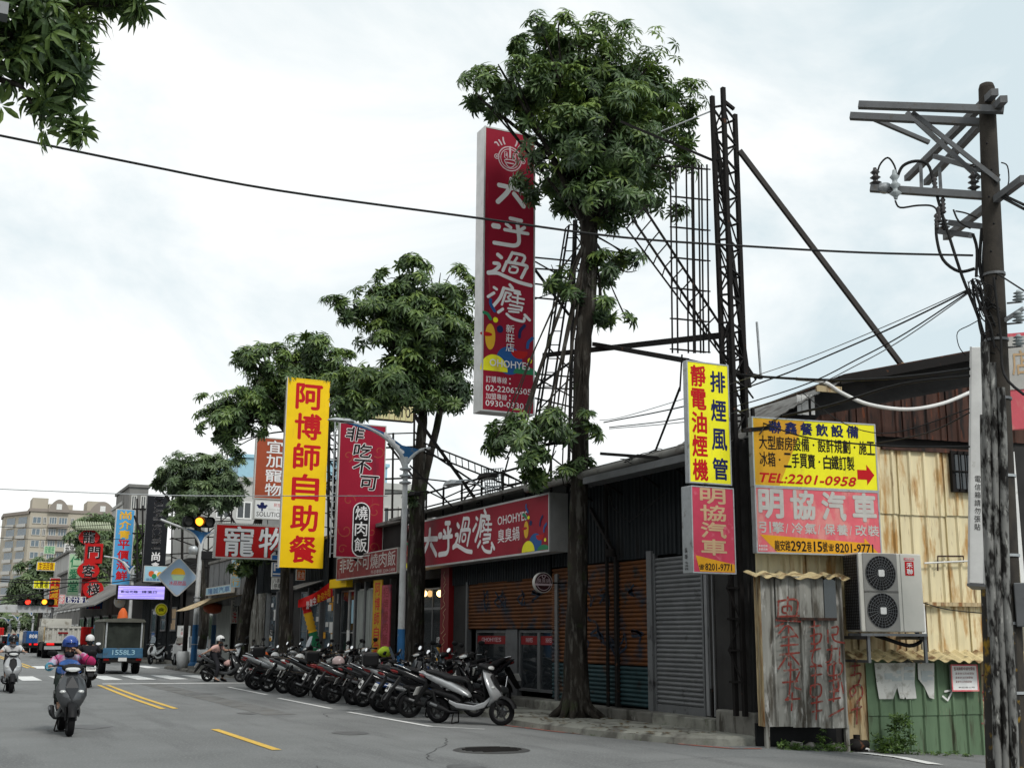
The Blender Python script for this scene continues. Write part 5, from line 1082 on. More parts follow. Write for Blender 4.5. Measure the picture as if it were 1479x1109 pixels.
# the open frame of a lost billboard
of = empty('billboard_frame', PY(1000, 520, YT+.1), 'thin empty billboard frame hanging beside the tall tower', 'frame')
for dy in (0, .3):
    for px in (979, 1002, 1012, 1024): bar('post', PY(px-dy*26, 510, YT+.1+dy), PY(px-3-dy*26, 238, YT+.1+dy), .021, 'steel_dark', of)
for i in range(7):
    y_ = 240+i*44
    for dy in (0, .3): bar('rail', PY(976-dy*26, y_, YT+.1+dy), PY(1026-dy*20, y_+5, YT+.1+dy), .018, 'steel_dark', of)
    bar('tie', PY(976, y_, YT+.1), PY(968, y_, YT+.4), .02, 'steel_dark', of)
bar('stay', PY(985, 512, YT+.1), PY(982, 565, YT+.1), .02, 'steel_dark', of); bar('stay', PY(982, 560, YT+.1), PX(940, 668, 12), .03, 'steel_dark', of)
# the leaning boom
bo = empty('truss_boom', PY(1085, 570, YT+.5), 'slender ladder truss leaning down from the tree crown to the tall tower', 'truss')
ladder(bo, PY(1078, 560, YT+.4), PY(915, 318, YT+1.2), PY(1092, 548, YT+.4), PY(930, 300, YT+1.2), 14, .035, .02)
ladder(bo, PY(1088, 575, YT+.7), PY(905, 330, YT+1.5), PY(1078, 560, YT+.4), PY(915, 318, YT+1.2), 14, .025, .018)
# raking pole from the tower to the shed roof
rk = empty('raking_stay', (P0+du*W(1303, 528)[0]+Vector((0, 0, W(1303, 528)[1]))), 'long raking steel stay from the tower top to the rusty shed roof', 'stay')
e1 = PY(1068, 218, YT); bar('pole', e1, rk.location, .075, 'steel_stay', rk); MB().cyl((0, 0, 0), .05, .08, 'z', 10).build('foot', 'ink_tan', rk)
# horizontals reaching to the far tower
hb = empty('cross_beams', PY(1040, 487, YT), 'two dark cross beams between the trunk and the tall tower', 'beam')
bar('beam', PY(1046, 484, YT), PY(786, 513, 22.3), .09, 'steel_dark', hb); bar('beam', PY(858, 497, 19.9), PY(992, 521, YT), .08, 'steel_dark', hb)
bar('beam', PY(992, 521, YT+.2), PY(1100, 545, YT+.3), .06, 'steel_dark', hb)
# tower carrying the tall red sign
Y2 = 22.3; t2 = empty('sign_tower', (PY(820, 700, Y2).x, Y2, 4.5), 'lattice tower behind the big trunk that carries the tall red sign', 'tower')
ladder(t2, PY(820, 716, Y2), PY(832, 318, Y2), PY(835, 716, Y2), PY(845, 318, Y2), 18, .05, .022, True)
ladder(t2, PY(820, 716, Y2+.4), PY(829, 318, Y2+.4), PY(820, 716, Y2), PY(832, 318, Y2), 18, .04, .022, True)
ladder(t2, PY(772, 640, Y2), PY(822, 325, Y2), PY(787, 640, Y2), PY(834, 325, Y2), 16, .035, .02)
ladder(t2, PY(765, 655, Y2+.4), PY(817, 330, Y2+.4), PY(772, 640, Y2), PY(822, 325, Y2), 10, .03, .018)
for ya, yb_ in ((372, 378), (388, 392), (410, 418), (430, 436), (540, 545), (560, 562), (575, 590)):
    bar('rail', PY(773, ya, 22.15), PY(835, yb_, Y2), .03, 'steel_dark', t2)
for a, b in (((773, 390), (822, 455)), ((773, 378), (830, 410)), ((773, 560), (835, 515)), ((773, 545), (830, 575)), ((790, 500), (835, 545)), ((773, 432), (820, 415)), ((775, 595), (830, 540)), ((785, 640), (835, 590)), ((770, 640), (835, 690))):
    bar('brace', PY(*a, 22.15), PY(*b, Y2), .045 if a[1] in (390, 560) else .025, 'steel_dark', t2)
# trusses on the restaurant roof behind the fascia
rt_ = empty('roof_trusses', (12, 26, 4.8), 'tangle of slender trusses on the restaurant roof above the red board', 'truss'); Yr = 26.
ladder(rt_, PY(598, 634, Yr+2), PY(745, 692, Yr-2), PY(600, 648, Yr+2), PY(745, 705, Yr-2), 16, .035, .018)
ladder(rt_, PY(745, 692, Yr-2), PY(790, 715, Yr-3), PY(745, 705, Yr-2), PY(790, 725, Yr-3), 5, .035, .018)
for a, b, w_ in (((598, 598), (692, 728), .07), ((592, 672), (655, 733), .04), ((613, 648), (700, 706), .04), ((640, 720), (730, 680), .03), ((665, 712), (790, 690), .03), ((600, 690), (690, 640 + 60), .03), ((700, 700), (760, 722), .03), ((660, 735), (695, 690), .03), ((735, 660), (720, 715), .03), ((770, 640), (800, 710), .03)):
    bar('strut', PY(*a, Yr), PY(*b, Yr-.5), w_, 'steel_dark', rt_)
tp = empty('roof_tank_rack', PY(712, 715, 25), 'pale perforated rack on the restaurant roof', 'rack'); rk_ = MB(); o_ = tp.location
for i in range(8): rk_.bar(PY(702+i*3.4, 720, 25)-o_, PY(699+i*3.4, 676, 25)-o_, .02)
for i in range(9): rk_.bar(PY(700, 678+i*5, 25)-o_, PY(727, 676+i*5, 25)-o_, .02)
rk_.build('grille', 'galv', tp)
# frames behind the rice sign and the yellow sign
fr = empty('sign_scaffold', (11.4, 33.4, 4.6), 'dark steel frame holding the red rice sign', 'frame')
for px, w_, yb_ in ((474, .05, 800), (482, .05, 800), (546, .16, 820), (566, .05, 780), (604, .05, 720), (597, .05, 720), (610, .05, 720)): bar('post', PY(px, yb_, 33.6), PY(px+2, 625 if px < 590 else 560, 33.6), w_, 'steel_dark', fr)
for i, y_ in enumerate((625, 645, 662, 690, 712, 735, 760, 785)): bar('rail', PY(474, y_+4, 33.6), PY(604 if i < 4 else 590, y_, 33.6), .05 if i % 2 else .035, 'steel_dark', fr)
for i in range(8): bar('brace', PY(474, 640+i*20, 33.6), PY(484, 660+i*20, 33.6), .03, 'steel_dark', fr)
for i in range(7): bar('brace', PY(597, 580+i*20, 33.6), PY(610, 600+i*20, 33.6), .03, 'steel_dark', fr)
for a, b in (((498, 730), (486, 660)), ((560, 640), (598, 690)), ((555, 790), (590, 760)), ((500, 800), (560, 835))): bar('brace', PY(*a, 33.6), PY(*b, 33.6), .05, 'steel_dark', fr)
f2 = empty('sign_scaffold', (11.4, 38.3, 4.6), 'dark steel frame holding the yellow canteen sign', 'frame')
for px in (466, 474): bar('post', PY(px, 810, 38.4), PY(px, 590, 38.4), .06, 'steel_dark', f2)
for i in range(11): bar('rail', PY(466, 600+i*20, 38.4), PY(486, 604+i*20, 38.4), .03, 'steel_dark', f2)
for a, b in (((470, 625), (498, 650)), ((470, 700), (500, 660)), ((470, 705), (495, 790)), ((470, 790), (500, 740))): bar('brace', PY(*a, 38.4), PY(*b, 38.4), .05, 'steel_dark', f2)
bar('post', PY(420, 900, 38.2), PY(424, 600, 38.2), .1, 'steel_dark', f2)
f3 = empty('sign_scaffold', (11.8, 64, 4), 'lattice of steel bars behind the diamond sign and signal', 'frame')
for px in (247, 262, 300, 318, 333): bar('post', PY(px, 900 if px < 300 else 850, 66), PY(px+2, 700, 66), .12 if px == 262 else .07, 'steel_dark', f3)
for i in range(7): bar('rail', PY(245, 712+i*22, 66), PY(334, 708+i*22, 66), .06, 'steel_dark', f3)
for i in range(5): bar('brace', PY(247, 720+i*28, 66), PY(300, 745+i*25, 66), .06, 'steel_dark', f3); bar('brace', PY(333, 715+i*26, 66), PY(300, 745+i*25, 66), .05, 'steel_dark', f3)
bar('brace', PY(305, 700, 66), PY(345, 765, 66), .1, 'steel_dark', f3)
f4 = empty('sign_scaffold', (11.8, 88, 4), 'bracing bars between the blue seafood sign and the black sign', 'frame')
for a, b in (((194, 745), (212, 790)), ((194, 790), (212, 765)), ((194, 800), (212, 840)), ((194, 840), (212, 810)), ((198, 720), (198, 860)), ((206, 730), (206, 880)), ((192, 735), (218, 735)), ((192, 770), (218, 770)), ((192, 805), (218, 805))): bar('brace', PY(*a, 86), PY(*b, 84), .1, 'steel_dark', f4)

# ================================================================ STREET LAMPS AND SIGNALS
mm('lamp_blue', (.03, .12, .27), .45, var=.12, dirt=((.18, .2, .2), .2, 5)); mm('pole_white', (.48, .49, .49), .5, var=.12, dirt=((.22, .2, .18), .3, 4, (1, 1, .5)))
def lamp_pts(px, X): return PX(px, 940, X)
def street_lamp(label, pxb, X, ytop, yblue, arms, fin, rad=.075, group='street lamps along the kerb', Yv=None):
    b = PX(pxb, 940, X) if Yv is None else Vector((X, Yv, 0)); Y = b.y; e = empty('street_lamp', (b.x, Y, .1), label, 'street lamp', group)
    o = e.location; zt = PY(pxb+8, ytop, Y).z; zb = PY(pxb, yblue, Y).z
    MB().tube([(0, 0, 0), (0, 0, zb-.1)], [rad*1.25, rad*1.15], 12).lathe([(rad*2, 0), (rad*2, .12), (rad*1.3, .2)], n=12).build('lower_pole', 'lamp_blue', e)
    MB().tube([(0, 0, zb-.1), (0, 0, zt-.1)], [rad*1.1, rad*.75], 12).build('upper_pole', 'pole_white', e)
    for k in range(3): MB().lathe([(rad*.8, zt-.75+k*.16), (rad*1.9, zt-.72+k*.16), (rad*1.9, zt-.69+k*.16), (rad*.8, zt-.66+k*.16)], n=12).build('collar', 'galv', e)
    for pts in arms: P = [PY(x, y, Y)-o for x, y in curve(pts, 4)]; MB().tube(P, [rad*.7*(1-.4*i/len(P)) for i in range(len(P))], 8).build('arm', 'pole_white', e)
    P = [PY(x, y, Y)-o for x, y in fin]; MB().prism([(p.x, p.z) for p in P], -.03, .03, 'y').build('fin', 'lamp_blue', e)
    c = [sum((p.x for p in P))/len(P), sum((p.z for p in P))/len(P)]
    mb = MB(); s_ = (P[0]-P[len(P)//2]).length*.05
    for i in range(4): ribbon(mb, [(c[0]-s_*2.2+s_*1.2*i, c[1]+s_*2.3-s_*1.2*i), (c[0]-s_*1.2+s_*1.2*i, c[1]+s_*1.7-s_*1.2*i)], s_*.8, -.033-.0004*i)
    mb.build('white_print', 'ink_white', e)
    return e
sl1 = street_lamp('pale and blue street lamp with a blue fin standing among the nearest scooters', 579, 9.7, 660, 908, [[(588, 668), (594, 660), (605, 651), (622, 647)], [(586, 672), (578, 655), (560, 635), (540, 622), (515, 612), (482, 607)], [(586, 680), (578, 660)]], [(500, 611), (530, 614), (555, 625), (580, 643), (600, 648), (608, 650), (596, 660), (587, 673), (580, 660), (565, 640), (545, 625)])
o_ = sl1.location; hd = PY(492, 608, o_.y)-o_; MB().loft([[Vector((hd.x+dx, dy*s_, hd.z+dz*s_)) for dy, dz in ((-.12, 0), (-.08, .06), (.08, .06), (.12, 0))] for dx, s_ in ((-.3, .4), (-.15, 1), (.2, 1), (.32, .5))], smooth=False).build('lamp_head', 'galv', sl1)
X_ = 10.4; street_lamp('street lamp rising beside the canvas truck', 184, X_, 822, 905, [[(188, 828), (190, 822), (195, 817)], [(187, 828), (180, 815), (170, 807), (150, 803)]], [(162, 804), (178, 808), (190, 817), (195, 818), (188, 828), (180, 815)], .1)
for i, (px, X2, yt) in enumerate(((24, 7.5, 896), (44, 9.5, 889), (11, 6, 900))):
    street_lamp(['far street lamp seen through the crossing gantry', 'far forked street lamp just past the red sign post', 'farthest street lamp on the horizon'][i], px, X2, yt, 915, [[(px+2, yt), (px+4, yt-5), (px+8, yt-6)], [(px+1, yt), (px-4, yt-7), (px-12, yt-8)]], [(px-6, yt-7), (px+4, yt-5), (px+1, yt)], .1)
def signal_head(par, c, lit, k=1., mat_lit='amber'):
    """three lenses side by side in a dark case with visors; c is its centre in the parent's frame"""
    h = MB().prism([(c[0]+a*k, c[2]+b*k) for a, b in ((-.58, -.12), (-.5, -.19), (.5, -.19), (.58, -.12), (.58, .12), (.5, .19), (-.5, .19), (-.58, .12))], c[1], c[1]+.16*k, 'y').build('signal_case', 'black', par)
    for i in range(3):
        x_ = c[0]+(i-1)*.37*k; MB().tube([(x_, c[1]-.22*k, c[2]+.01), (x_, c[1], c[2])], .175*k, 16, False).build('visor', 'black', h)
        MB().cyl((x_, c[1]-.02*k, c[2]), .15*k, .03*k, 'y', 16).build('lens', mat_lit if i == lit else 'lens_off', h)
mm('amber', (1, .30, .02), .3, var=0, emit=2.2); mm('signal_red', (1, .03, .015), .3, var=0, emit=2.5); mm('lens_off', (.03, .03, .028), .2, var=0); mm('tail_red', (.7, .01, .01), .3, var=0, emit=1.0)
Ys = 57.; sg = empty('traffic_signal', (PY(279, 962, Ys).x, Ys, .1), 'blue and white signal pole with an amber light on its arm by the alley', 'traffic signal'); o = sg.location
zt, zb = PY(290, 790, Ys).z, PY(280, 905, Ys).z; MB().tube([(0, 0, 0), (0, 0, zb)], [.15, .13], 12).lathe([(.25, 0), (.25, .1), (.15, .2)], n=12).build('lower_pole', 'lamp_blue', sg); MB().tube([(0, 0, zb), (0, 0, zt)], [.125, .1], 12).build('upper_pole', 'pole_white', sg)
for pts in ([(290, 790), (296, 776), (306, 769), (315, 766)], [(290, 790), (283, 775), (270, 765), (250, 757), (232, 750)]): MB().tube([PY(x, y, Ys)-o for x, y in curve(pts, 4)], .055, 8).build('arm', 'pole_white', sg)
P = [PY(x, y, Ys)-o for x, y in ((266, 762), (280, 765), (290, 768), (306, 768), (297, 775), (290, 788), (284, 776))]; MB().prism([(p.x, p.z) for p in P], -.03, .03, 'y').build('fin', 'lamp_blue', sg)
c = PY(286, 754, Ys)-o; signal_head(sg, (c.x, -.25, c.z), 1, 1.28); c = PY(301, 802, Ys)-o; bevel(MB().box(c.x-.35, -.15, c.z-.2, c.x+.35, .15, c.z+.2).build('control_box', 'black', sg), .03)
c = PY(279, 797, Ys)-o; MB().lathe([(.0, -.1), (.2, -.1), (.22, .2), (.1, .3)], (c.x, 0, c.z), n=12).build('loudspeaker', 'galv', sg)
for y_ in (868, 862, 930): c = PY(283, y_, Ys)-o; MB().cyl((0, 0, c.z), .16, .04, 'z', 12).build('band', 'galv', sg)
# gantry beam over the far road with two signals and a street name plate
Yg = 108.; ga = empty('signal_gantry', PY(72, 920, Yg), 'white beam over the far crossing with a red and an amber signal on it', 'gantry'); o = ga.location
a, b = PY(-20, 878, Yg)-o, PY(74, 879, Yg)-o; MB().box(a.x, 0, a.z-.3, b.x, .5, b.z+.3).build('beam', 'pole_white', ga)
MB().tube([(0, .25, -.5), (0, .25, b.z+.4)], .14, 10).build('post', 'steel_grey', ga)
for px, lit, mt_ in ((40, 1, 'signal_red'), (64, 1, 'amber')): c = PY(px, 869, Yg)-o; signal_head(ga, (c.x, -.1, c.z), lit, 1.35, mt_)
c = PY(52, 870, Yg)-o; MB().box(c.x-.55, -.1, c.z-.22, c.x+.55, -.05, c.z+.22).build('street_name_plate', 'ink_green', ga); t = MB(); row(t, '龍安路', c.x-.45, c.z-.14, c.x+.45, c.z+.14, -.105, .01); t.build('lettering', 'ink_white', ga)

# ================================================================ UTILITY POLE AT THE CORNER
DP = 14.7; top, bot = PR(1425, 128, DP), PR(1463, 1090, DP); bot = bot+(bot-top)*(bot.z+.02)/(top.z-bot.z); up_ = empty('utility_pole', bot, 'tall dark concrete utility pole with steel crossarms and white plastic risers at the lane corner', 'utility pole'); o = bot
mm('pole_concrete', (.052, .046, .039), .85, var=.2, vs=4, bump=.4, bs=60, dirt=((.035, .032, .03), .4, 3, (1, 1, .4))); mm('pvc', (.20, .20, .19), .6, var=.15, dirt=((.014, .013, .012), .56, 6, (2, 2, .6)), dirt2=((.42, .42, .39), .24, 11, (1.5, 1.5, .5))); mm('pole_tape', (.035, .033, .03), .8, var=.3, dirt=((.28, .17, .02), .34, 6), dirt2=((.3, .3, .29), .2, 8))
ax_ = top-o; n = 14; MB().tube([ax_*(i/n) for i in range(n+1)], [.165-.07*i/n for i in range(n+1)], 20).lathe([(.095, ax_.z), (.08, ax_.z+.05), (.03, ax_.z+.075), (0, ax_.z+.08)], (ax_.x, ax_.y, 0), n=20).build('shaft', 'pole_concrete', up_)
def onpole(z, dx=0, dn_=0):
    p = o+ax_*(z/ax_.z); v = Vector((p.x, p.y, 0)).normalized(); r_ = Vector((v.y, -v.x, 0)); return p+r_*dx-v*dn_
MB().tube([onpole(z, -.07)-o for z in (-.1, .7, 1.4, 2.12)], [.215, .21, .2, .2], 20).build('reflective_wrap', 'pole_tape', up_)
for z in (1.0, 1.75, 2.5, 3.4, 4.3, 5.0, 5.8): p = onpole(z)-o; MB().tube([p-Vector((0, 0, .015)), p+Vector((0, 0, .015))], .175-.07*z/8+.006, 16).build('strap', 'galv' if z < 4 else 'steel_grey', up_)
for i in range(14):
    z = 3.0+i*.34; p = onpole(z, .02*(-1)**i, .16-.07*z/8)-o; MB().ell(p, (.014, .014, .014), 8, 5).build('climbing_hole', 'black', up_)
# risers strapped to the near side: the paint peels off the plastic
for dx, r_, z0, z1, m_ in ((-.15, .048, 0, 4.95, 'pvc'), (-.075, .04, 0, 4.7, 'pvc'), (.01, .046, 0, 4.4, 'pvc'), (-.2, .02, 1.6, 4.1, 'pvc')):
    pts = [onpole(z, dx+.01*math.sin(z*2+dx*9)+(.07*(z-2.4)/2.4 if z > 2.4 else 0)*.2, .215-.05*z/5)-o for z in [z0+(z1-z0)*i/8 for i in range(9)]]; MB().tube(pts, r_, 12).build('riser_pipe', m_, up_)
p = onpole(1.95, .22, .1)-o; v = Vector((bot.x, bot.y, 0)).normalized(); 
bx_ = bevel(MB().box(-.14, -.08, -.24, .14, .06, .24).build('meter_box', 'steel_grey', up_), .012); bx_.location = p; bx_.rotation_euler = (0, 0, -math.atan2(v.x, v.y))
# crossarms: real horizontals at their own heights
zA = PR(1430, 158, DP).z; zB = PR(1420, 283, DP).z
def arm(a, b, z, w_=.09, nm='crossarm', mat='steel_grey', par=up_): return bar(nm, PZ(*a, z), PZ(*b, z), w_, mat, par)
def armd(a, da, b, db, w_=.075, nm='crossarm', mat='galv'): return bar(nm, PR(*a, da), PR(*b, db), w_, mat, up_)
mm('arm_steel', (.14, .145, .15), .6, .2, var=.15, dirt=((.12, .11, .1), .3, 10))
armd((1240, 152), DP-.2, (1450, 159), DP-.15, .085, mat='arm_steel'); armd((1228, 168), DP+.25, (1418, 177), DP+.2, .085, mat='arm_steel')
zq = PR(1438, 134, DP).z
armd((1437, 133), DP-.3, (1310, 258), DP+3.2, .085, mat='arm_steel'); armd((1450, 143), DP-.4, (1338, 264), DP+3., .085, mat='arm_steel')
armd((1318, 163), DP-.1, (1443, 262), DP-.1, .05, 'brace', 'arm_steel'); armd((1310, 163), DP+.2, (1415, 258), DP+.15, .055, 'brace', 'arm_steel'); armd((1262, 172), DP+.3, (1342, 206), DP+.6, .05, 'brace', 'arm_steel')
armd((1350, 226), DP+1.5, (1418, 246), DP+.2, .06, 'brace', 'arm_steel')
armd((1257, 272), DP, (1420, 283), DP, .085, mat='arm_steel')
armd((1330, 240), DP+.3, (1331, 275), DP, .04, 'strut', 'arm_steel'); armd((1357, 244), DP+.3, (1359, 278), DP, .04, 'strut', 'arm_steel')
armd((1479, 258), DP-1.0, (1366, 343), DP+2.0, .08, mat='arm_steel'); armd((1372, 322), DP+.6, (1418, 327), DP+.3, .07, mat='arm_steel'); armd((1355, 334), DP+1.2, (1402, 340), DP+.9, .07, mat='arm_steel')
armd((1440, 470), DP, (1479, 445), DP-.2, .04, 'bracket', 'galv')
def insulator(x, y, d, h=.2, mat='ins'):
    p = PR(x, y, d)-o; prof = [(.02, 0)]
    for k in range(3): prof += [(.03, h*(.1+.28*k)), (.075-.008*k, h*(.2+.28*k)), (.03, h*(.3+.28*k))]
    prof += [(.02, h)]; return MB().lathe(prof, p, n=14).build('insulator', mat, up_)
mm('ins', (.05, .045, .045), .3, var=.1, coat=.3); mm('ins_grey', (.36, .40, .41), .3, var=.1)
insulator(1265, 270, DP, .25); insulator(1407, 277, DP, .25); insulator(1294, 288, DP-.1, .38, 'ins_grey'); insulator(1364, 332, DP+1, .16); insulator(1407, 240, DP+.2, .01)
for y_ in (436, 466, 500): insulator(1472, y_, DP-.2, .14, 'ins_grey'); armd((1455, y_+2), DP, (1476, y_), DP-.2, .02, 'pin', 'galv')
MB().ell(PR(1278, 272, DP)-o, (.09, .09, .07)).build('clamp', 'galv', up_)
def jumper(pts, r_=.012, d=DP, mat='cable', nm='jumper_wire'):
    P = [PR(x, y, (d if len(q) < 1 else q[0]))-o for x, y, *q in pts]; return MB().tube(curve([tuple(p) for p in P], 4), r_, 6).build(nm, mat, up_)
jumper([(1266, 262), (1270, 240), (1282, 228), (1292, 240), (1295, 256)]); jumper([(1296, 256), (1304, 240), (1322, 233), (1340, 238), (1348, 262), (1358, 300), (1372, 345), (1390, 400), (1412, 455), (1425, 500)], .02)
jumper([(1293, 290), (1300, 300), (1325, 297), (1347, 298), (1354, 310), (1353, 345), (1362, 375), (1385, 392), (1402, 390)], .012)
jumper([(1352, 320), (1353, 345), (1362, 375), (1385, 392), (1408, 388)], .02); jumper([(1405, 338), (1411, 360), (1410, 400)], .02); jumper([(1418, 330), (1415, 380), (1420, 410)], .022); jumper([(1424, 325), (1420, 380), (1424, 430)], .02)
jumper([(1380, 305), (1395, 308), (1412, 315)], .01); jumper([(1377, 303), (1385, 320), (1402, 330)], .012)
jumper([(1446, 235), (1455, 240), (1457, 262), (1452, 275)], .008); jumper([(1444, 252), (1430, 290), (1418, 310)], .008)
for x_, y_, k in ((1356, 308, 1), (1350, 265, 1), (1353, 318, 1), (1362, 295, 1)): p = PR(x_, y_, DP)-o; MB().lathe([(.018, -.12), (.035, -.1), (.018, -.08), (.035, -.05), (.018, -.03), (.035, 0), (.018, .02), (.035, .05), (.018, .08)], p, n=10).build('cable_boot', 'ins', up_)
random.seed(5)
for i in range(16):                                             # the knot of service wires round the shaft
    a = (1402+random.uniform(-6, 12), 400+random.uniform(-6, 20)); pts = [a]
    for k in range(4): pts.append((pts[-1][0]+random.uniform(2, 14), pts[-1][1]+random.uniform(-6, 34)))
    jumper([(x_, y_, DP-.12-.02*(i % 3)) for x_, y_ in pts], random.choice((.006, .008, .012)), nm='service_wire')
for i in range(5):
    c_ = (1408+i*5, 412+i*3); jumper([(c_[0]+9*math.cos(t*.9), c_[1]+(9+i)*math.sin(t*.9), DP-.15) for t in range(8)], .006, nm='wire_coil')
jumper([(1418, 460, DP-.1), (1400, 470, DP), (1383, 480, DP+.1), (1385, 500, DP+.1), (1395, 514, DP+.1)], .006, nm='service_wire'); jumper([(1435, 400, DP-.2), (1445, 480, DP-.2), (1450, 540, DP-.25), (1479, 570, DP-.4)], .016, nm='service_wire')
jumper([(1440, 395, DP-.1), (1479, 420, DP-1)], .01, nm='service_wire'); jumper([(1447, 285, DP-.3), (1479, 302, DP-1)], .018, nm='service_wire'); jumper([(1447, 281, DP-.3), (1479, 296, DP-1)], .018, nm='service_wire')
# light box sign seen on its narrow side, behind the pole
Dl = 16.; pl_ = PR(1398, 842, Dl); lb_ = empty('light_box_sign', pl_, 'pale light box sign seen on its narrow side just behind the utility pole', 'sign'); v = Vector((pl_.x, pl_.y, 0)).normalized(); rr_ = Vector((v.y, -v.x, 0))
hL = PR(1400, 500, Dl).z-pl_.z; az_ = math.atan2(v.x, v.y)+R(3); lb_.rotation_mode = 'QUATERNION'; lb_.rotation_quaternion = (Matrix.Rotation(R(4.4), 3, v) @ Matrix.Rotation(-az_, 3, 'Z')).to_quaternion()
bevel(MB().box(0, 0, 0, .22, 1.15, hL).build('casing', 'white', lb_), .01, 1); MB().box(.2205, .05, .05, .226, 1.1, hL-.05).build('face_panel', 'galv', lb_); MB().box(.227, .08, .06, .231, .9, .35).build('red_print', 'sign_red', lb_)
MB().box(-.012, -.012, -.03, .232, 1.16, -.001).build('base_trim', 'steel_grey', lb_); MB().box(.19, -.01, 0, .225, -.001, hL).box(-.005, -.01, 0, .02, -.001, hL).build('edge_trim', 'alu', lb_)
t = MB()
for i, c_ in enumerate('電信箱請勿張貼'): put(t, c_, .07, hL*.42-i*.1, .14, hL*.42+.08-i*.1, -.004, .0)
t.build('lettering', 'ink_black', lb_)
MB().box(.1, .5, hL, .14, .55, hL+.3).build('hanger', 'steel_dark', lb_)
# orange poster at the picture edge behind the pole
ep = empty('pink_signboard', PR(1462, 620, 17.5), 'pink and cream signboard mostly hidden behind the utility pole', 'sign', rz=-R(47)); MB().box(0, 0, 0, 1.6, .1, 1.35).build('face_panel', 'sign_pink', ep); MB().box(0, -.01, .55, 1.6, -.002, 1.3).build('upper_panel', 'ink_silver', ep)
t = MB(); row(t, '店', .05, .75, .3, 1.1, -.015, .02); t.build('lettering', 'ink_tan', ep)

# ================================================================ WIRES
def wire(label, pts, A_, B_, r_=.012, group='overhead wires', mat='cable'):
    """wire hanging in the vertical plane through plan points A_ and B_"""
    A_, B_ = Vector((*A_, 0)), Vector((*B_, 0)); nn = (B_-A_).cross(Vector((0, 0, 1))).normalized(); P = []
    for x, y in pts: d = ray(x, y); t = (A_-EYE).dot(nn)/d.dot(nn); P.append(tuple(EYE+d*t))
    o_ = Vector(P[0]); ob = MB().tube([Vector(p)-o_ for p in curve(P, 5)], r_, 6).build('overhead_wire', mat, at=o_); return tag(ob, label, 'wire', group)
pb = (bot.x, bot.y)
wire('long dark wire crossing the whole sky in front of the red sign', [(-60, 186), (0, 196), (200, 237), (400, 275), (690, 315), (900, 343), (1100, 357), (1250, 365), (1405, 369)], (-8, 14.5), pb, .013)
wire('thin pale wire crossing low in front of the yellow sign', [(-40, 702), (0, 706), (240, 715), (400, 716), (560, 716)], (-6, 36), (11.2, 31.5), .012, mat='galv')
for i, pts in enumerate(([(1398, 418), (1300, 462), (1190, 508), (1120, 533), (1000, 572), (900, 602), (866, 607)], [(1398, 420), (1300, 468), (1200, 512), (1120, 545), (1000, 584), (872, 610)], [(1398, 422), (1310, 480), (1240, 518), (1150, 560), (1000, 602), (880, 617)], [(1398, 424), (1310, 486), (1240, 526), (1150, 568), (1020, 605), (880, 619)])):
    wire(('uppermost pale service wire from the pole past the lemon sign', 'thicker black service wire second from the top past the lemon sign', 'third service wire past the lemon sign, sagging below the thick one', 'lowest pale service wire crossing the lemon sign')[i], pts, pb, (11.1, 24.5), (.006, .011, .009, .007)[i], 'service wires fanning from the pole', 'steel_grey' if i in (0, 3) else 'cable')
wire('thick black cable slung across the shed roof edge', [(1060, 540), (1100, 544), (1205, 549), (1300, 545), (1400, 533)], (11.3, 14.6), pb, .02)
wire('black cable drooping over the rusty gable', [(1130, 601), (1200, 585), (1300, 555), (1400, 543)], (11.3, 14.6), pb, .018)
wire('black cable crossing the top of the wide yellow sign', [(1090, 606), (1150, 628), (1210, 638), (1300, 645), (1400, 645)], (11.3, 14.5), pb, .012)
wire('thin wire sagging over the rusty upper wall', [(1160, 568), (1220, 612), (1290, 625), (1400, 590)], (11.3, 14.5), pb, .007)
wire('thin cable below the gable ending at the pole', [(1265, 640), (1340, 625), (1400, 596)], (12.6, 14.3), pb, .009)
wire('old wire across the lower cream sheets', [(1333, 870), (1370, 880), (1428, 886)], (13.8, 14.2), (15.6, 13.9), .008)
ob = MB().tube([Vector(p) for p in curve([tuple(P0+du*W(x, y, .35)[0]+dn*.35+Vector((0, 0, W(x, y, .35)[1]))) for x, y in ((1150, 547), (1190, 552), (1215, 567), (1255, 584), (1310, 591), (1360, 583), (1400, 567))], 5)], .03, 10).build('white_conduit', 'white'); tag(ob, 'white plastic conduit sagging below the rusty gable to the pole', 'conduit')
for i, (a, b, c_) in enumerate((((-10, 835), (60, 838), (165, 832)), ((-10, 838), (60, 842), (160, 840)), ((-10, 868), (40, 860), (78, 850)), ((-10, 874), (40, 866), (78, 855)), ((-10, 862), (50, 857), (100, 846)), ((-10, 760), (60, 762), (165, 757)), ((-10, 776), (80, 780), (180, 778)))):
    wire(('upper cable of the pair strung below the red inn sign', 'lower cable of the pair strung below the red inn sign', 'cable rising from the far gantry to the narrow red sign', 'lowest cable just above the far gantry beam', 'cable rising past the yellow store sign', 'high thin wire across the apartment windows', 'second thin wire across the apartment windows')[i], [a, b, c_], (-5, 84), (11, 82), .035 if i < 5 else .02, 'wires over the far crossing')
wire('thin wires running from the blue sign to the black sign', [(150, 843), (230, 830), (290, 812)], (8, 84), (11, 66), .03)
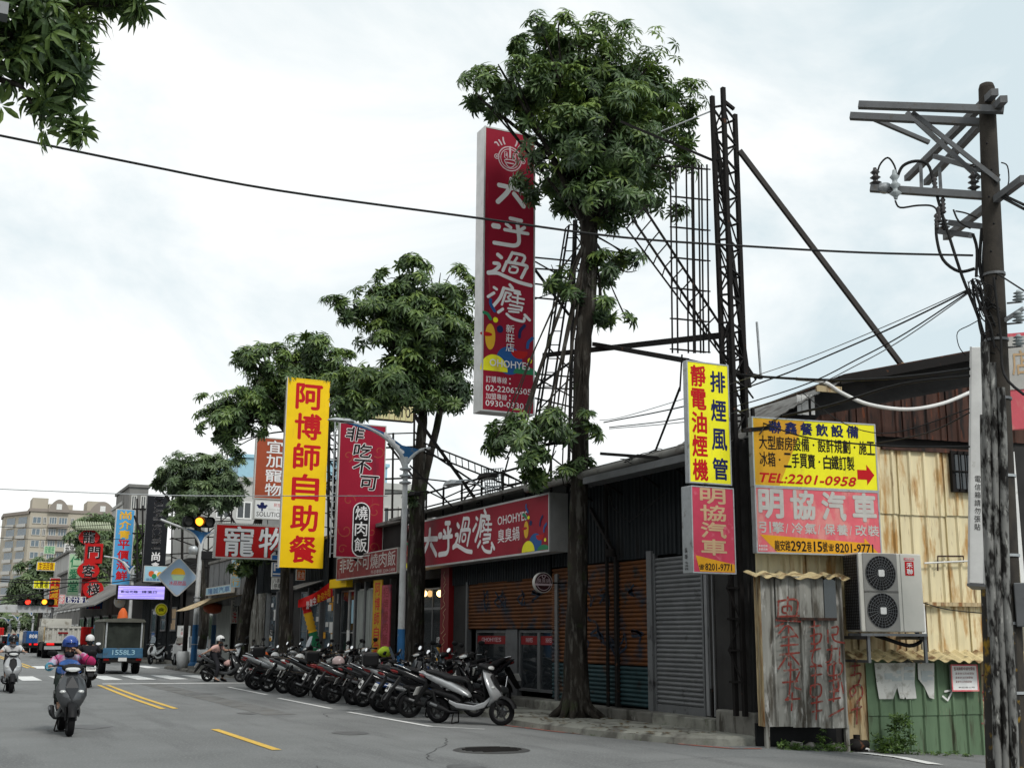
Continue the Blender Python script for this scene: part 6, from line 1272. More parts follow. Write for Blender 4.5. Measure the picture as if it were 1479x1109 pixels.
# loose wires and rods on the restaurant roof edge
rwp = empty('roof_wires', (11.2, 17.5, 4.6), 'dry twisted vines and wires along the restaurant roof edge near the lemon sign', 'wires')
random.seed(3)
for i in range(7):
    pts = []; x_, y_ = 900+random.uniform(-10, 15), 662+random.uniform(-6, 6)
    while x_ < 992: pts.append(tuple(PY(x_, y_, 17.5)-rwp.location)); x_ += random.uniform(9, 16); y_ += random.uniform(-7, 4.5); y_ = max(630, min(672, y_))
    MB().tube(curve(pts, 3), .008, 5).build('wire', 'cable', rwp)
bar('rod', PY(868, 655, 18), PY(994, 664, 16), .05, 'steel_dark', rwp)

bd_ = empty('wall_gap_strips', (PY(1084, 1000, 16.1).x, 16.1, .3), 'pale and dark strips added for the wall showing between the tower legs', 'boards')  # added strips stand for the wall glimpsed between the posts
for px, wd, m_ in ((1078, .10, 'grey_weather'), (1086, .07, 'cream_rusty'), (1093, .12, 'steel_dark'), (1099, .08, 'grey_weather')): q = PY(px, 900, 16.1+.1*(px % 3)); MB().box(q.x-wd/2-bd_.location.x, .1*(px % 3), 0, q.x+wd/2-bd_.location.x, .1*(px % 3)+.03, 2.5+.2*(px % 2)).build('board', m_, bd_)

# ================================================================ AIR CONDITIONER ON THE CORNER SHED
(u0_, z0_), (u1_, z1_) = W(1245, 912, .75), W(1330, 800, .75); w_, h_ = u1_-u0_, z1_-z0_
ac = empty('air_conditioner', P0+du*u0_+dn*.75+Vector((0, 0, z0_)), 'cream outdoor air conditioner with two round fans hung on the cream shed', 'air conditioner', rz=AR)
mm('ac_cream', (.60, .585, .53), .5, var=.06, dirt=((.3, .27, .2), .25, 3, (1, 1, .4))); mm('ac_panel', (.26, .255, .24), .6, var=.08)
bevel(MB().box(0, 0, 0, w_, .4, h_).build('casing', 'ac_cream', ac), .02)
fx = w_*.33
for zz in (h_*.74, h_*.265):
    rr2 = w_*.235; g = MB().box(fx-rr2*1.14, -.012, zz-rr2*1.14, fx+rr2*1.14, -.001, zz+rr2*1.14).build('fan_panel', 'ac_panel', ac)
    t = MB(); disc(t, fx, zz, rr2, rr2, -.014, 36); t.build('fan_opening', 'black', g)
    t = MB()
    for i in range(24): a_ = 2*math.pi*i/24; t.tube([(fx+.05*math.cos(a_), -.028, zz+.05*math.sin(a_)), (fx+rr2*math.cos(a_+.12), -.024, zz+rr2*math.sin(a_+.12))], .0035, 4)
    for r_ in (.25, .4, .55, .7, .85, 1.0): 
        P = [(fx+rr2*r_*math.cos(2*math.pi*i/28), -.024, zz+rr2*r_*math.sin(2*math.pi*i/28)) for i in range(29)]; t.tube(P, .003, 4, False)
    t.build('fan_grille', 'steel_grey', g)
    for i in range(4): a_ = i*math.pi/2+.4; b_ = MB(); b_.add([(fx+.04*math.cos(a_), -.016, zz+.04*math.sin(a_)), (fx+rr2*.9*math.cos(a_-.35), -.018, zz+rr2*.9*math.sin(a_-.35)), (fx+rr2*.95*math.cos(a_+.3), -.02, zz+rr2*.95*math.sin(a_+.3))], [(0, 1, 2)]); b_.build('fan_blade', 'steel_dark', g)
    MB().cbox(fx-.05, -.042, zz-.05, fx+.05, -.015, zz+.05, .012).build('hub', 'white', g)
bx_ = MB().box(w_*.73, -.006, h_*.72, w_*.87, -.0005, h_*.9).build('badge', 'ink_red', ac); t = MB(); row(t, '禾聯', w_*.75, h_*.73, w_*.85, h_*.89, -.009, .03, vertical=True); t.build('lettering', 'ink_white', ac); MB().box(w_*.72, -.005, h_*.915, w_*.88, -.0005, h_*.945).build('badge_strip', 'sign_pink', ac)
t = MB(); put(t, 'HERAN', w_*.735, h_*.92, w_*.865, h_*.94, -.007, .01); t.build('lettering', 'ink_white', ac)
MB().box(w_*.655, -.004, .01, w_*.662, .002, h_-.01).build('panel_joint', 'ac_panel', ac)
sgm = MB(); sgm.box(-.012, .02, .03, -.002, .38, h_-.03); sgm.build('side_coil', 'steel_grey', ac); t = MB()
for i in range(26): t.box(-.024, .02, .04+i*(h_-.08)/26, -.012, .38, .05+i*(h_-.08)/26)
for i in range(8): t.box(-.026, .02+i*.05, .03, -.02, .03+i*.05, h_-.03)
t.build('side_grille', 'steel_dark', ac)
MB().tube(curve([(w_*.9, .1, .02), (w_+.05, .2, -.12), (w_-.1, .3, -.2), (w_*.6, .38, -.1), (w_*.5, .5, -.05)], 4), .03, 8).build('refrigerant_pipe', 'black', ac)
br = empty('air_conditioner_bracket', P0+du*u0_+dn*.75+Vector((0, 0, z0_-.05)), 'grey steel bracket legs under the outdoor air conditioner', 'bracket', rz=AR)
MB().box(0, .02, -.01, w_+.04, .06, .03).box(0, .34, -.01, w_+.04, .38, .03).build('shelf_rail', 'steel_grey', br)
for x_ in (.1, w_-.02): MB().box(x_, .02, -.4, x_+.045, .06, -.01).box(x_, .02, -.06, x_+.045, .74, -.01).build('leg', 'steel_grey', br); MB().bar((x_+.02, .06, -.38), (x_+.02, .72, -.38), .04).build('leg', 'steel_grey', br)
# ================================================================ TREES
def leaf_material(name, c1, c2, c3):
    mt = bpy.data.materials.new(name); mt.use_nodes = True; n = mt.node_tree.nodes; lk = mt.node_tree.links.new; n.remove(n['Principled BSDF'])
    out = n['Material Output']; geo = n.new('ShaderNodeNewGeometry'); t = n.new('ShaderNodeTexNoise'); t.inputs['Scale'].default_value = .9; t.inputs['Detail'].default_value = 3
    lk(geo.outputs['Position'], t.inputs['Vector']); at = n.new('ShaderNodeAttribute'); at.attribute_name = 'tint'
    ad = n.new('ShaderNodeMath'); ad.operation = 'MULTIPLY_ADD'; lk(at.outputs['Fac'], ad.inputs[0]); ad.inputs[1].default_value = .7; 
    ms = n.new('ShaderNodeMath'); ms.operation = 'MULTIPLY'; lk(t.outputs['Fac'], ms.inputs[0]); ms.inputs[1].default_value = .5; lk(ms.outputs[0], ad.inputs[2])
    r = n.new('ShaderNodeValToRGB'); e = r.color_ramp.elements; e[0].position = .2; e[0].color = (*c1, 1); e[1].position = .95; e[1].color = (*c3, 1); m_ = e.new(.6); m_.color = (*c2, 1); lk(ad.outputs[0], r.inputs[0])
    b = n.new('ShaderNodeBsdfPrincipled'); b.inputs['Roughness'].default_value = .42; b.inputs['Specular IOR Level'].default_value = .5; lk(r.outputs[0], b.inputs['Base Color'])
    tr = n.new('ShaderNodeBsdfTranslucent'); lk(r.outputs[0], tr.inputs[0]); mxs = n.new('ShaderNodeMixShader'); mxs.inputs[0].default_value = .25; lk(b.outputs[0], mxs.inputs[1]); lk(tr.outputs[0], mxs.inputs[2]); lk(mxs.outputs[0], out.inputs[0])
    MT[name] = mt; return mt
leaf_material('leaf', (.032, .06, .03), (.095, .16, .052), (.22, .31, .065))
leaf_material('leaf_fresh', (.035, .07, .02), (.09, .16, .035), (.16, .26, .05))
leaf_material('leaf_far', (.055, .08, .045), (.11, .165, .075), (.19, .26, .10))  # lighter greens carry the haze of distance in the leaf colour
def whorl(rnd, L_, wd=.235, n=8, droop=.5):
    """one whorl of long leaves around a twig tip, axis +z"""
    vs, fs, tint = [], [], []; t0 = rnd.random()
    for i in range(n):
        a = 2*math.pi*(i+rnd.uniform(-.25, .25))/n; l = L_*rnd.uniform(.7, 1.1); w_ = l*wd*.5; dr = droop*rnd.uniform(.5, 1.5); d = Vector((math.cos(a), math.sin(a), 0)); s_ = Vector((-d.y, d.x, 0)); b = d*.06*L_
        k = len(vs); m1 = b+d*l*.32+Vector((0, 0, l*.10*(1-dr))); m2 = b+d*l*.68+Vector((0, 0, -l*.16*dr)); tip = b+d*l*.95+Vector((0, 0, -l*.5*dr)); up_v = Vector((0, 0, w_*.45))
        vs += [b, m1+s_*w_+up_v*.6, m1, m1-s_*w_+up_v*.6, m2+s_*w_*.9+up_v*.5, m2, m2-s_*w_*.9+up_v*.5, tip]
        fs += [(k, k+2, k+1), (k, k+3, k+2), (k+1, k+2, k+5, k+4), (k+2, k+3, k+6, k+5), (k+4, k+5, k+7), (k+5, k+6, k+7)]; q = min(1, max(0, t0*.75+rnd.uniform(-.12, .25))); tint += [q]*6
    return vs, fs, tint
def whorl_mesh(rnd, L_, nm='leaf_whorl', shift=0, **k):
    vs, fs, tint = whorl(rnd, L_, **k); return leafmesh(nm, vs, fs, [min(1, max(0, t+shift)) for t in tint])
def leafmesh(nm, vs, fs, tint):
    me = bpy.data.meshes.new(nm); me.from_pydata([tuple(v) for v in vs], [], fs); a = me.attributes.new('tint', 'FLOAT', 'FACE'); a.data.foreach_set('value', tint); return me
def limb(mb, pts, r0, r1, n=8, seed=0, wob=.25): P = [Vector(p) for p in curve([tuple(p) for p in pts], 4)]; k = len(P); mb.tube(P, [r0+(r1-r0)*i/(k-1) for i in range(k)], n, True, wob, seed)
class Tree:
    def __init__(s, label, base, name='street_tree', group=None, seed=1, mat='leaf'):
        s.e = empty(name, base, label, 'tree', group); s.o = Vector(base); s.b = []; s.r = random.Random(seed); s.mat = mat; s.limbs = MB()
    def blob(s, px, py, rx, ry, Y, w_=1):
        c = PY(px, py, Y); a = (PY(px+rx, py, Y)-c).length; h = abs(PY(px, py-ry, Y).z-c.z); s.b.append((c-s.o, (a, a*.85, h), w_)); return s
    def blob3(s, c, r, w_=1): s.b.append((Vector(c)-s.o, r, w_)); return s
    def trunk(s, pts, rs, flare=True):
        P = curve([tuple(Vector(p)-s.o) for p in pts], 9); n = len(P); R_ = []
        for i in range(n): t = i/(n-1)*(len(rs)-1); k = min(int(t), len(rs)-2); R_.append(rs[k]+(rs[k+1]-rs[k])*(t-k))
        mb = MB(); sd = s.r.random()*9; mb.tube([Vector(p) for p in P], R_, 44, True, .16, sd)
        for i, v in enumerate(mb.v):                             # bark ridges and hollows
            ring_, j = divmod(i, 44)
            if ring_ >= n: break
            c = Vector(P[ring_]); d = v-c; a = 2*math.pi*j/44; q = noise.noise(Vector((math.cos(a)*4+sd, math.sin(a)*4, c.z*1.4)))*.16+noise.noise(Vector((math.cos(a)*11, math.sin(a)*11+sd, c.z*2.5)))*.09; mb.v[i] = c+d*(1+q)
        if flare:
            for i in range(9):
                a = 2*math.pi*i/9+s.r.uniform(-.2, .2); l = rs[0]*s.r.uniform(1.5, 2.5); d = Vector((math.cos(a), math.sin(a), 0))
                limb(mb, [d*rs[0]*.45+Vector((0, 0, rs[0]*1.9)), d*rs[0]*.85+Vector((0, 0, rs[0]*.8)), d*l*.75+Vector((0, 0, .05)), d*l+Vector((0, 0, -.08))], rs[0]*.42, rs[0]*.1, 8, i)
        mb.build('trunk', 'bark', s.e); s.top = Vector(P[-1]); return s
    def limb(s, pts, r0, r1): limb(s.limbs, [Vector(p)-s.o for p in pts], r0, r1, 10, s.r.random()*9); return s
    def grow(s, n, L_, solo=0, droop=.5, twigs=True, **kw):
        tot = sum(b[1][0]*b[1][1]*b[1][2]**.8*b[2] for b in s.b)**1; vs, fs, tint = [], [], []; solos = []
        for c, r, w_ in s.b:
            k = int(n*r[0]*r[1]*r[2]**.8*w_/tot); tw_ = max(2, k//40)
            if twigs:
                for i in range(tw_):
                    v = Vector((s.r.gauss(0, 1), s.r.gauss(0, 1), s.r.gauss(0, 1)+.3)).normalized(); e_ = c+Vector((v.x*r[0], v.y*r[1], v.z*r[2]))*.85; m_ = c.lerp(e_, .5)+Vector((0, 0, -.12*r[2]))
                    limb(s.limbs, [s.anchor(c), c*.6+s.anchor(c)*.4+Vector((0, 0, .05)), m_, e_], max(.012, .05*r[0]), .008, 5, i)
            ncl = max(3, k//getattr(s, 'clump', 11)); CL = []
            for i in range(ncl):
                v = Vector((s.r.gauss(0, 1), s.r.gauss(0, 1), s.r.gauss(0, 1))).normalized(); sp = s.r.random() < .22; CL.append((v, s.r.uniform(1.05, 1.32) if sp else s.r.uniform(.4, 1.05), s.r.uniform(.28, .5) if sp else s.r.uniform(.45, 1.15)))
            for i in range(k):
                v, q, sz = CL[int(s.r.random()*ncl)]; rr_ = min(r[0], r[2])*.34*sz*getattr(s, 'spread', 1.); dv = Vector((s.r.gauss(0, 1), s.r.gauss(0, 1), s.r.gauss(0, .8)))*rr_*.62
                p = c+Vector((v.x*r[0], v.y*r[1], v.z*r[2]))*q+dv; v = (v+dv/max(.05, rr_)*.5).normalized(); q = min(1, max(0, q+.3*(dv.z/max(.05, rr_))))
                jz = .45*getattr(s, 'spread', 1.); up_v = (v*.8+Vector((0, 0, .7))+Vector((s.r.uniform(-jz, jz), s.r.uniform(-jz, jz), s.r.uniform(-jz, jz)))).normalized(); rot = up_v.to_track_quat('Z', 'Y').to_matrix(); rot = rot @ Matrix.Rotation(s.r.random()*6.3, 3, 'Z')
                solos.append((q, p, rot, v)) if solo and q > .8 else None
                if solo and q > .8: continue
                a, f, t_ = whorl(s.r, L_*s.r.uniform(.75, 1.15), droop=droop, **kw); k0 = len(vs); vs += [rot @ x+p for x in a]; fs += [tuple(j+k0 for j in ff) for ff in f]
                base_ = .35*q+.25*v.z; tint += [min(1, max(0, x*.75+base_-.12)) for x in t_]  # outer and upper whorls paler, inner darker: crown shading put into the tint
        if solo:
            eye = EYE-s.o; solos.sort(key=lambda a: (a[1]-eye).length-.6*a[3].dot((eye-a[1]).normalized())*1.5)
            ms = [leafless(s.r, L_, s.mat, sh, droop, kw) for sh in (-.1, .05, .2, .35, -.05, .12)]
            for i, (q, p, rot, v) in enumerate(solos):
                if i < solo:
                    mt_ = rot.to_4x4()*1; mt_.translation = p; o_ = link('leaf_whorl', ms[min(5, int(s.r.random()*6))], s.e, matrix=mt_); 
                else:
                    a, f, t_ = whorl(s.r, L_, droop=droop, **kw); k0 = len(vs); vs += [rot @ x+p for x in a]; fs += [tuple(j+k0 for j in ff) for ff in f]; tint += [min(1, max(0, x*.75+.2+.25*v.z)) for x in t_]  # upward whorls paler here too, the top light is in their colour
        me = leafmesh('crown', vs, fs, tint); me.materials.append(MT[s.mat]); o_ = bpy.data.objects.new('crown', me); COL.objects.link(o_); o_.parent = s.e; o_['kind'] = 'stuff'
        if s.limbs.v: s.limbs.build('branches', 'bark', s.e)
        return s
    def anchor(s, c):
        return getattr(s, 'fork', s.top) if hasattr(s, 'top') else c
def leafless(rnd, L_, mat, sh, droop, kw): me = whorl_mesh(rnd, L_, shift=sh, droop=droop, **kw); me.materials.append(MT[mat]); return me

Y1 = 19.45; b1 = PZ(832, 1036, .12)
T = Tree('biggest street tree with a rugged dark trunk, standing in front of the rolling shutters', (b1.x, b1.y, .1), seed=4, group='street trees in a row')
pt = lambda x, y: PY(x, y, b1.y)
T.trunk([pt(832, 1037), pt(832, 960), pt(834, 800), pt(838, 650), pt(841, 520), pt(850, 420), pt(850, 350), pt(846, 290)], [.27, .21, .165, .15, .15, .155, .165, .11]); T.fork = Vector(pt(850, 335))-T.o
T.limb([pt(852, 350), pt(862, 305), pt(880, 280), pt(905, 268), pt(920, 240)], .13, .06).limb([pt(847, 300), pt(840, 230), pt(815, 170), pt(800, 120)], .1, .03).limb([pt(850, 310), pt(875, 220), pt(890, 150)], .09, .03).limb([pt(905, 268), pt(910, 210), pt(905, 180)], .04, .02)
T.limb([pt(846, 300), pt(800, 230), pt(740, 180), pt(690, 140)], .07, .02).limb([pt(838, 640), pt(800, 640), pt(760, 650)], .05, .02).limb([pt(838, 655), pt(870, 690), pt(880, 715)], .05, .02)
for a in ((800, 62, 48, 38), (775, 45, 28, 26), (835, 105, 80, 62), (745, 130, 70, 34), (692, 135, 40, 22), (900, 118, 68, 58), (955, 160, 42, 45), (925, 215, 62, 58), (985, 175, 25, 40), (810, 205, 68, 66), (865, 180, 70, 66), (900, 285, 62, 45), (815, 270, 45, 38), (945, 265, 38, 42), (860, 330, 30, 16)): T.blob(*a, b1.y+random.uniform(-.5, .5))
for a in ((880, 385, 42, 26), (905, 372, 26, 16), (875, 448, 40, 22), (840, 405, 24, 34), (812, 395, 22, 26), (900, 460, 20, 14)): T.blob(*a, b1.y-.1, 1.1)
for a in ((745, 635, 50, 32), (795, 615, 42, 30), (780, 665, 38, 24), (838, 612, 26, 20), (800, 690, 30, 12), (842, 665, 22, 24), (720, 625, 24, 18)): T.blob(*a, b1.y-.2, 1.5)
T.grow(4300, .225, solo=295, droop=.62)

b2 = Vector((10.6, PX(600, 800, 10.6).y, .1)); pt = lambda x, y: PY(x, y, b2.y)
T = Tree('twin stemmed street tree behind the nearest pale street lamp', b2, seed=8, group='street trees in a row')
T.trunk([Vector((b2.x, b2.y, .1)), pt(600, 900), pt(601, 800), pt(603, 720), pt(608, 640), pt(612, 590), pt(612, 540)], [.24, .21, .195, .17, .12, .10, .07]); T.fork = Vector(pt(612, 580))-T.o
T.limb([pt(603, 740), pt(615, 680), pt(630, 620), pt(640, 570), pt(650, 520)], .13, .05).limb([pt(612, 590), pt(590, 540), pt(570, 500), pt(545, 460)], .1, .03).limb([pt(612, 580), pt(618, 500), pt(612, 440)], .1, .03)
for a in ((560, 438, 50, 28), (510, 442, 30, 20), (590, 405, 34, 28), (590, 375, 14, 14), (630, 430, 46, 44), (610, 475, 60, 40), (560, 490, 40, 26), (575, 550, 55, 38), (640, 540, 40, 46), (520, 560, 45, 28), (655, 480, 28, 40), (540, 590, 40, 18), (655, 570, 26, 20), (500, 585, 28, 18)): T.blob(*a, b2.y+random.uniform(-.5, .5))
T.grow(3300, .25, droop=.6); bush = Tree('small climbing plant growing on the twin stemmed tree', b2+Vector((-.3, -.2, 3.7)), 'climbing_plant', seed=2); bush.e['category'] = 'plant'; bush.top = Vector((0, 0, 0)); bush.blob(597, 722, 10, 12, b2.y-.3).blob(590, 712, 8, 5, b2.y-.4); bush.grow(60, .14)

b3 = Vector((10.5, PX(414, 900, 10.5).y, .1)); pt = lambda x, y: PY(x, y, b3.y)
T = Tree('spreading street tree with its dark trunk under the yellow sign', b3, seed=12, group='street trees in a row')
T.trunk([Vector((b3.x, b3.y, .1)), pt(413, 900), pt(415, 820), pt(424, 720), pt(440, 620), pt(448, 560)], [.25, .23, .21, .18, .15, .1]); T.fork = Vector(pt(440, 620))-T.o
T.limb([pt(428, 690), pt(420, 635), pt(385, 600), pt(335, 590)], .12, .04).limb([pt(440, 620), pt(400, 560), pt(370, 530)], .12, .03).limb([pt(445, 610), pt(470, 560), pt(490, 540)], .12, .03)
for a in ((450, 500, 28, 26), (440, 530, 62, 34), (375, 518, 38, 20), (350, 512, 18, 16), (480, 555, 45, 34), (410, 560, 50, 34), (370, 560, 26, 20), (345, 595, 46, 34), (325, 605, 34, 28), (380, 592, 40, 26), (340, 636, 26, 20), (440, 592, 44, 28), (500, 590, 28, 20)): T.blob(*a, b3.y+random.uniform(-.8, .8))
T.grow(3500, .28, droop=.5)
b4 = Vector((10.6, PX(350, 900, 10.6).y, .1)); pt = lambda x, y: PY(x, y, b4.y)
T = Tree('leaning street tree with leaf tufts under the red pet sign', b4, seed=15, group='street trees in a row')
T.trunk([Vector((b4.x, b4.y, .1)), pt(352, 900), pt(362, 840), pt(368, 800), pt(372, 760), pt(385, 700)], [.25, .23, .21, .19, .16, .1])
for a in ((347, 815, 14, 12), (360, 808, 16, 8), (388, 806, 14, 8)): T.blob(*a, b4.y-.4, 2)
T.grow(170, .28, droop=.5)
b5 = Vector((11.7, PX(293, 900, 11.7).y+.6, .1)); pt = lambda x, y: PY(x, y, b5.y)
T = Tree('rounded lighter green street tree above the traffic signal', b5, seed=18, group='street trees in a row')
T.trunk([Vector((b5.x, b5.y, .1)), pt(296, 900), pt(290, 830), pt(285, 760), pt(282, 720)], [.22, .18, .17, .15, .1])
T.limb([pt(285, 760), pt(255, 735), pt(235, 710)], .12, .03).limb([pt(285, 745), pt(310, 710), pt(325, 690)], .12, .03)
for a in ((285, 680, 45, 24), (250, 690, 28, 20), (228, 696, 14, 10), (320, 690, 34, 26), (285, 715, 40, 20), (262, 728, 14, 12), (330, 715, 24, 22), (262, 745, 26, 16)): T.blob(*a, b5.y+random.uniform(-1, 1))
T.mat = 'leaf_far'; T.grow(2000, .33, droop=.45)
# overhanging tree at the upper corner; its trunk stands on the opposite pavement
b6 = Vector((-3.6, 6.2, 0)); T = Tree('tree whose long leaved boughs hang into the upper corner of the view', b6, seed=21)
D6 = 7.2; q6 = lambda x, y, d=D6: PR(x, y, d)
T.trunk([b6, b6+Vector((.1, 0, 1.5)), b6+Vector((.2, .1, 3)), b6+Vector((.5, .3, 4.6)), b6+Vector((.8, .4, 6.4))], [.28, .24, .21, .17, .08]); T.fork = Vector((.5, .3, 4.6))
T.limb([b6+Vector((.5, .3, 4.4)), q6(-200, 60), q6(-60, 70), q6(40, 40)], .12, .03).limb([q6(-60, 70), q6(-10, 110), q6(30, 125), q6(45, 150)], .025, .01).limb([q6(40, 40), q6(100, 10), q6(170, 8)], .025, .01)
def b6b(x, y, rx, ry, d=D6, w_=1): c = q6(x, y, d); a = (q6(x+rx, y, d)-c).length; T.blob3(c, (a, a, (q6(x, y-ry, d)-c).length), w_)
for a in ((45, 30, 60, 45, D6, 2.2), (20, 80, 42, 40, D6, 2.2), (85, 65, 50, 42, D6, 2.2), (105, 100, 30, 26, D6, 1.6), (55, 120, 40, 26, D6, 2), (88, 155, 36, 30, D6, 2), (75, 185, 16, 12, D6, 3), (-60, 40, 80, 90, D6, .5), (-60, 130, 40, 50, D6, .5), (190, 14, 26, 22, D6, 2.5), (150, 2, 40, 14, D6, 2.5), (60, -60, 120, 70, D6, .5), (-200, -60, 200, 120, D6, .12), (-4, 150, 12, 14, D6, 3), (8, 112, 14, 12, D6, 2.5), (125, 50, 22, 30, D6, 2)): b6b(*a)
T.blob3(b6+Vector((.3, .2, 6.8)), (1.6, 1.6, 1.2), .15); T.clump = 4; T.spread = 2.1; T.grow(1500, .135, solo=290, droop=.9, wd=.25, twigs=False)
ofc = empty('lamp_fragment', q6(3, 17, 6.6), 'grey corner of a lamp housing poking in at the top corner', 'lamp'); MB().box(-.2, -.05, -.035, .03, .05, .035).build('housing', 'steel_grey', ofc)
# bushes and trees farther off
for i, (lb, blobs, Y, n, l_) in enumerate((('dark tree behind the red inn sign', ((135, 775, 30, 28), (155, 800, 26, 36), (145, 845, 24, 20)), 112, 700, .75), ('yellow green tree between the blue sign and the black sign', ((201, 800, 9, 26), (203, 770, 8, 14), (198, 835, 8, 16)), 92, 220, .5),
        ('dark leafy tree in front of the apartment block', ((55, 830, 26, 20), (35, 850, 24, 16), (75, 815, 18, 12), (95, 850, 20, 14), (20, 866, 16, 10)), 175, 900, 1.1), ('dark street tree behind the crossing gantry', ((55, 895, 30, 12), (25, 898, 26, 10), (78, 892, 16, 10)), 190, 700, 1.0), ('distant tree at the vanishing street end', ((5, 893, 14, 14), (-15, 895, 20, 14)), 260, 300, 1.3), ('leafy top of a tree above the inn roof', ((150, 752, 18, 8), (120, 758, 16, 6)), 120, 240, .7))):
    c = PY(blobs[0][0], 915, Y); T = Tree(lb, (c.x, Y, 0), 'far_tree', seed=30+i, mat='leaf_far' if i != 1 else 'leaf_fresh'); zc = PY(blobs[0][0], blobs[0][1], Y).z
    T.trunk([(c.x, Y, -.5), (c.x+.1, Y, zc*.5), (c.x, Y, zc)], [.35, .28, .1], False)
    for b in blobs: T.blob(*b, Y+random.uniform(-1, 1))
    T.grow(n, l_, twigs=False)
hl = MB(); n = 40; xs_ = [-120+i*12 for i in range(n+1)]; vs = [(x, 520, -1) for x in xs_]+[(x, 520+20*math.sin(i), 10+5*noise.noise(Vector((i*.3, 1, 2)))) for i, x in enumerate(xs_)]+[(x, 560, -1) for x in xs_]
hl.add(vs, [(i, i+1, n+2+i, n+1+i) for i in range(n)]+[(n+1+i, n+2+i, 2*n+3+i, 2*n+2+i) for i in range(n)]); hl.build('hills', M('hill', (.05, .075, .05), .9, var=.3, vs=.05), kind='structure')
# weeds at the foot of the corner shed
def weeds(label, pts, n, h, L_, seed):
    r_ = random.Random(seed); vs, fs, tint = [], [], []
    P = [P0+du*W(x, y, .45)[0]+dn*.45 for x, y in pts]; e = empty('weeds', (P[0].x, P[0].y, gz(P[0].x, P[0].y)), label, 'weeds'); 
    for i in range(n):
        k = r_.random()*(len(P)-1); a = P[int(k)].lerp(P[min(int(k)+1, len(P)-1)], k % 1)+Vector((r_.uniform(-.08, .08), r_.uniform(-.22, .15), 0)); hh = h*r_.random()**1.3; a.z = gz(a.x, a.y)+hh
        rot = Vector((r_.uniform(-.8, .8), r_.uniform(-.8, .8), 1)).normalized().to_track_quat('Z', 'Y').to_matrix(); a_, f, t_ = whorl(r_, L_*r_.uniform(.6, 1.2), n=5, droop=r_.uniform(-1, .5), wd=.35); k0 = len(vs); vs += [rot @ x+a-e.location for x in a_]; fs += [tuple(j+k0 for j in ff) for ff in f]; tint += t_
    me = leafmesh('leaves', vs, fs, tint); me.materials.append(MT['leaf_fresh']); o_ = bpy.data.objects.new('leaves', me); COL.objects.link(o_); o_.parent = e; o_['kind'] = 'stuff'
weeds('tall leafy weed growing against the green sheets', ((1296, 1080), (1306, 1082)), 90, .55, .10, 1); weeds('lower leafy weed beside the tall one', ((1266, 1080), (1288, 1082)), 60, .25, .09, 2)
weeds('low straggling weeds along the foot of the grey lean-to', ((1125, 1076), (1160, 1078), (1225, 1082)), 150, .10, .06, 3); weeds('patch of weeds at the foot of the green wall near the pole', ((1330, 1088), (1400, 1090)), 36, .05, .06, 4); weeds('leafy weed in the dark gap under the lean-to', ((1188, 1078), (1196, 1078)), 26, .3, .08, 5)
for i, (px, py, r_, lb) in enumerate(((1236, 1068, .14, 'dark dirty pump lying at the foot of the shed'), (1251, 1080, .05, 'small white stone by the weeds'), (1150, 1068, .09, 'dark rubble lump under the lean-to'), (1170, 1066, .08, 'second rubble lump under the lean-to'), (1205, 1070, .08, 'rubble lump near the lean-to leg'))):
    u_ = W(px, py, .35)[0]; p = P0+du*u_+dn*.35; mb = MB(); mb.ell((0, 0, r_*.6), (r_*1.3, r_, r_*.7), 9, 6); mb.v = [v*(1+.25*noise.noise(v*14+Vector((i, 0, 0)))) for v in mb.v]
    if i == 0: mb.cyl((.02, 0, r_*1.2), .05, .14).cyl((.16, 0, r_*.7), .06, .1, 'x').box(-.12, -.08, 0, .16, .08, .03)
    o_ = mb.build('pump' if i == 0 else 'stone', 'steel_dark' if i == 0 else ('white' if i == 1 else 'concrete_dark'), at=(p.x, p.y, gz(p.x, p.y))); tag(o_, lb, 'pump' if i == 0 else 'stone')
# litter: fallen leaves on the pavement
r_ = random.Random(5); vs, fs, tint = [], [], []
for i in range(160):
    x_, y_ = r_.uniform(9.6, 11.1), r_.uniform(15.6, 21); l_ = r_.uniform(.04, .09); a = r_.random()*6.3; k = len(vs); d = Vector((math.cos(a), math.sin(a), 0))*l_; s2 = Vector((-d.y, d.x, 0))*.3; c = Vector((x_, y_, .14))
    vs += [c-d, c+s2+Vector((0, 0, .008)), c+d, c-s2]; fs += [(k, k+1, k+2, k+3)]; tint.append(r_.random())
me = leafmesh('fallen_leaves', vs, fs, tint); me.materials.append(M('dry_leaf', (.10, .07, .035), .8, var=.4, vs=9)); o_ = bpy.data.objects.new('fallen_leaves', me); COL.objects.link(o_); o_['kind'] = 'stuff'

# ================================================================ SCOOTERS
mm('rim_dark', (.05, .05, .052), .5, .4, var=.1); mm('body_silver', (.42, .43, .44), .28, .35, var=.05, coat=.5); mm('body_white', (.62, .63, .62), .25, var=.04, coat=.6); mm('body_black', (.014, .014, .016), .22, var=.1, coat=.6); mm('body_grey', (.075, .078, .082), .25, .4, var=.06, coat=.6)
mm('body_red', (.20, .012, .015), .25, var=.06, coat=.6); mm('body_blue', (.02, .06, .20), .25, var=.05, coat=.6); mm('plastic', (.014, .014, .015), .55, var=.15); mm('seat', (.016, .016, .017), .45, var=.1); mm('chrome', (.55, .56, .57), .15, 1, var=.05); mm('tail_off', (.16, .006, .006), .25, var=0, coat=.5); mm('lamp_clear', (.55, .56, .55), .08, var=.1, coat=1); mm('plate', (.68, .68, .66), .45, var=.04); mm('mirror', (.7, .72, .74), .05, 1, var=0); mm('helmet_white', (.68, .68, .67), .25, var=.03, coat=.6); mm('helmet_pink', (.50, .38, .37), .3, var=.04, coat=.5); mm('helmet_black', (.014, .014, .016), .2, var=0, coat=.6); mm('helmet_blue', (.03, .07, .28), .2, var=.05, coat=.6)
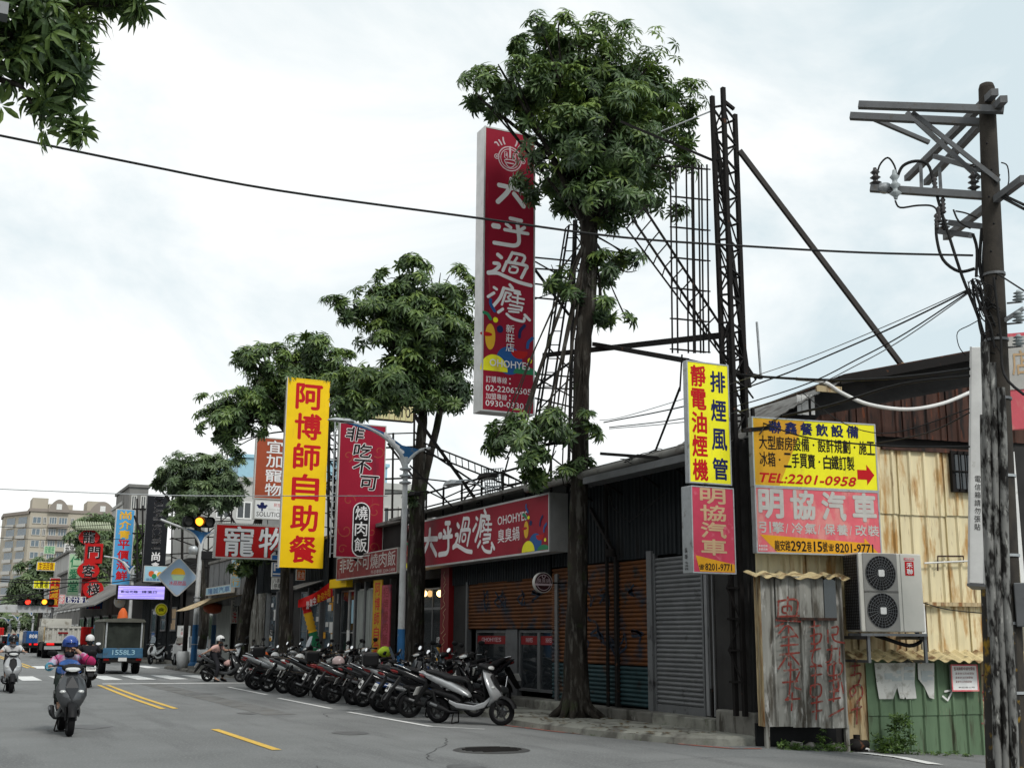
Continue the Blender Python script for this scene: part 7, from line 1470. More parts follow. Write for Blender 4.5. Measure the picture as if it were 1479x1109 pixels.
def sec(x, z, w_, h_, e=2.6, y=0, n=14, nose=0):
    """superellipse cross-section standing across the x axis"""
    return [Vector((x+nose*math.sin(2*math.pi*i/n), y+w_/2*math.copysign(abs(math.cos(2*math.pi*i/n))**(2/e), math.cos(2*math.pi*i/n)), z+h_/2*math.copysign(abs(math.sin(2*math.pi*i/n))**(2/e), math.sin(2*math.pi*i/n)))) for i in range(n)]
def hsec(z, x, l, w_, e=2.2, n=14, fwd=.3):
    out = []
    for i in range(n):
        a = 2*math.pi*i/n; cx_, sy = math.cos(a), math.sin(a); xx = l/2*math.copysign(abs(cx_)**(2/e), cx_)
        if cx_ > 0: xx *= 1+fwd*(1-abs(sy))
        out.append(Vector((x+xx, w_/2*math.copysign(abs(sy)**(2/e), sy), z)))
    return out
def wheel(par, x, rad=.235, w_=.11, steer=0):
    t = MB(); prof = [(rad*.66, -w_*.42), (rad*.9, -w_*.5), (rad*.98, -w_*.3), (rad, 0), (rad*.98, w_*.3), (rad*.9, w_*.5), (rad*.66, w_*.42)]; t.lathe(prof, (0, 0, 0), 'y', 28)
    o_ = t.build('tyre', 'rubber', par); o_.location = (x, 0, rad); o_.rotation_euler = (0, 0, steer)
    r_ = MB(); r_.lathe([(rad*.68, -w_*.38), (rad*.6, -w_*.3), (rad*.6, w_*.3), (rad*.68, w_*.38)], (0, 0, 0), 'y', 28); r_.cyl((0, 0, 0), rad*.2, w_*.9, 'y', 12)
    for i in range(5): a = 2*math.pi*i/5; r_.bar((rad*.15*math.cos(a), 0, rad*.15*math.sin(a)), (rad*.63*math.cos(a+.15), 0, rad*.63*math.sin(a+.15)), .035, .03, (0, 1, 0))
    r_.build('rim', 'rim_dark', o_); d_ = MB(); d_.lathe([(rad*.2, w_*.46), (rad*.42, w_*.46), (rad*.42, w_*.43), (rad*.2, w_*.43)], n=18, axis='y'); d_.build('brake_disc', 'galv', o_); return o_
def make_scooter(name, label, body, group=None, seat='seat', steer=0., second='plastic', kind=0):
    e = empty(name, (0, 0, 0), label, 'scooter', group)
    wheel(e, 0, .235, .12); fwh = wheel(e, 1.27, .23, .1, steer)
    s = smooth_mod
    k = .03*kind
    MB().loft([sec(-.40, .90+k, .05, .02), sec(-.30, .875+k, .13, .08), sec(-.12, .81+k, .22, .14), sec(.12, .73, .29, .17), sec(.34, .65, .32, .18), sec(.54, .56, .27, .13), sec(.64, .50, .15, .06)]).build('rear_cowl', body, e)
    MB().loft([sec(-.12, .58, .2, .06), sec(.1, .53, .27, .12), sec(.36, .47, .28, .14), sec(.5, .38, .26, .12)]).build('side_cover', second, e)
    MB().loft([sec(-.24, .92+k, .12, .03), sec(-.12, .91+k, .2, .06), sec(.12, .85+k*.5, .27, .10), sec(.24, .80, .28, .10), sec(.42, .79, .26, .11), sec(.58, .77, .19, .08), sec(.64, .73, .12, .04)]).build('seat', seat, e)
    MB().tube(curve([(-.02, .14, .88), (-.2, .12, .93+k), (-.31, .0, .96+k), (-.2, -.12, .93+k), (-.02, -.14, .88)], 4), .012, 6).build('grab_rail', 'chrome' if kind else 'plastic', e)
    MB().loft([sec(.42, .33, .30, .10, 4), sec(.7, .30, .31, .09, 4), sec(.93, .32, .30, .10, 4), sec(1.04, .40, .24, .1, 4)]).build('floorboard', second, e)
    for sg in (-1, 1): MB().loft([sec(.30, .40, .03, .06, y=sg*.15), sec(.45, .335, .035, .09, y=sg*.16), sec(.8, .30, .035, .09, y=sg*.165), sec(1.0, .36, .035, .10, y=sg*.15), sec(1.1, .47, .03, .06, y=sg*.12)]).build('side_skirt', body, e)
    MB().loft([hsec(.33, 1.02, .06, .16), hsec(.40, 1.10, .12, .26), hsec(.50, 1.16, .16, .36, fwd=.5), hsec(.60, 1.135, .15, .46, fwd=.5), hsec(.72, 1.08, .13, .46), hsec(.84, 1.02, .11, .37), hsec(.93, .97, .09, .22), hsec(.98, .95, .06, .14)]).build('front_shield', body, e)
    MB().loft([hsec(.40, .985, .05, .24, fwd=0), hsec(.6, .995, .05, .34, fwd=0), hsec(.8, .955, .05, .32, fwd=0), hsec(.93, .915, .04, .2, fwd=0)]).build('inner_shield', second, e)
    m_ = MB(); m_.add([(1.255, 0, .54), (1.15, .10, .72), (1.06, .08, .86), (1.06, 0, .90), (1.06, -.08, .86), (1.15, -.10, .72)], [(0, 1, 2, 3, 4, 5)]); m_.v = [v+Vector((.055 if abs(v.y) < .01 else .03, 0, 0)) for v in m_.v]; m_.build('front_panel', second if body != 'body_grey' else 'body_black', e)
    for sg in (-1, 1): t = MB(); t.ell((1.16, sg*.13, .66), (.04, .055, .03), 10, 6); t.build('turn_signal', 'lamp_clear', e)
    MB().loft([sec(.83, 1.0, .16, .05), sec(.89, 1.03, .30, .08), sec(.97, 1.02, .32, .11), sec(1.04, 1.0, .28, .10), sec(1.08, .98, .2, .05)]).build('handlebar_cowl', body if kind == 1 else 'plastic', e)
    MB().loft([sec(1.03, 1.0, .25, .075), sec(1.075, .99, .22, .065), sec(1.10, .98, .12, .035)]).build('headlight', 'lamp_clear', e)
    MB().loft([sec(.85, 1.06, .14, .03), sec(.93, 1.065, .15, .03)]).build('dashboard', 'black_gloss', e)
    MB().tube(curve([(.80, -.34, 1.03), (.86, -.2, 1.05), (.88, 0, 1.03), (.86, .2, 1.05), (.80, .34, 1.03)], 4), .014, 8).build('handlebar', 'plastic', e)
    for sg in (-1, 1):
        MB().tube([(.80, sg*.34, 1.03), (.83, sg*.24, 1.04)], .022, 10).build('grip', 'rubber', e); MB().tube([(.88, sg*.22, 1.03), (.93, sg*.3, 1.02), (.90, sg*.38, 1.01)], .007, 5).build('brake_lever', 'galv', e)
        st = MB().tube(curve([(.87, sg*.2, 1.06), (.86, sg*.22, 1.14), (.82, sg*.27, 1.21)], 3), .007, 6).build('mirror_stem', 'plastic', e)
        mr = MB().ell((0, 0, 0), (.022, .082, .052), 12, 7).build('mirror', 'plastic', e); mr.location = (.82, sg*.30, 1.24); mr.rotation_euler = (0, R(24), sg*R(12))
        t = MB(); t.add([(-.0235, .072*math.cos(2*math.pi*i/14), .044*math.sin(2*math.pi*i/14)) for i in range(14)], [tuple(range(14))]); t.build('mirror_glass', 'mirror', mr)
    for sg in (-1, 1): MB().tube([(1.08, sg*.07, .62), (1.27, sg*.07, .235)], .022, 8).build('fork', 'plastic', e)
    fm = MB(); vs = []; n = 9
    for i in range(n+1):
        a = R(15+150*i/n); 
        for yy, rr in ((-.065, .245), (-.055, .275), (0, .285), (.055, .275), (.065, .245)): vs.append((1.27+rr*math.cos(a)*1.05, yy, .23+rr*math.sin(a)))
    fm.add(vs, [(i*5+j, i*5+j+1, i*5+6+j, i*5+5+j) for i in range(n) for j in range(4)], True); fd = fm.build('front_fender', 'plastic' if kind == 0 else body, e); fd.rotation_euler = (0, 0, 0)
    fm = MB(); vs = []
    for i in range(n+1):
        a = R(60+115*i/n)
        for yy, rr in ((-.07, .25), (-.05, .28), (.05, .28), (.07, .25)): vs.append((rr*math.cos(a), yy, .235+rr*math.sin(a)))
    fm.add(vs, [(i*4+j, i*4+j+1, i*4+5+j, i*4+4+j) for i in range(n) for j in range(3)], True); fm.build('rear_fender', 'plastic', e)
    MB().loft([sec(-.05, .30, .10, .12, y=.10), sec(.15, .33, .14, .18, y=.10), sec(.4, .33, .14, .2, y=.09), sec(.55, .30, .1, .14, y=.06)]).build('engine', 'steel_grey', e)
    MB().lathe([(.0, -.14), (.07, -.13), (.07, -.10), (.03, -.1)], (.42, 0, .36), 'y', 16).build('fan_cover', 'plastic', e)
    MB().tube([(.45, -.1, .22), (.3, -.15, .22), (.18, -.17, .27), (.12, -.17, .285), (-.1, -.175, .36), (-.13, -.175, .37)], [.02, .022, .04, .05, .05, .025], 12).build('muffler', 'plastic', e)
    MB().tube([(.08, -.2, .315), (-.06, -.2, .36)], .028, 8).build('heat_shield', 'steel_grey', e)
    for sg in (-1, 1): MB().tube([(.03, sg*.11, .26), (-.06, sg*.12, .58)], [.024, .03], 8).build('shock_absorber', 'black' if sg < 0 else 'chrome', e)
    MB().add([(-.2, -.07, .78), (-.2, .07, .78), (-.50, .07, .34), (-.50, -.07, .34), (-.19, -.07, .685), (-.19, .07, .685), (-.485, .07, .33), (-.485, -.07, .33)], [(0, 1, 2, 3), (7, 6, 5, 4), (0, 3, 7, 4), (1, 5, 6, 2), (2, 6, 7, 3)]).build('rear_mudguard', 'plastic', e)
    pl = MB().cbox(-.13, -.006, -.075, .13, 0, .075, .012).build('licence_plate', 'plate', e); pl.location = (-.42, 0, .56); pl.rotation_euler = (R(-28), 0, R(-90)); pl.scale = (1, 1, 1.1)
    t = MB()
    for i in range(6): t.box(-.1+i*.036, -.009, -.035, -.082+i*.036, -.0065, .02)
    t.build('plate_marks', 'ink_black', pl)
    MB().loft([sec(-.385, .855+k, .07, .03), sec(-.34, .84+k, .15, .07), sec(-.26, .82+k, .19, .06)]).build('tail_light', 'tail_off', e)
    MB().tube([(.36, .1, .22), (.34, .14, .02)], .012, 6).tube([(.36, -.1, .22), (.34, -.14, .02)], .012, 6).tube([(.34, -.14, .02), (.34, .14, .02)], .012, 6).build('centre_stand', 'steel_dark', e)
    return e
def helmet(name, label, loc, mat, r_=.135, rz=0, visor=True, stripe=None, cat='helmet', parent=None):
    e = empty(name, loc, label, cat, rz=rz) if parent is None else None
    if parent is not None: e = bpy.data.objects.new(name, None); COL.objects.link(e); e.parent = parent; e.location = loc; e.rotation_euler = (0, 0, rz)
    m_ = MB(); rings = []
    for i in range(9):
        t = i/8*R(112); z = r_*math.cos(t)*1.02; q = max(r_*math.sin(t), .004); rings.append([Vector((q*1.12*math.cos(2*math.pi*j/18), q*.95*math.sin(2*math.pi*j/18), z)) for j in range(18)])
    m_.loft(rings, False); m_.build('shell', mat, e)
    MB().lathe([(r_*.93, -.05), (r_*1.03, -.045), (r_*1.03, -.055)], n=18).build('rim', 'rubber', e)
    b = MB(); b.add([(r_*1.0, r_*.6*s_, .03) for s_ in (-1, -.4, .4, 1)]+[(r_*(1.5-.15*abs(s_)), r_*.6*s_, .02) for s_ in (-1, -.4, .4, 1)], [(0, 1, 5, 4), (1, 2, 6, 5), (2, 3, 7, 6)]); b.build('peak', mat if not visor else 'black_gloss', e)
    if visor:
        v_ = MB(); n = 10; v_.add([(r_*1.2*math.cos(R(-70+140*i/n)), r_*1.02*math.sin(R(-70+140*i/n)), z) for z in (.03, -.07) for i in range(n+1)], [(i, i+1, n+2+i, n+1+i) for i in range(n)], True); v_.build('visor', 'glass', e)
    if stripe: MB().box(-.03, -r_*.3, r_*.94, .09, r_*.3, r_*1.01).build('stripe', stripe, e)
    return e

protos = {}
spec = [  # (photo x of the rear wheel foot, heading degrees, body, second, kind, label, lean)
 (634, -50, 'body_silver', 'plastic', 0, 'nearest silver sports scooter with a black seat, parked at the end of the row', 2),
 (600, -18, 'body_black', 'plastic', 1, 'black scooter with a bright red tail lamp right behind the nearest silver one', 5),
 (575, -12, 'body_black', 'body_silver', 0, 'black and silver scooter third from the near end of the row', 6),
 (556, -20, 'body_silver', 'body_blue', 0, 'silver scooter with blue side covers amid black ones', 6),
 (538, -12, 'body_white', 'plastic', 0, 'white tailed scooter with an upswept cowl in mid row', 5),
 (516, -20, 'body_black', 'plastic', 1, 'long black touring scooter carrying a patterned helmet', 7),
 (500, -20, 'body_black', 'body_grey', 0, 'black scooter squeezed beside the one with the patterned helmet', 6),
 (483, -20, 'body_grey', 'plastic', 1, 'charcoal scooter carrying the pale pink helmet', 6),
 (466, -18, 'body_red', 'plastic', 0, 'dark red scooter in the row under the yellow sign', 6),
 (450, -6, 'body_black', 'body_white', 0, 'black scooter with white side covers next to the dark red one', 6),
 (432, -15, 'body_black', 'plastic', 1, 'plain black scooter with a chrome rail below the banner', 6),
 (417, -9, 'body_white', 'plastic', 0, 'white scooter with a pale front mudguard under the yellow sign', 7),
 (402, -20, 'body_grey', 'plastic', 0, 'grey scooter between two white ones', 6),
 (388, -6, 'body_white', 'plastic', 2, 'white scooter with large pale wheels near the far end', 6),
 (374, -9, 'body_silver', 'plastic', 1, 'silver scooter second from the far end', 5),
 (358, -6, 'body_grey', 'body_red', 1, 'grey scooter with dark red covers at the far end of the row', 5)]
GR = 'scooters parked in a slanting row'
def scooter(body, second, kind, label, x, y, head, lean=0, group=GR, steer=0., z=0, name='parked_scooter'):
    key = (body, second, kind, round(steer, 1))
    if key not in protos: e = protos[key] = make_scooter(name, label, body, group, 'seat', steer, second, kind)
    else: e = copy_tree(protos[key]); e['label'] = label; e['group'] = group
    if not group and 'group' in e: del e['group']
    e.name = name
    e.location = (x, y, z); e.rotation_euler = (R(lean), 0, R(head)); return e
random.seed(9); place = []
for i, (px, hd_, bd, se, kd, lb, ln) in enumerate(spec):
    p = PX(px, 1000, 8.62 if i else 8.5); e = scooter(bd, se, kd, lb, p.x+random.uniform(-.12, .25)*(i > 0), p.y+random.uniform(-.1, .1)*(i > 0), hd_+random.uniform(-14, 10)*(i > 0), ln+random.uniform(-4, 3)*(i > 0), steer=.35 if i == 0 else random.choice((0., .35))); place.append(e); e.scale = (1, 1, 1) if i == 0 else (random.uniform(.94, 1.04),)*3
    if i in (3, 9, 13): tb = bevel(MB().box(-.42, -.17, .93, -.1, .17, 1.18).build('top_box', 'plastic', e), .04); tb['label'] = 'black top box on the rear rack'
    if i in (2, 6, 11): MB().loft([sec(.98, 1.06, .26, .02), sec(.93, 1.2, .30, .02), sec(.86, 1.36, .2, .02)]).build('windscreen', 'glass_blue', e)
    if i in (1, 4, 8, 12): MB().loft([hsec(.62, .88, .08, .16, fwd=0), hsec(.74, .87, .14, .24, fwd=0), hsec(.80, .87, .06, .1, fwd=0)]).build('hanging_bag', random.choice(('cloth_grey', 'ink_silver')) if 'cloth_grey' in MT else 'ink_silver', e)
def onseat(e, dx=.2, dz=.93): m_ = Matrix.Translation(e.location) @ e.rotation_euler.to_matrix().to_4x4(); return m_ @ Vector((dx, 0, dz))
helmet('helmet', 'silver patterned helmet resting on a black scooter seat', onseat(place[5], .25, .95), 'helmet_silver' if mm('helmet_silver', (.30, .31, .31), .3, var=.4, vs=18) else '', rz=R(-120))
helmet('helmet', 'pale pink helmet resting on the charcoal scooter seat', onseat(place[7], .1, .95), 'helmet_pink', rz=R(150), visor=False)
helmet('helmet', 'white helmet on a scooter near the far end of the row', onseat(place[12], .45, .93), 'helmet_white', rz=R(-140)); helmet('helmet', 'white open helmet hung on a mirror of the row of scooters', onseat(place[14], .5, .93), 'helmet_white', rz=R(-100), visor=False); helmet('helmet', 'orange half helmet on the farthest scooter', onseat(place[15], .3, .93), 'ink_orange', rz=R(-100), visor=False)
# second rank on the pavement behind, noses out
G2 = 'scooters parked on the pavement by the shop fronts'
for i, (x_, y_, hd_, bd, se, kd, lb) in enumerate(((10.95, 23.3, 200, 'body_black', 'plastic', 1, 'black scooter on the pavement facing the half open shutter'), (11.0, 24.6, 192, 'body_grey', 'plastic', 0, 'grey scooter on the pavement beside the black one'), (11.0, 26.0, 196, 'body_black', 'body_grey', 0, 'black scooter by the red pillar'),
        (11.05, 29.8, 190, 'body_silver', 'plastic', 1, 'silver scooter on the pavement beyond the lamp post'), (11.0, 31.0, 197, 'body_black', 'plastic', 1, 'black scooter before the curtained doors'), (11.05, 32.2, 190, 'body_red', 'plastic', 0, 'red scooter before the curtained doors'), (11.0, 33.6, 195, 'body_grey', 'plastic', 0, 'grey scooter by the yellow strip banner'), (11.05, 35.0, 190, 'body_white', 'plastic', 0, 'white scooter before the canteen corner'), (11.0, 36.6, 194, 'body_black', 'plastic', 1, 'black scooter beside the striped pillar'), (11.0, 41.6, 200, 'body_black', 'plastic', 0, 'black scooter near the leaning tree'), (10.9, 43.2, 195, 'body_silver', 'plastic', 1, 'silver scooter near the leaning tree'))):
    scooter(bd, se, kd, lb, x_, y_, hd_, 5, G2, z=.13)
hv = MB().ell((0, 0, .1), (.19, .16, .13), 12, 7); hv.v = [v*(1+.2*noise.noise(v*9)) for v in hv.v]; hi = mm('hi_vis', (.55, .75, .06), .7, var=.1)
tag(hv.build('safety_vest', 'hi_vis', at=PX(556, 947, 10.2)), 'bright yellow green vest bundled on a scooter beyond the lamp post', 'vest')
scooter('body_white', 'plastic', 0, 'white scooter parked by the dark shop front in the alley', 11.2, 66.2, 235, 5, None, z=0); scooter('body_black', 'plastic', 1, 'black scooter parked in the alley mouth', 12.0, 64.6, 240, 5, None)
pp = empty('planter', PZ(263, 965, .1), 'pale round concrete planter at the alley kerb', 'planter'); MB().lathe([(.0, 0), (.22, 0), (.26, .35), (.24, .7), (.20, .72), (.18, .6), (0, .6)], n=18).build('pot', 'pole_white', pp)
pp = empty('sign_post', PX(266, 960, 10.75), 'dark square post holding the white figure plate by the planter', 'post'); pp.location.z = .1; MB().box(-.1, 0, 0, .1, .2, 2.6).build('post', 'steel_dark', pp)

# ================================================================ PEOPLE
mm('skin', (.40, .24, .17), .5, var=.05); mm('cloth_black', (.02, .02, .024), .8, var=.2, bump=.3); mm('cloth_white', (.58, .58, .58), .8, var=.08, bump=.3, bs=25); mm('cloth_pink', (.56, .36, .33), .8, var=.1, bump=.3, bs=25); mm('cloth_grey', (.14, .14, .15), .8, var=.2, bump=.3); mm('cloth_dark_green', (.03, .04, .035), .8, var=.2); mm('cloth_magenta', (.52, .04, .15), .75, var=.15, bump=.3, bs=25); mm('cloth_sky', (.12, .38, .52), .75, var=.15, bump=.3, bs=25); mm('shoe', (.02, .02, .022), .6, var=.1)
mm('jacket', (.40, .37, .46), .75, var=.1, bump=.4, bs=22, dirt=((.45, .07, .2), .48, 5.5), dirt2=((.06, .17, .42), .42, 5)); mm('scarf', (.04, .10, .28), .8, var=.3, vs=8, dirt=((.42, .32, .42), .3, 14))
def skin_mesh(name, mat, par, verts, edges, radii, lv=2):
    me = bpy.data.meshes.new(name); me.from_pydata([tuple(v) for v in verts], edges, []); me.materials.append(MT[mat]); o_ = bpy.data.objects.new(name, me); COL.objects.link(o_); o_.parent = par
    md = o_.modifiers.new('skin', 'SKIN'); md.use_smooth_shade = True
    if not me.skin_vertices: 
        bm_ = None
    for i, sv in enumerate(me.skin_vertices[0].data): r_ = radii[i]; sv.radius = r_ if isinstance(r_, tuple) else (r_, r_); sv.use_root = (i == 0)
    sb = o_.modifiers.new('sub', 'SUBSURF'); sb.levels = lv; sb.render_levels = lv; return o_
def person(label, loc, rz, J, top, legs, sleeves='long', helm='helmet_white', visor=True, stripe=None, group=None, mask=None, scale=1., hair=True):
    """J: joints in the person's own frame (+x is where they face). One body, clothes over it."""
    e = empty('person', loc, label, 'person', group, rz=rz); e.scale = (scale,)*3
    P = ['pelvis', 'waist', 'chest', 'neck', 'head0', 'head1', 'shL', 'elL', 'wrL', 'shR', 'elR', 'wrR', 'hipL', 'knL', 'anL', 'toL', 'hipR', 'knR', 'anR', 'toR', 'paL', 'paR']; ix = {k: i for i, k in enumerate(P)}
    J = {k: Vector(v) for k, v in J.items()}; J['head0'] = J['neck']+(J['head']-J['neck'])*.55; J['head1'] = J['head']+Vector((0, 0, .06))
    for s_ in 'LR': J['pa'+s_] = J['wr'+s_]+(J['ha'+s_]-J['wr'+s_])*.55
    R_ = dict(pelvis=(.13, .11), waist=(.115, .10), chest=(.14, .11), neck=.05, head0=.075, head1=.085, shL=.06, elL=.042, wrL=.028, shR=.06, elR=.042, wrR=.028, hipL=.085, knL=.058, anL=.038, toL=.03, hipR=.085, knR=.058, anR=.038, toR=.03, paL=.032, paR=.032)
    E = [('pelvis', 'waist'), ('waist', 'chest'), ('chest', 'neck'), ('neck', 'head0'), ('head0', 'head1')]+[(a+s_, b+s_) for s_ in 'LR' for a, b in (('sh', 'el'), ('el', 'wr'), ('wr', 'pa'), ('hip', 'kn'), ('kn', 'an'), ('an', 'to'))]+[('chest', 'shL'), ('chest', 'shR'), ('pelvis', 'hipL'), ('pelvis', 'hipR')]
    body = skin_mesh('body', 'skin', e, [J[k] for k in P], [(ix[a], ix[b]) for a, b in E], [R_[k] for k in P])
    f = MB(); fwd = Vector((1, 0, 0)); h = J['head0']; f.ell(h+fwd*.098+Vector((0, 0, .0)), (.02, .014, .025), 8, 6); f.ell(h+fwd*.085+Vector((0, 0, -.045)), (.012, .026, .008), 8, 5); f.build('face_features', 'skin', body)
    for sg in (-1, 1): MB().ell(h+fwd*.088+Vector((0, sg*.032, .035)), (.008, .014, .008), 8, 5).build('eye', 'black', body)
    for s_ in 'LR':
        w_ = J['wr'+s_]; d = (J['ha'+s_]-w_).normalized(); side = d.cross(Vector((0, 0, 1))).normalized(); nrm = side.cross(d)
        m_ = MB()
        for i in range(4):
            b = w_+d*.075+side*(i-1.5)*.02; ln = (.055, .066, .062, .048)[i]; m_.tube([b, b+d*ln*.5-nrm*.012, b+d*ln*.85-nrm*.034], [.010, .009, .007], 6)
        th = 1 if s_ == 'L' else -1; b = w_+d*.03+side*th*.03; m_.tube([b, b+d*.03+side*th*.02, b+d*.055+side*th*.018-nrm*.015], [.012, .01, .008], 6); m_.build('fingers', 'skin', body)
    K = ['pelvis', 'waist', 'chest', 'collar', 'shL', 'elL', 'cuL', 'shR', 'elR', 'cuR']; J['collar'] = J['chest'].lerp(J['neck'], .6); sl = 1. if sleeves == 'long' else .35
    for s_ in 'LR': J['cu'+s_] = J['el'+s_].lerp(J['wr'+s_], .9 if sleeves == 'long' else .02)
    if sleeves != 'long':
        for s_ in 'LR': J['cu'+s_] = J['sh'+s_].lerp(J['el'+s_], .75)
        K = [k for k in K if not k.startswith('el')]
    ix2 = {k: i for i, k in enumerate(K)}; E2 = [('pelvis', 'waist'), ('waist', 'chest'), ('chest', 'collar'), ('chest', 'shL'), ('chest', 'shR')]+([('shL', 'elL'), ('elL', 'cuL'), ('shR', 'elR'), ('elR', 'cuR')] if sleeves == 'long' else [('shL', 'cuL'), ('shR', 'cuR')])
    RR = dict(pelvis=(.15, .13), waist=(.145, .12), chest=(.165, .13), collar=(.075, .07), shL=.085, elL=.068, cuL=.052, shR=.085, elR=.068, cuR=.052); skin_mesh('top', top, e, [J[k] for k in K], [(ix2[a], ix2[b]) for a, b in E2], [RR[k] for k in K])
    K = ['pelvis', 'hipL', 'knL', 'hmL', 'hipR', 'knR', 'hmR']
    for s_ in 'LR': J['hm'+s_] = J['kn'+s_].lerp(J['an'+s_], .9)
    ix3 = {k: i for i, k in enumerate(K)}; skin_mesh('trousers', legs, e, [J[k]-Vector((0, 0, .02 if k == 'pelvis' else 0)) for k in K], [(0, 1), (1, 2), (2, 3), (0, 4), (4, 5), (5, 6)], [(.145, .125), .105, .078, .056, .105, .078, .056])
    for s_ in 'LR': a, b = J['an'+s_], J['to'+s_]; MB().loft([[a+(b-a)*t+Vector((0, w_*math.cos(q), h_*math.sin(q)-.02)) for q in [2*math.pi*i/10 for i in range(10)]] for t, w_, h_ in ((-.35, .03, .03), (-.15, .045, .05), (.4, .05, .045), (.9, .045, .03), (1.15, .02, .015))]).build('shoe', 'shoe', e)
    hm = helmet('helmet', None, J['head1']+Vector((-.005, 0, .015)), helm, .135, 0, visor, stripe, parent=e)
    if mask: MB().loft([sec(h.x+.02, h.z-.055, .16, .10), sec(h.x+.08, h.z-.05, .13, .09), sec(h.x+.115, h.z-.05, .06, .05)]).build('face_mask', mask, e)
    if hair: MB().ell((h.x-.05, h.y, h.z-.01), (.06, .08, .09), 12, 7).build('hair', 'black', e)
    return e
def ride(hl=None, hr=None, lean=0.):
    J = dict(pelvis=(.24, 0, .87), waist=(.25, 0, .97), chest=(.28+lean, 0, 1.11), neck=(.32+lean, 0, 1.22), head=(.35+lean, 0, 1.31))
    for s_, g in (('L', 1), ('R', -1)):
        J.update({'sh'+s_: (.28+lean, g*.18, 1.15), 'el'+s_: (.44, g*.30, 1.02), 'wr'+s_: (.72, g*.31, 1.03), 'ha'+s_: (.82, g*.31, 1.06), 'hip'+s_: (.28, g*.09, .86), 'kn'+s_: (.66, g*.15, .80), 'an'+s_: (.70, g*.13, .43), 'to'+s_: (.84, g*.14, .38)})
    if hl: J.update(elL=hl[0], wrL=hl[1], haL=hl[2])
    return J
p = PZ(101, 1064); rs = scooter('body_grey', 'body_black', 0, 'grey scooter ridden straight towards the viewer in the near oncoming lane', p.x-.0, p.y+1.4, -90, 0, None, name='ridden_scooter')
r1 = person('person in a tie-dyed pink and blue jacket and blue helmet, one hand at the face', rs.location, R(-90), ride(hl=((.52, .32, 1.10), (.48, .13, 1.25), (.475, .05, 1.33))), 'jacket', 'cloth_dark_green', helm='helmet_blue', visor=False, mask='cloth_black')
hb_ = r1.location
MB().tube([Vector((.44, -.30, 1.02)), Vector((.56, -.305, 1.03)), Vector((.69, -.31, 1.03))], [.07, .07, .06], 12).build('blue_sleeve', 'cloth_sky', r1); MB().tube([Vector((.36, .24, 1.14)), Vector((.52, .315, 1.10)), Vector((.50, .22, 1.18))], [.085, .085, .07], 12).build('magenta_sleeve', 'cloth_magenta', r1)
MB().loft([sec(.50, .95, .36, .05), sec(.50, .98, .40, .20), sec(.46, 1.07, .30, .12), sec(.43, 1.12, .14, .04)]).build('chest_cloth', 'scarf', r1)
MB().loft([sec(.60, .82, .2, .05), sec(.66, .86, .26, .1), sec(.72, .84, .2, .05)]).build('pink_bag', 'cloth_pink', r1)
p = PZ(16, 1001); rs2 = scooter('body_silver', 'plastic', 0, 'silver scooter ridden towards the viewer at the picture edge', p.x, p.y+1.4, -90, 0, None, name='ridden_scooter')
person('person in a white shirt with a black and red helmet and dark trousers', rs2.location, R(-90), ride(), 'cloth_white', 'cloth_black', 'short', 'helmet_black', True, 'sign_red', mask='cloth_grey')
rs3 = scooter('body_black', 'plastic', 1, 'black scooter half cut off by the picture edge behind the silver one', p.x-.75, p.y+3.4, -90, 0, None, name='ridden_scooter')
person('person in black almost hidden behind the rider in white', rs3.location, R(-90), ride(), 'cloth_black', 'cloth_black', 'long', 'helmet_black', True)
rs4 = scooter('body_black', 'plastic', 0, 'dark scooter driving away between the near rider and the truck', PY(131, 940, 37.5).x, 37.5, 90, 0, None, name='ridden_scooter')
person('person in black with a white helmet and patterned shoulder bag riding away', rs4.location, R(90), ride(), 'cloth_black', 'cloth_black', 'long', 'helmet_white', True)
p = PZ(299, 984); rs5 = scooter('body_grey', 'plastic', 1, 'dark grey scooter being walked out at the far end of the parked row', p.x, p.y, -40, 0, None, name='ridden_scooter')
J5 = ride(lean=.06)
for s_, g in (('L', 1), ('R', -1)): J5.update({'kn'+s_: (.50, g*.22, .52), 'an'+s_: (.42, g*.23, .09), 'to'+s_: (.57, g*.24, .05), 'hip'+s_: (.26, g*.11, .88)})
J5.update(elR=(.2, -.34, 1.02), wrR=(.02, -.30, .93), haR=(-.08, -.28, .92)); w5 = person('person in a pale pink shirt and white helmet astride a grey scooter', rs5.location, R(-40), J5, 'cloth_pink', 'cloth_black', 'short', 'helmet_white', True, mask='cloth_black')
MB().tube(curve([(.42, -.12, 1.22), (.45, 0, 1.05), (.40, .13, .9)], 3), .014, 6).build('strap', 'cloth_black', w5); MB().loft([sec(.62, .60, .14, .12), sec(.74, .62, .24, .22), sec(.84, .62, .16, .14)]).build('pink_bag', 'cloth_pink', w5)

# ================================================================ VEHICLES
mm('tarp', (.10, .10, .085), .85, var=.25, vs=1.5, bump=.4, bs=9); mm('truck_blue', (.05, .13, .22), .5, var=.15, dirt=((.06, .06, .05), .3, 3)); mm('truck_grey', (.46, .45, .41), .6, var=.12, vs=1, dirt=((.25, .23, .19), .35, 2)); mm('truck_deepblue', (.02, .08, .24), .45, var=.1); mm('car_white', (.60, .60, .59), .3, var=.04, coat=.5)
def truckwheel(par, x, y, r_=.33, w_=.2, nm='wheel'):
    t = MB(); t.lathe([(r_*.55, -w_/2), (r_*.92, -w_/2), (r_, -w_*.35), (r_, w_*.35), (r_*.92, w_/2), (r_*.55, w_/2)], (0, 0, 0), 'x', 24); o_ = t.build(nm, 'rubber', par); o_.location = (x, y, r_); MB().lathe([(0, -w_*.3), (r_*.57, -w_*.42), (r_*.57, w_*.42), (0, w_*.3)], (0, 0, 0), 'x', 16).build('rim', 'galv', o_); return o_
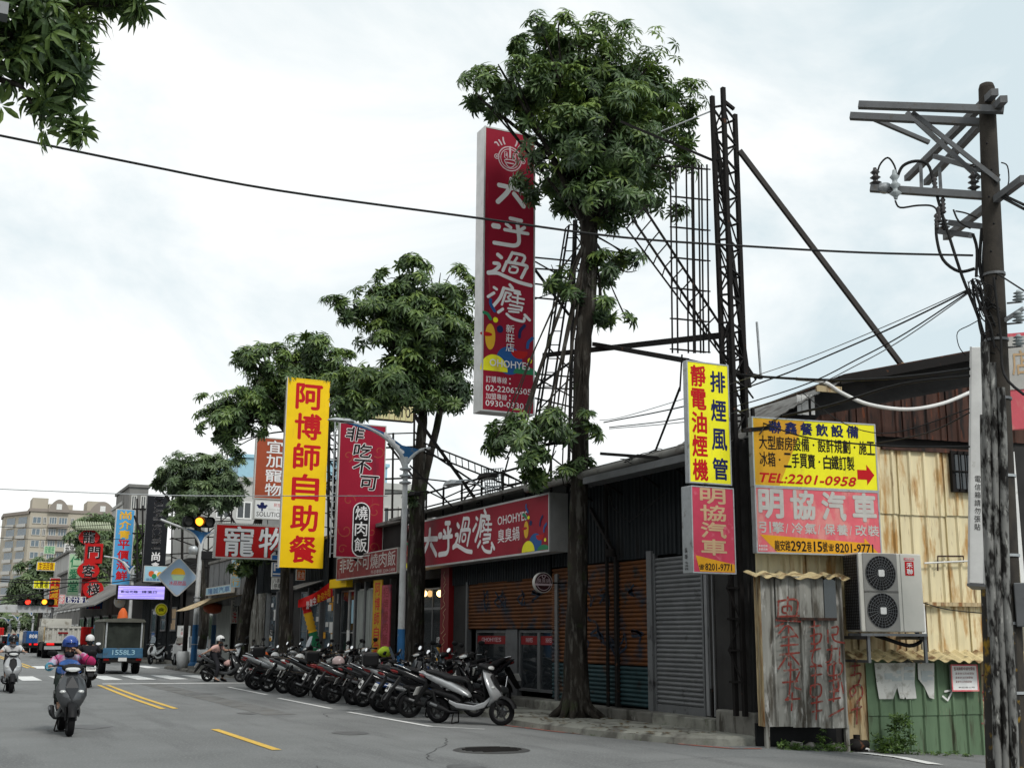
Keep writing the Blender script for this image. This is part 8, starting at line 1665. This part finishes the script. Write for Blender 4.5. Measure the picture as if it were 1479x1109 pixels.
# canvas covered light truck, seen from behind
Yt = 49.5; xa, xb = PY(147, 950, Yt).x, PY(206, 950, Yt).x; tk = empty('light_truck', ((xa+xb)/2, Yt, 0), 'blue light truck with a dirty canvas cover driving away, rear flap open', 'truck'); hw = (xb-xa)/2; zt = PY(175, 893, Yt).z
c_ = MB(); c_.box(-hw, .02, .95, -hw+.04, 3.0, zt-.08).box(hw-.04, .02, .95, hw, 3.0, zt-.08).box(-hw+.04, 2.96, .95, hw-.04, 3.0, zt-.08); c_.loft([[Vector((x_, y_, z_)) for x_, z_ in ((-hw-.03, zt-.12), (-hw+.05, zt-.02), (0, zt+.03), (hw-.05, zt-.02), (hw+.03, zt-.12), (hw-.1, zt-.14), (-hw+.1, zt-.14))] for y_ in (-.1, 1.5, 3.05)], smooth=False); c_.build('canvas_cover', 'tarp', tk)
fl = MB(); n = 8; fl.add([(-hw+.12+(2*hw-.24)*i/n, .06+.03*math.sin(i*2.3), z_) for z_ in (1.0, zt-.15) for i in range(n+1)], [(i, i+1, n+2+i, n+1+i) for i in range(n)], True); fl.build('opening_shade', M('interior_shade', (.03, .035, .03), .85, var=.3), tk)  # dark sheet across the open rear stands in for the shaded interior
for sg in (-1, 1): MB().box(sg*(hw-.10)-.03, -.02, .95, sg*(hw-.10)+.03, .03, zt-.15).build('post', 'galv', tk)
bevel(MB().box(-hw+.02, -.06, .62, hw-.02, 0, 1.0).build('tailgate', 'truck_blue', tk), .015); t = MB(); row(t, '1558L3', -hw*.6, .74, hw*.6, .93, -.066, .02); t.build('lettering', 'sign_paleblue', tk)
MB().box(-hw, .0, .62, hw, 3.0, .78).build('bed', 'truck_blue', tk); MB().box(-hw+.25, .1, .4, -hw+.35, 4.2, .62).box(hw-.35, .1, .4, hw-.25, 4.2, .62).build('chassis', 'steel_dark', tk)
MB().box(-hw+.05, -.04, .45, hw-.05, .06, .58).build('bumper', 'steel_dark', tk); MB().cbox(-.16, -.06, .5, .16, -.045, .64).build('licence_plate', 'plate', tk)
for sg in (-1, 1): MB().box(sg*(hw-.16)-.1, -.062, .52, sg*(hw-.16)+.1, -.042, .6).build('tail_light', 'tail_off', tk); truckwheel(tk, sg*(hw-.12), .9, .30, .26); truckwheel(tk, sg*(hw-.15), 3.6, .30, .2)
cab = MB(); cab.loft([[Vector((x_*hw, y_, z_)) for x_, z_ in ((-.97, .45), (.97, .45), (.97, 1.25), (.85, 1.9), (-.85, 1.9), (-.97, 1.25))] for y_ in (3.15, 4.3)]+[[Vector((x_*hw, 4.75, z_)) for x_, z_ in ((-.93, .45), (.93, .45), (.93, 1.15), (.8, 1.3), (-.8, 1.3), (-.93, 1.15))]], smooth=False); cab.build('cab', 'truck_blue', tk)
for sg in (-1, 1): MB().box(sg*hw*.97, 3.4, 1.25, sg*(hw*.97+.012), 4.2, 1.75).build('window', 'glass', tk); MB().box(sg*(hw+.02), 4.1, 1.2, sg*(hw+.2), 4.14, 1.5).build('mirror', 'black', tk)
# pale tipper truck
Yt = 81.5; xa, xb = PY(64, 930, Yt).x, PY(115, 930, Yt).x; tk = empty('tipper_truck', ((xa+xb)/2, Yt, 0), 'pale grey high sided tipper truck with ribbed tailgate and glowing tail lamps', 'truck'); hw = (xb-xa)/2; zt = PY(90, 904, Yt).z
MB().box(-hw, 0, 1.0, hw, 4.6, zt).build('body', 'truck_grey', tk); r_ = MB()
for i in range(7): x_ = -hw+2*hw*(i+.5)/7; r_.box(x_-.06, -.09, 1.05, x_+.06, -.002, zt-.12)
r_.box(-hw, -.12, zt-.12, hw, -.002, zt).box(-hw, -.12, .95, hw, -.002, 1.08); r_.build('tailgate_rib', 'truck_grey', tk)
for i in range(8): MB().box(-hw-.08, .2+i*.6, 1.05, -hw-.002, .32+i*.6, zt-.05).build('side_rib', 'cream_rusty' if i == 0 else 'truck_grey', tk)
MB().box(-hw+.1, .05, .45, hw-.1, 6, .95).build('chassis', 'black', tk); MB().box(-hw, -.05, .55, -hw+1.0, .0, .75).build('bumper', 'galv', tk); MB().box(-.3, -.1, 1.5, .3, -.092, 1.62).build('red_print', 'deep_red', tk)
for sg in (-1, 1): MB().box(sg*(hw-.35)-.22, -.06, .82, sg*(hw-.35)+.22, -.02, .94).build('tail_light', 'tail_red' if sg < 0 else 'tail_off', tk); truckwheel(tk, sg*(hw-.25), 1.2, .45, .5); truckwheel(tk, sg*(hw-.2), 5.6, .45, .3)
MB().box(-hw+.1, 4.9, .8, hw-.1, 6.6, 2.5).build('cab', 'truck_grey', tk)
# blue box truck farther on, and a red van
def boxvan(name, label, x0, x1, yt, Y, mat, L_=4., txt=None, lit=True, dark=False):
    xa, xb = PY(x0, 930, Y).x, PY(x1, 930, Y).x; e = empty(name, ((xa+xb)/2, Y, 0), label, 'truck' if 'truck' in name else name.split('_')[-1]); hw = (xb-xa)/2; zt = PY((x0+x1)/2, yt, Y).z
    bevel(MB().box(-hw, 0, .75, hw, L_, zt).build('body', mat, e), .05); MB().box(-hw*.9, .02, .4, hw*.9, L_+1.2, .75).build('chassis', 'black', e); MB().box(-hw*.85, L_+.05, .6, hw*.85, L_+1.5, zt*.85).build('cab', mat, e)
    MB().box(-.012, -.012, .8, .012, -.002, zt-.05).build('door_joint', 'black', e)
    for sg in (-1, 1): truckwheel(e, sg*(hw-.2), .8, .36, .3); truckwheel(e, sg*(hw-.2), L_+.4, .36, .25); MB().box(sg*(hw-.25)-.16, -.03, .62, sg*(hw-.25)+.16, -.002, .74).build('tail_light', 'tail_red' if lit else 'tail_off', e)
    if txt: t = MB(); row(t, txt, -hw*.6, 1.15, hw*.6, 1.45, -.02, .03); t.build('lettering', 'ink_white', e)
    return e
boxvan('box_truck', 'blue box truck with small white marks and lit tail lamps beyond the tipper', 37, 57, 911, 103, 'truck_deepblue', 4, '808', True)
boxvan('red_truck', 'red box truck partly hidden by the canvas covered truck', 115.5, 136, 905, 92, 'sign_red', 4, None, False)
boxvan('dark_van', 'small dark vehicle at the far end of the oncoming lane', 2, 13, 917, 125, 'body_black', 3.5, None, False); boxvan('far_bus', 'red and white bus far down the street', -4, 4, 906, 160, 'sign_red', 8, None, False)
# white car in the alley mouth
cr = empty('parked_car', (11.95, 58.6, .0), 'white car parked in the alley mouth behind the signal pole', 'car'); prof = [(-.02, .30), (0, .62), (.1, .78), (.75, .92), (1.45, 1.42), (1.8, 1.48), (3.0, 1.46), (3.6, 1.12), (4.0, 1.02), (4.1, .7), (4.08, .3)]
m_ = MB()
m_.loft([[Vector((x_, y_, z_*(1 if abs(x_) < .84 or z_ < .95 else .97))) for y_, z_ in prof] for x_ in (-.85, .85)], smooth=False); bevel(m_.build('body', 'car_white', cr), .08, 3)
for sg in (-1, 1):
    g = MB(); g.add([(sg*.856, 1.0, .98), (sg*.856, 1.5, 1.36), (sg*.856, 2.95, 1.38), (sg*.856, 3.4, 1.05)], [(0, 1, 2, 3)]); g.build('window', 'glass', cr)
    for y_ in (.78, 3.3): truckwheel(cr, sg*.78, y_, .31, .2)
    MB().ell((sg*.6, .03, .66), (.16, .06, .08), 10, 6).build('headlight', 'lamp_clear', cr); MB().ell((sg*.95, 1.05, 1.0), (.1, .05, .07), 10, 6).build('mirror', 'car_white', cr)
g = MB(); g.add([(-.68, .74, .945), (.68, .74, .945), (.6, 1.4, 1.42), (-.6, 1.4, 1.42)], [(0, 1, 2, 3)]); g.build('windscreen', 'glass', cr)
# orange warning hood above the canvas truck
oc = empty('orange_lantern', PY(177, 893, 62), 'small orange awning lamp showing above the canvas truck', 'lamp'); MB().lathe([(.26, 0), (.2, .3), (.08, .5), (0, .52)], n=12).build('shade', 'ink_orange', oc)
rlb = empty('red_lantern', PX(308, 878, 11.1), 'faded red hanging basket beside the sheet metal workshop', 'lantern'); MB().ell((0, 0, 0), (.45, .45, .25), 12, 7).build('shade', 'sign_terracotta', rlb)
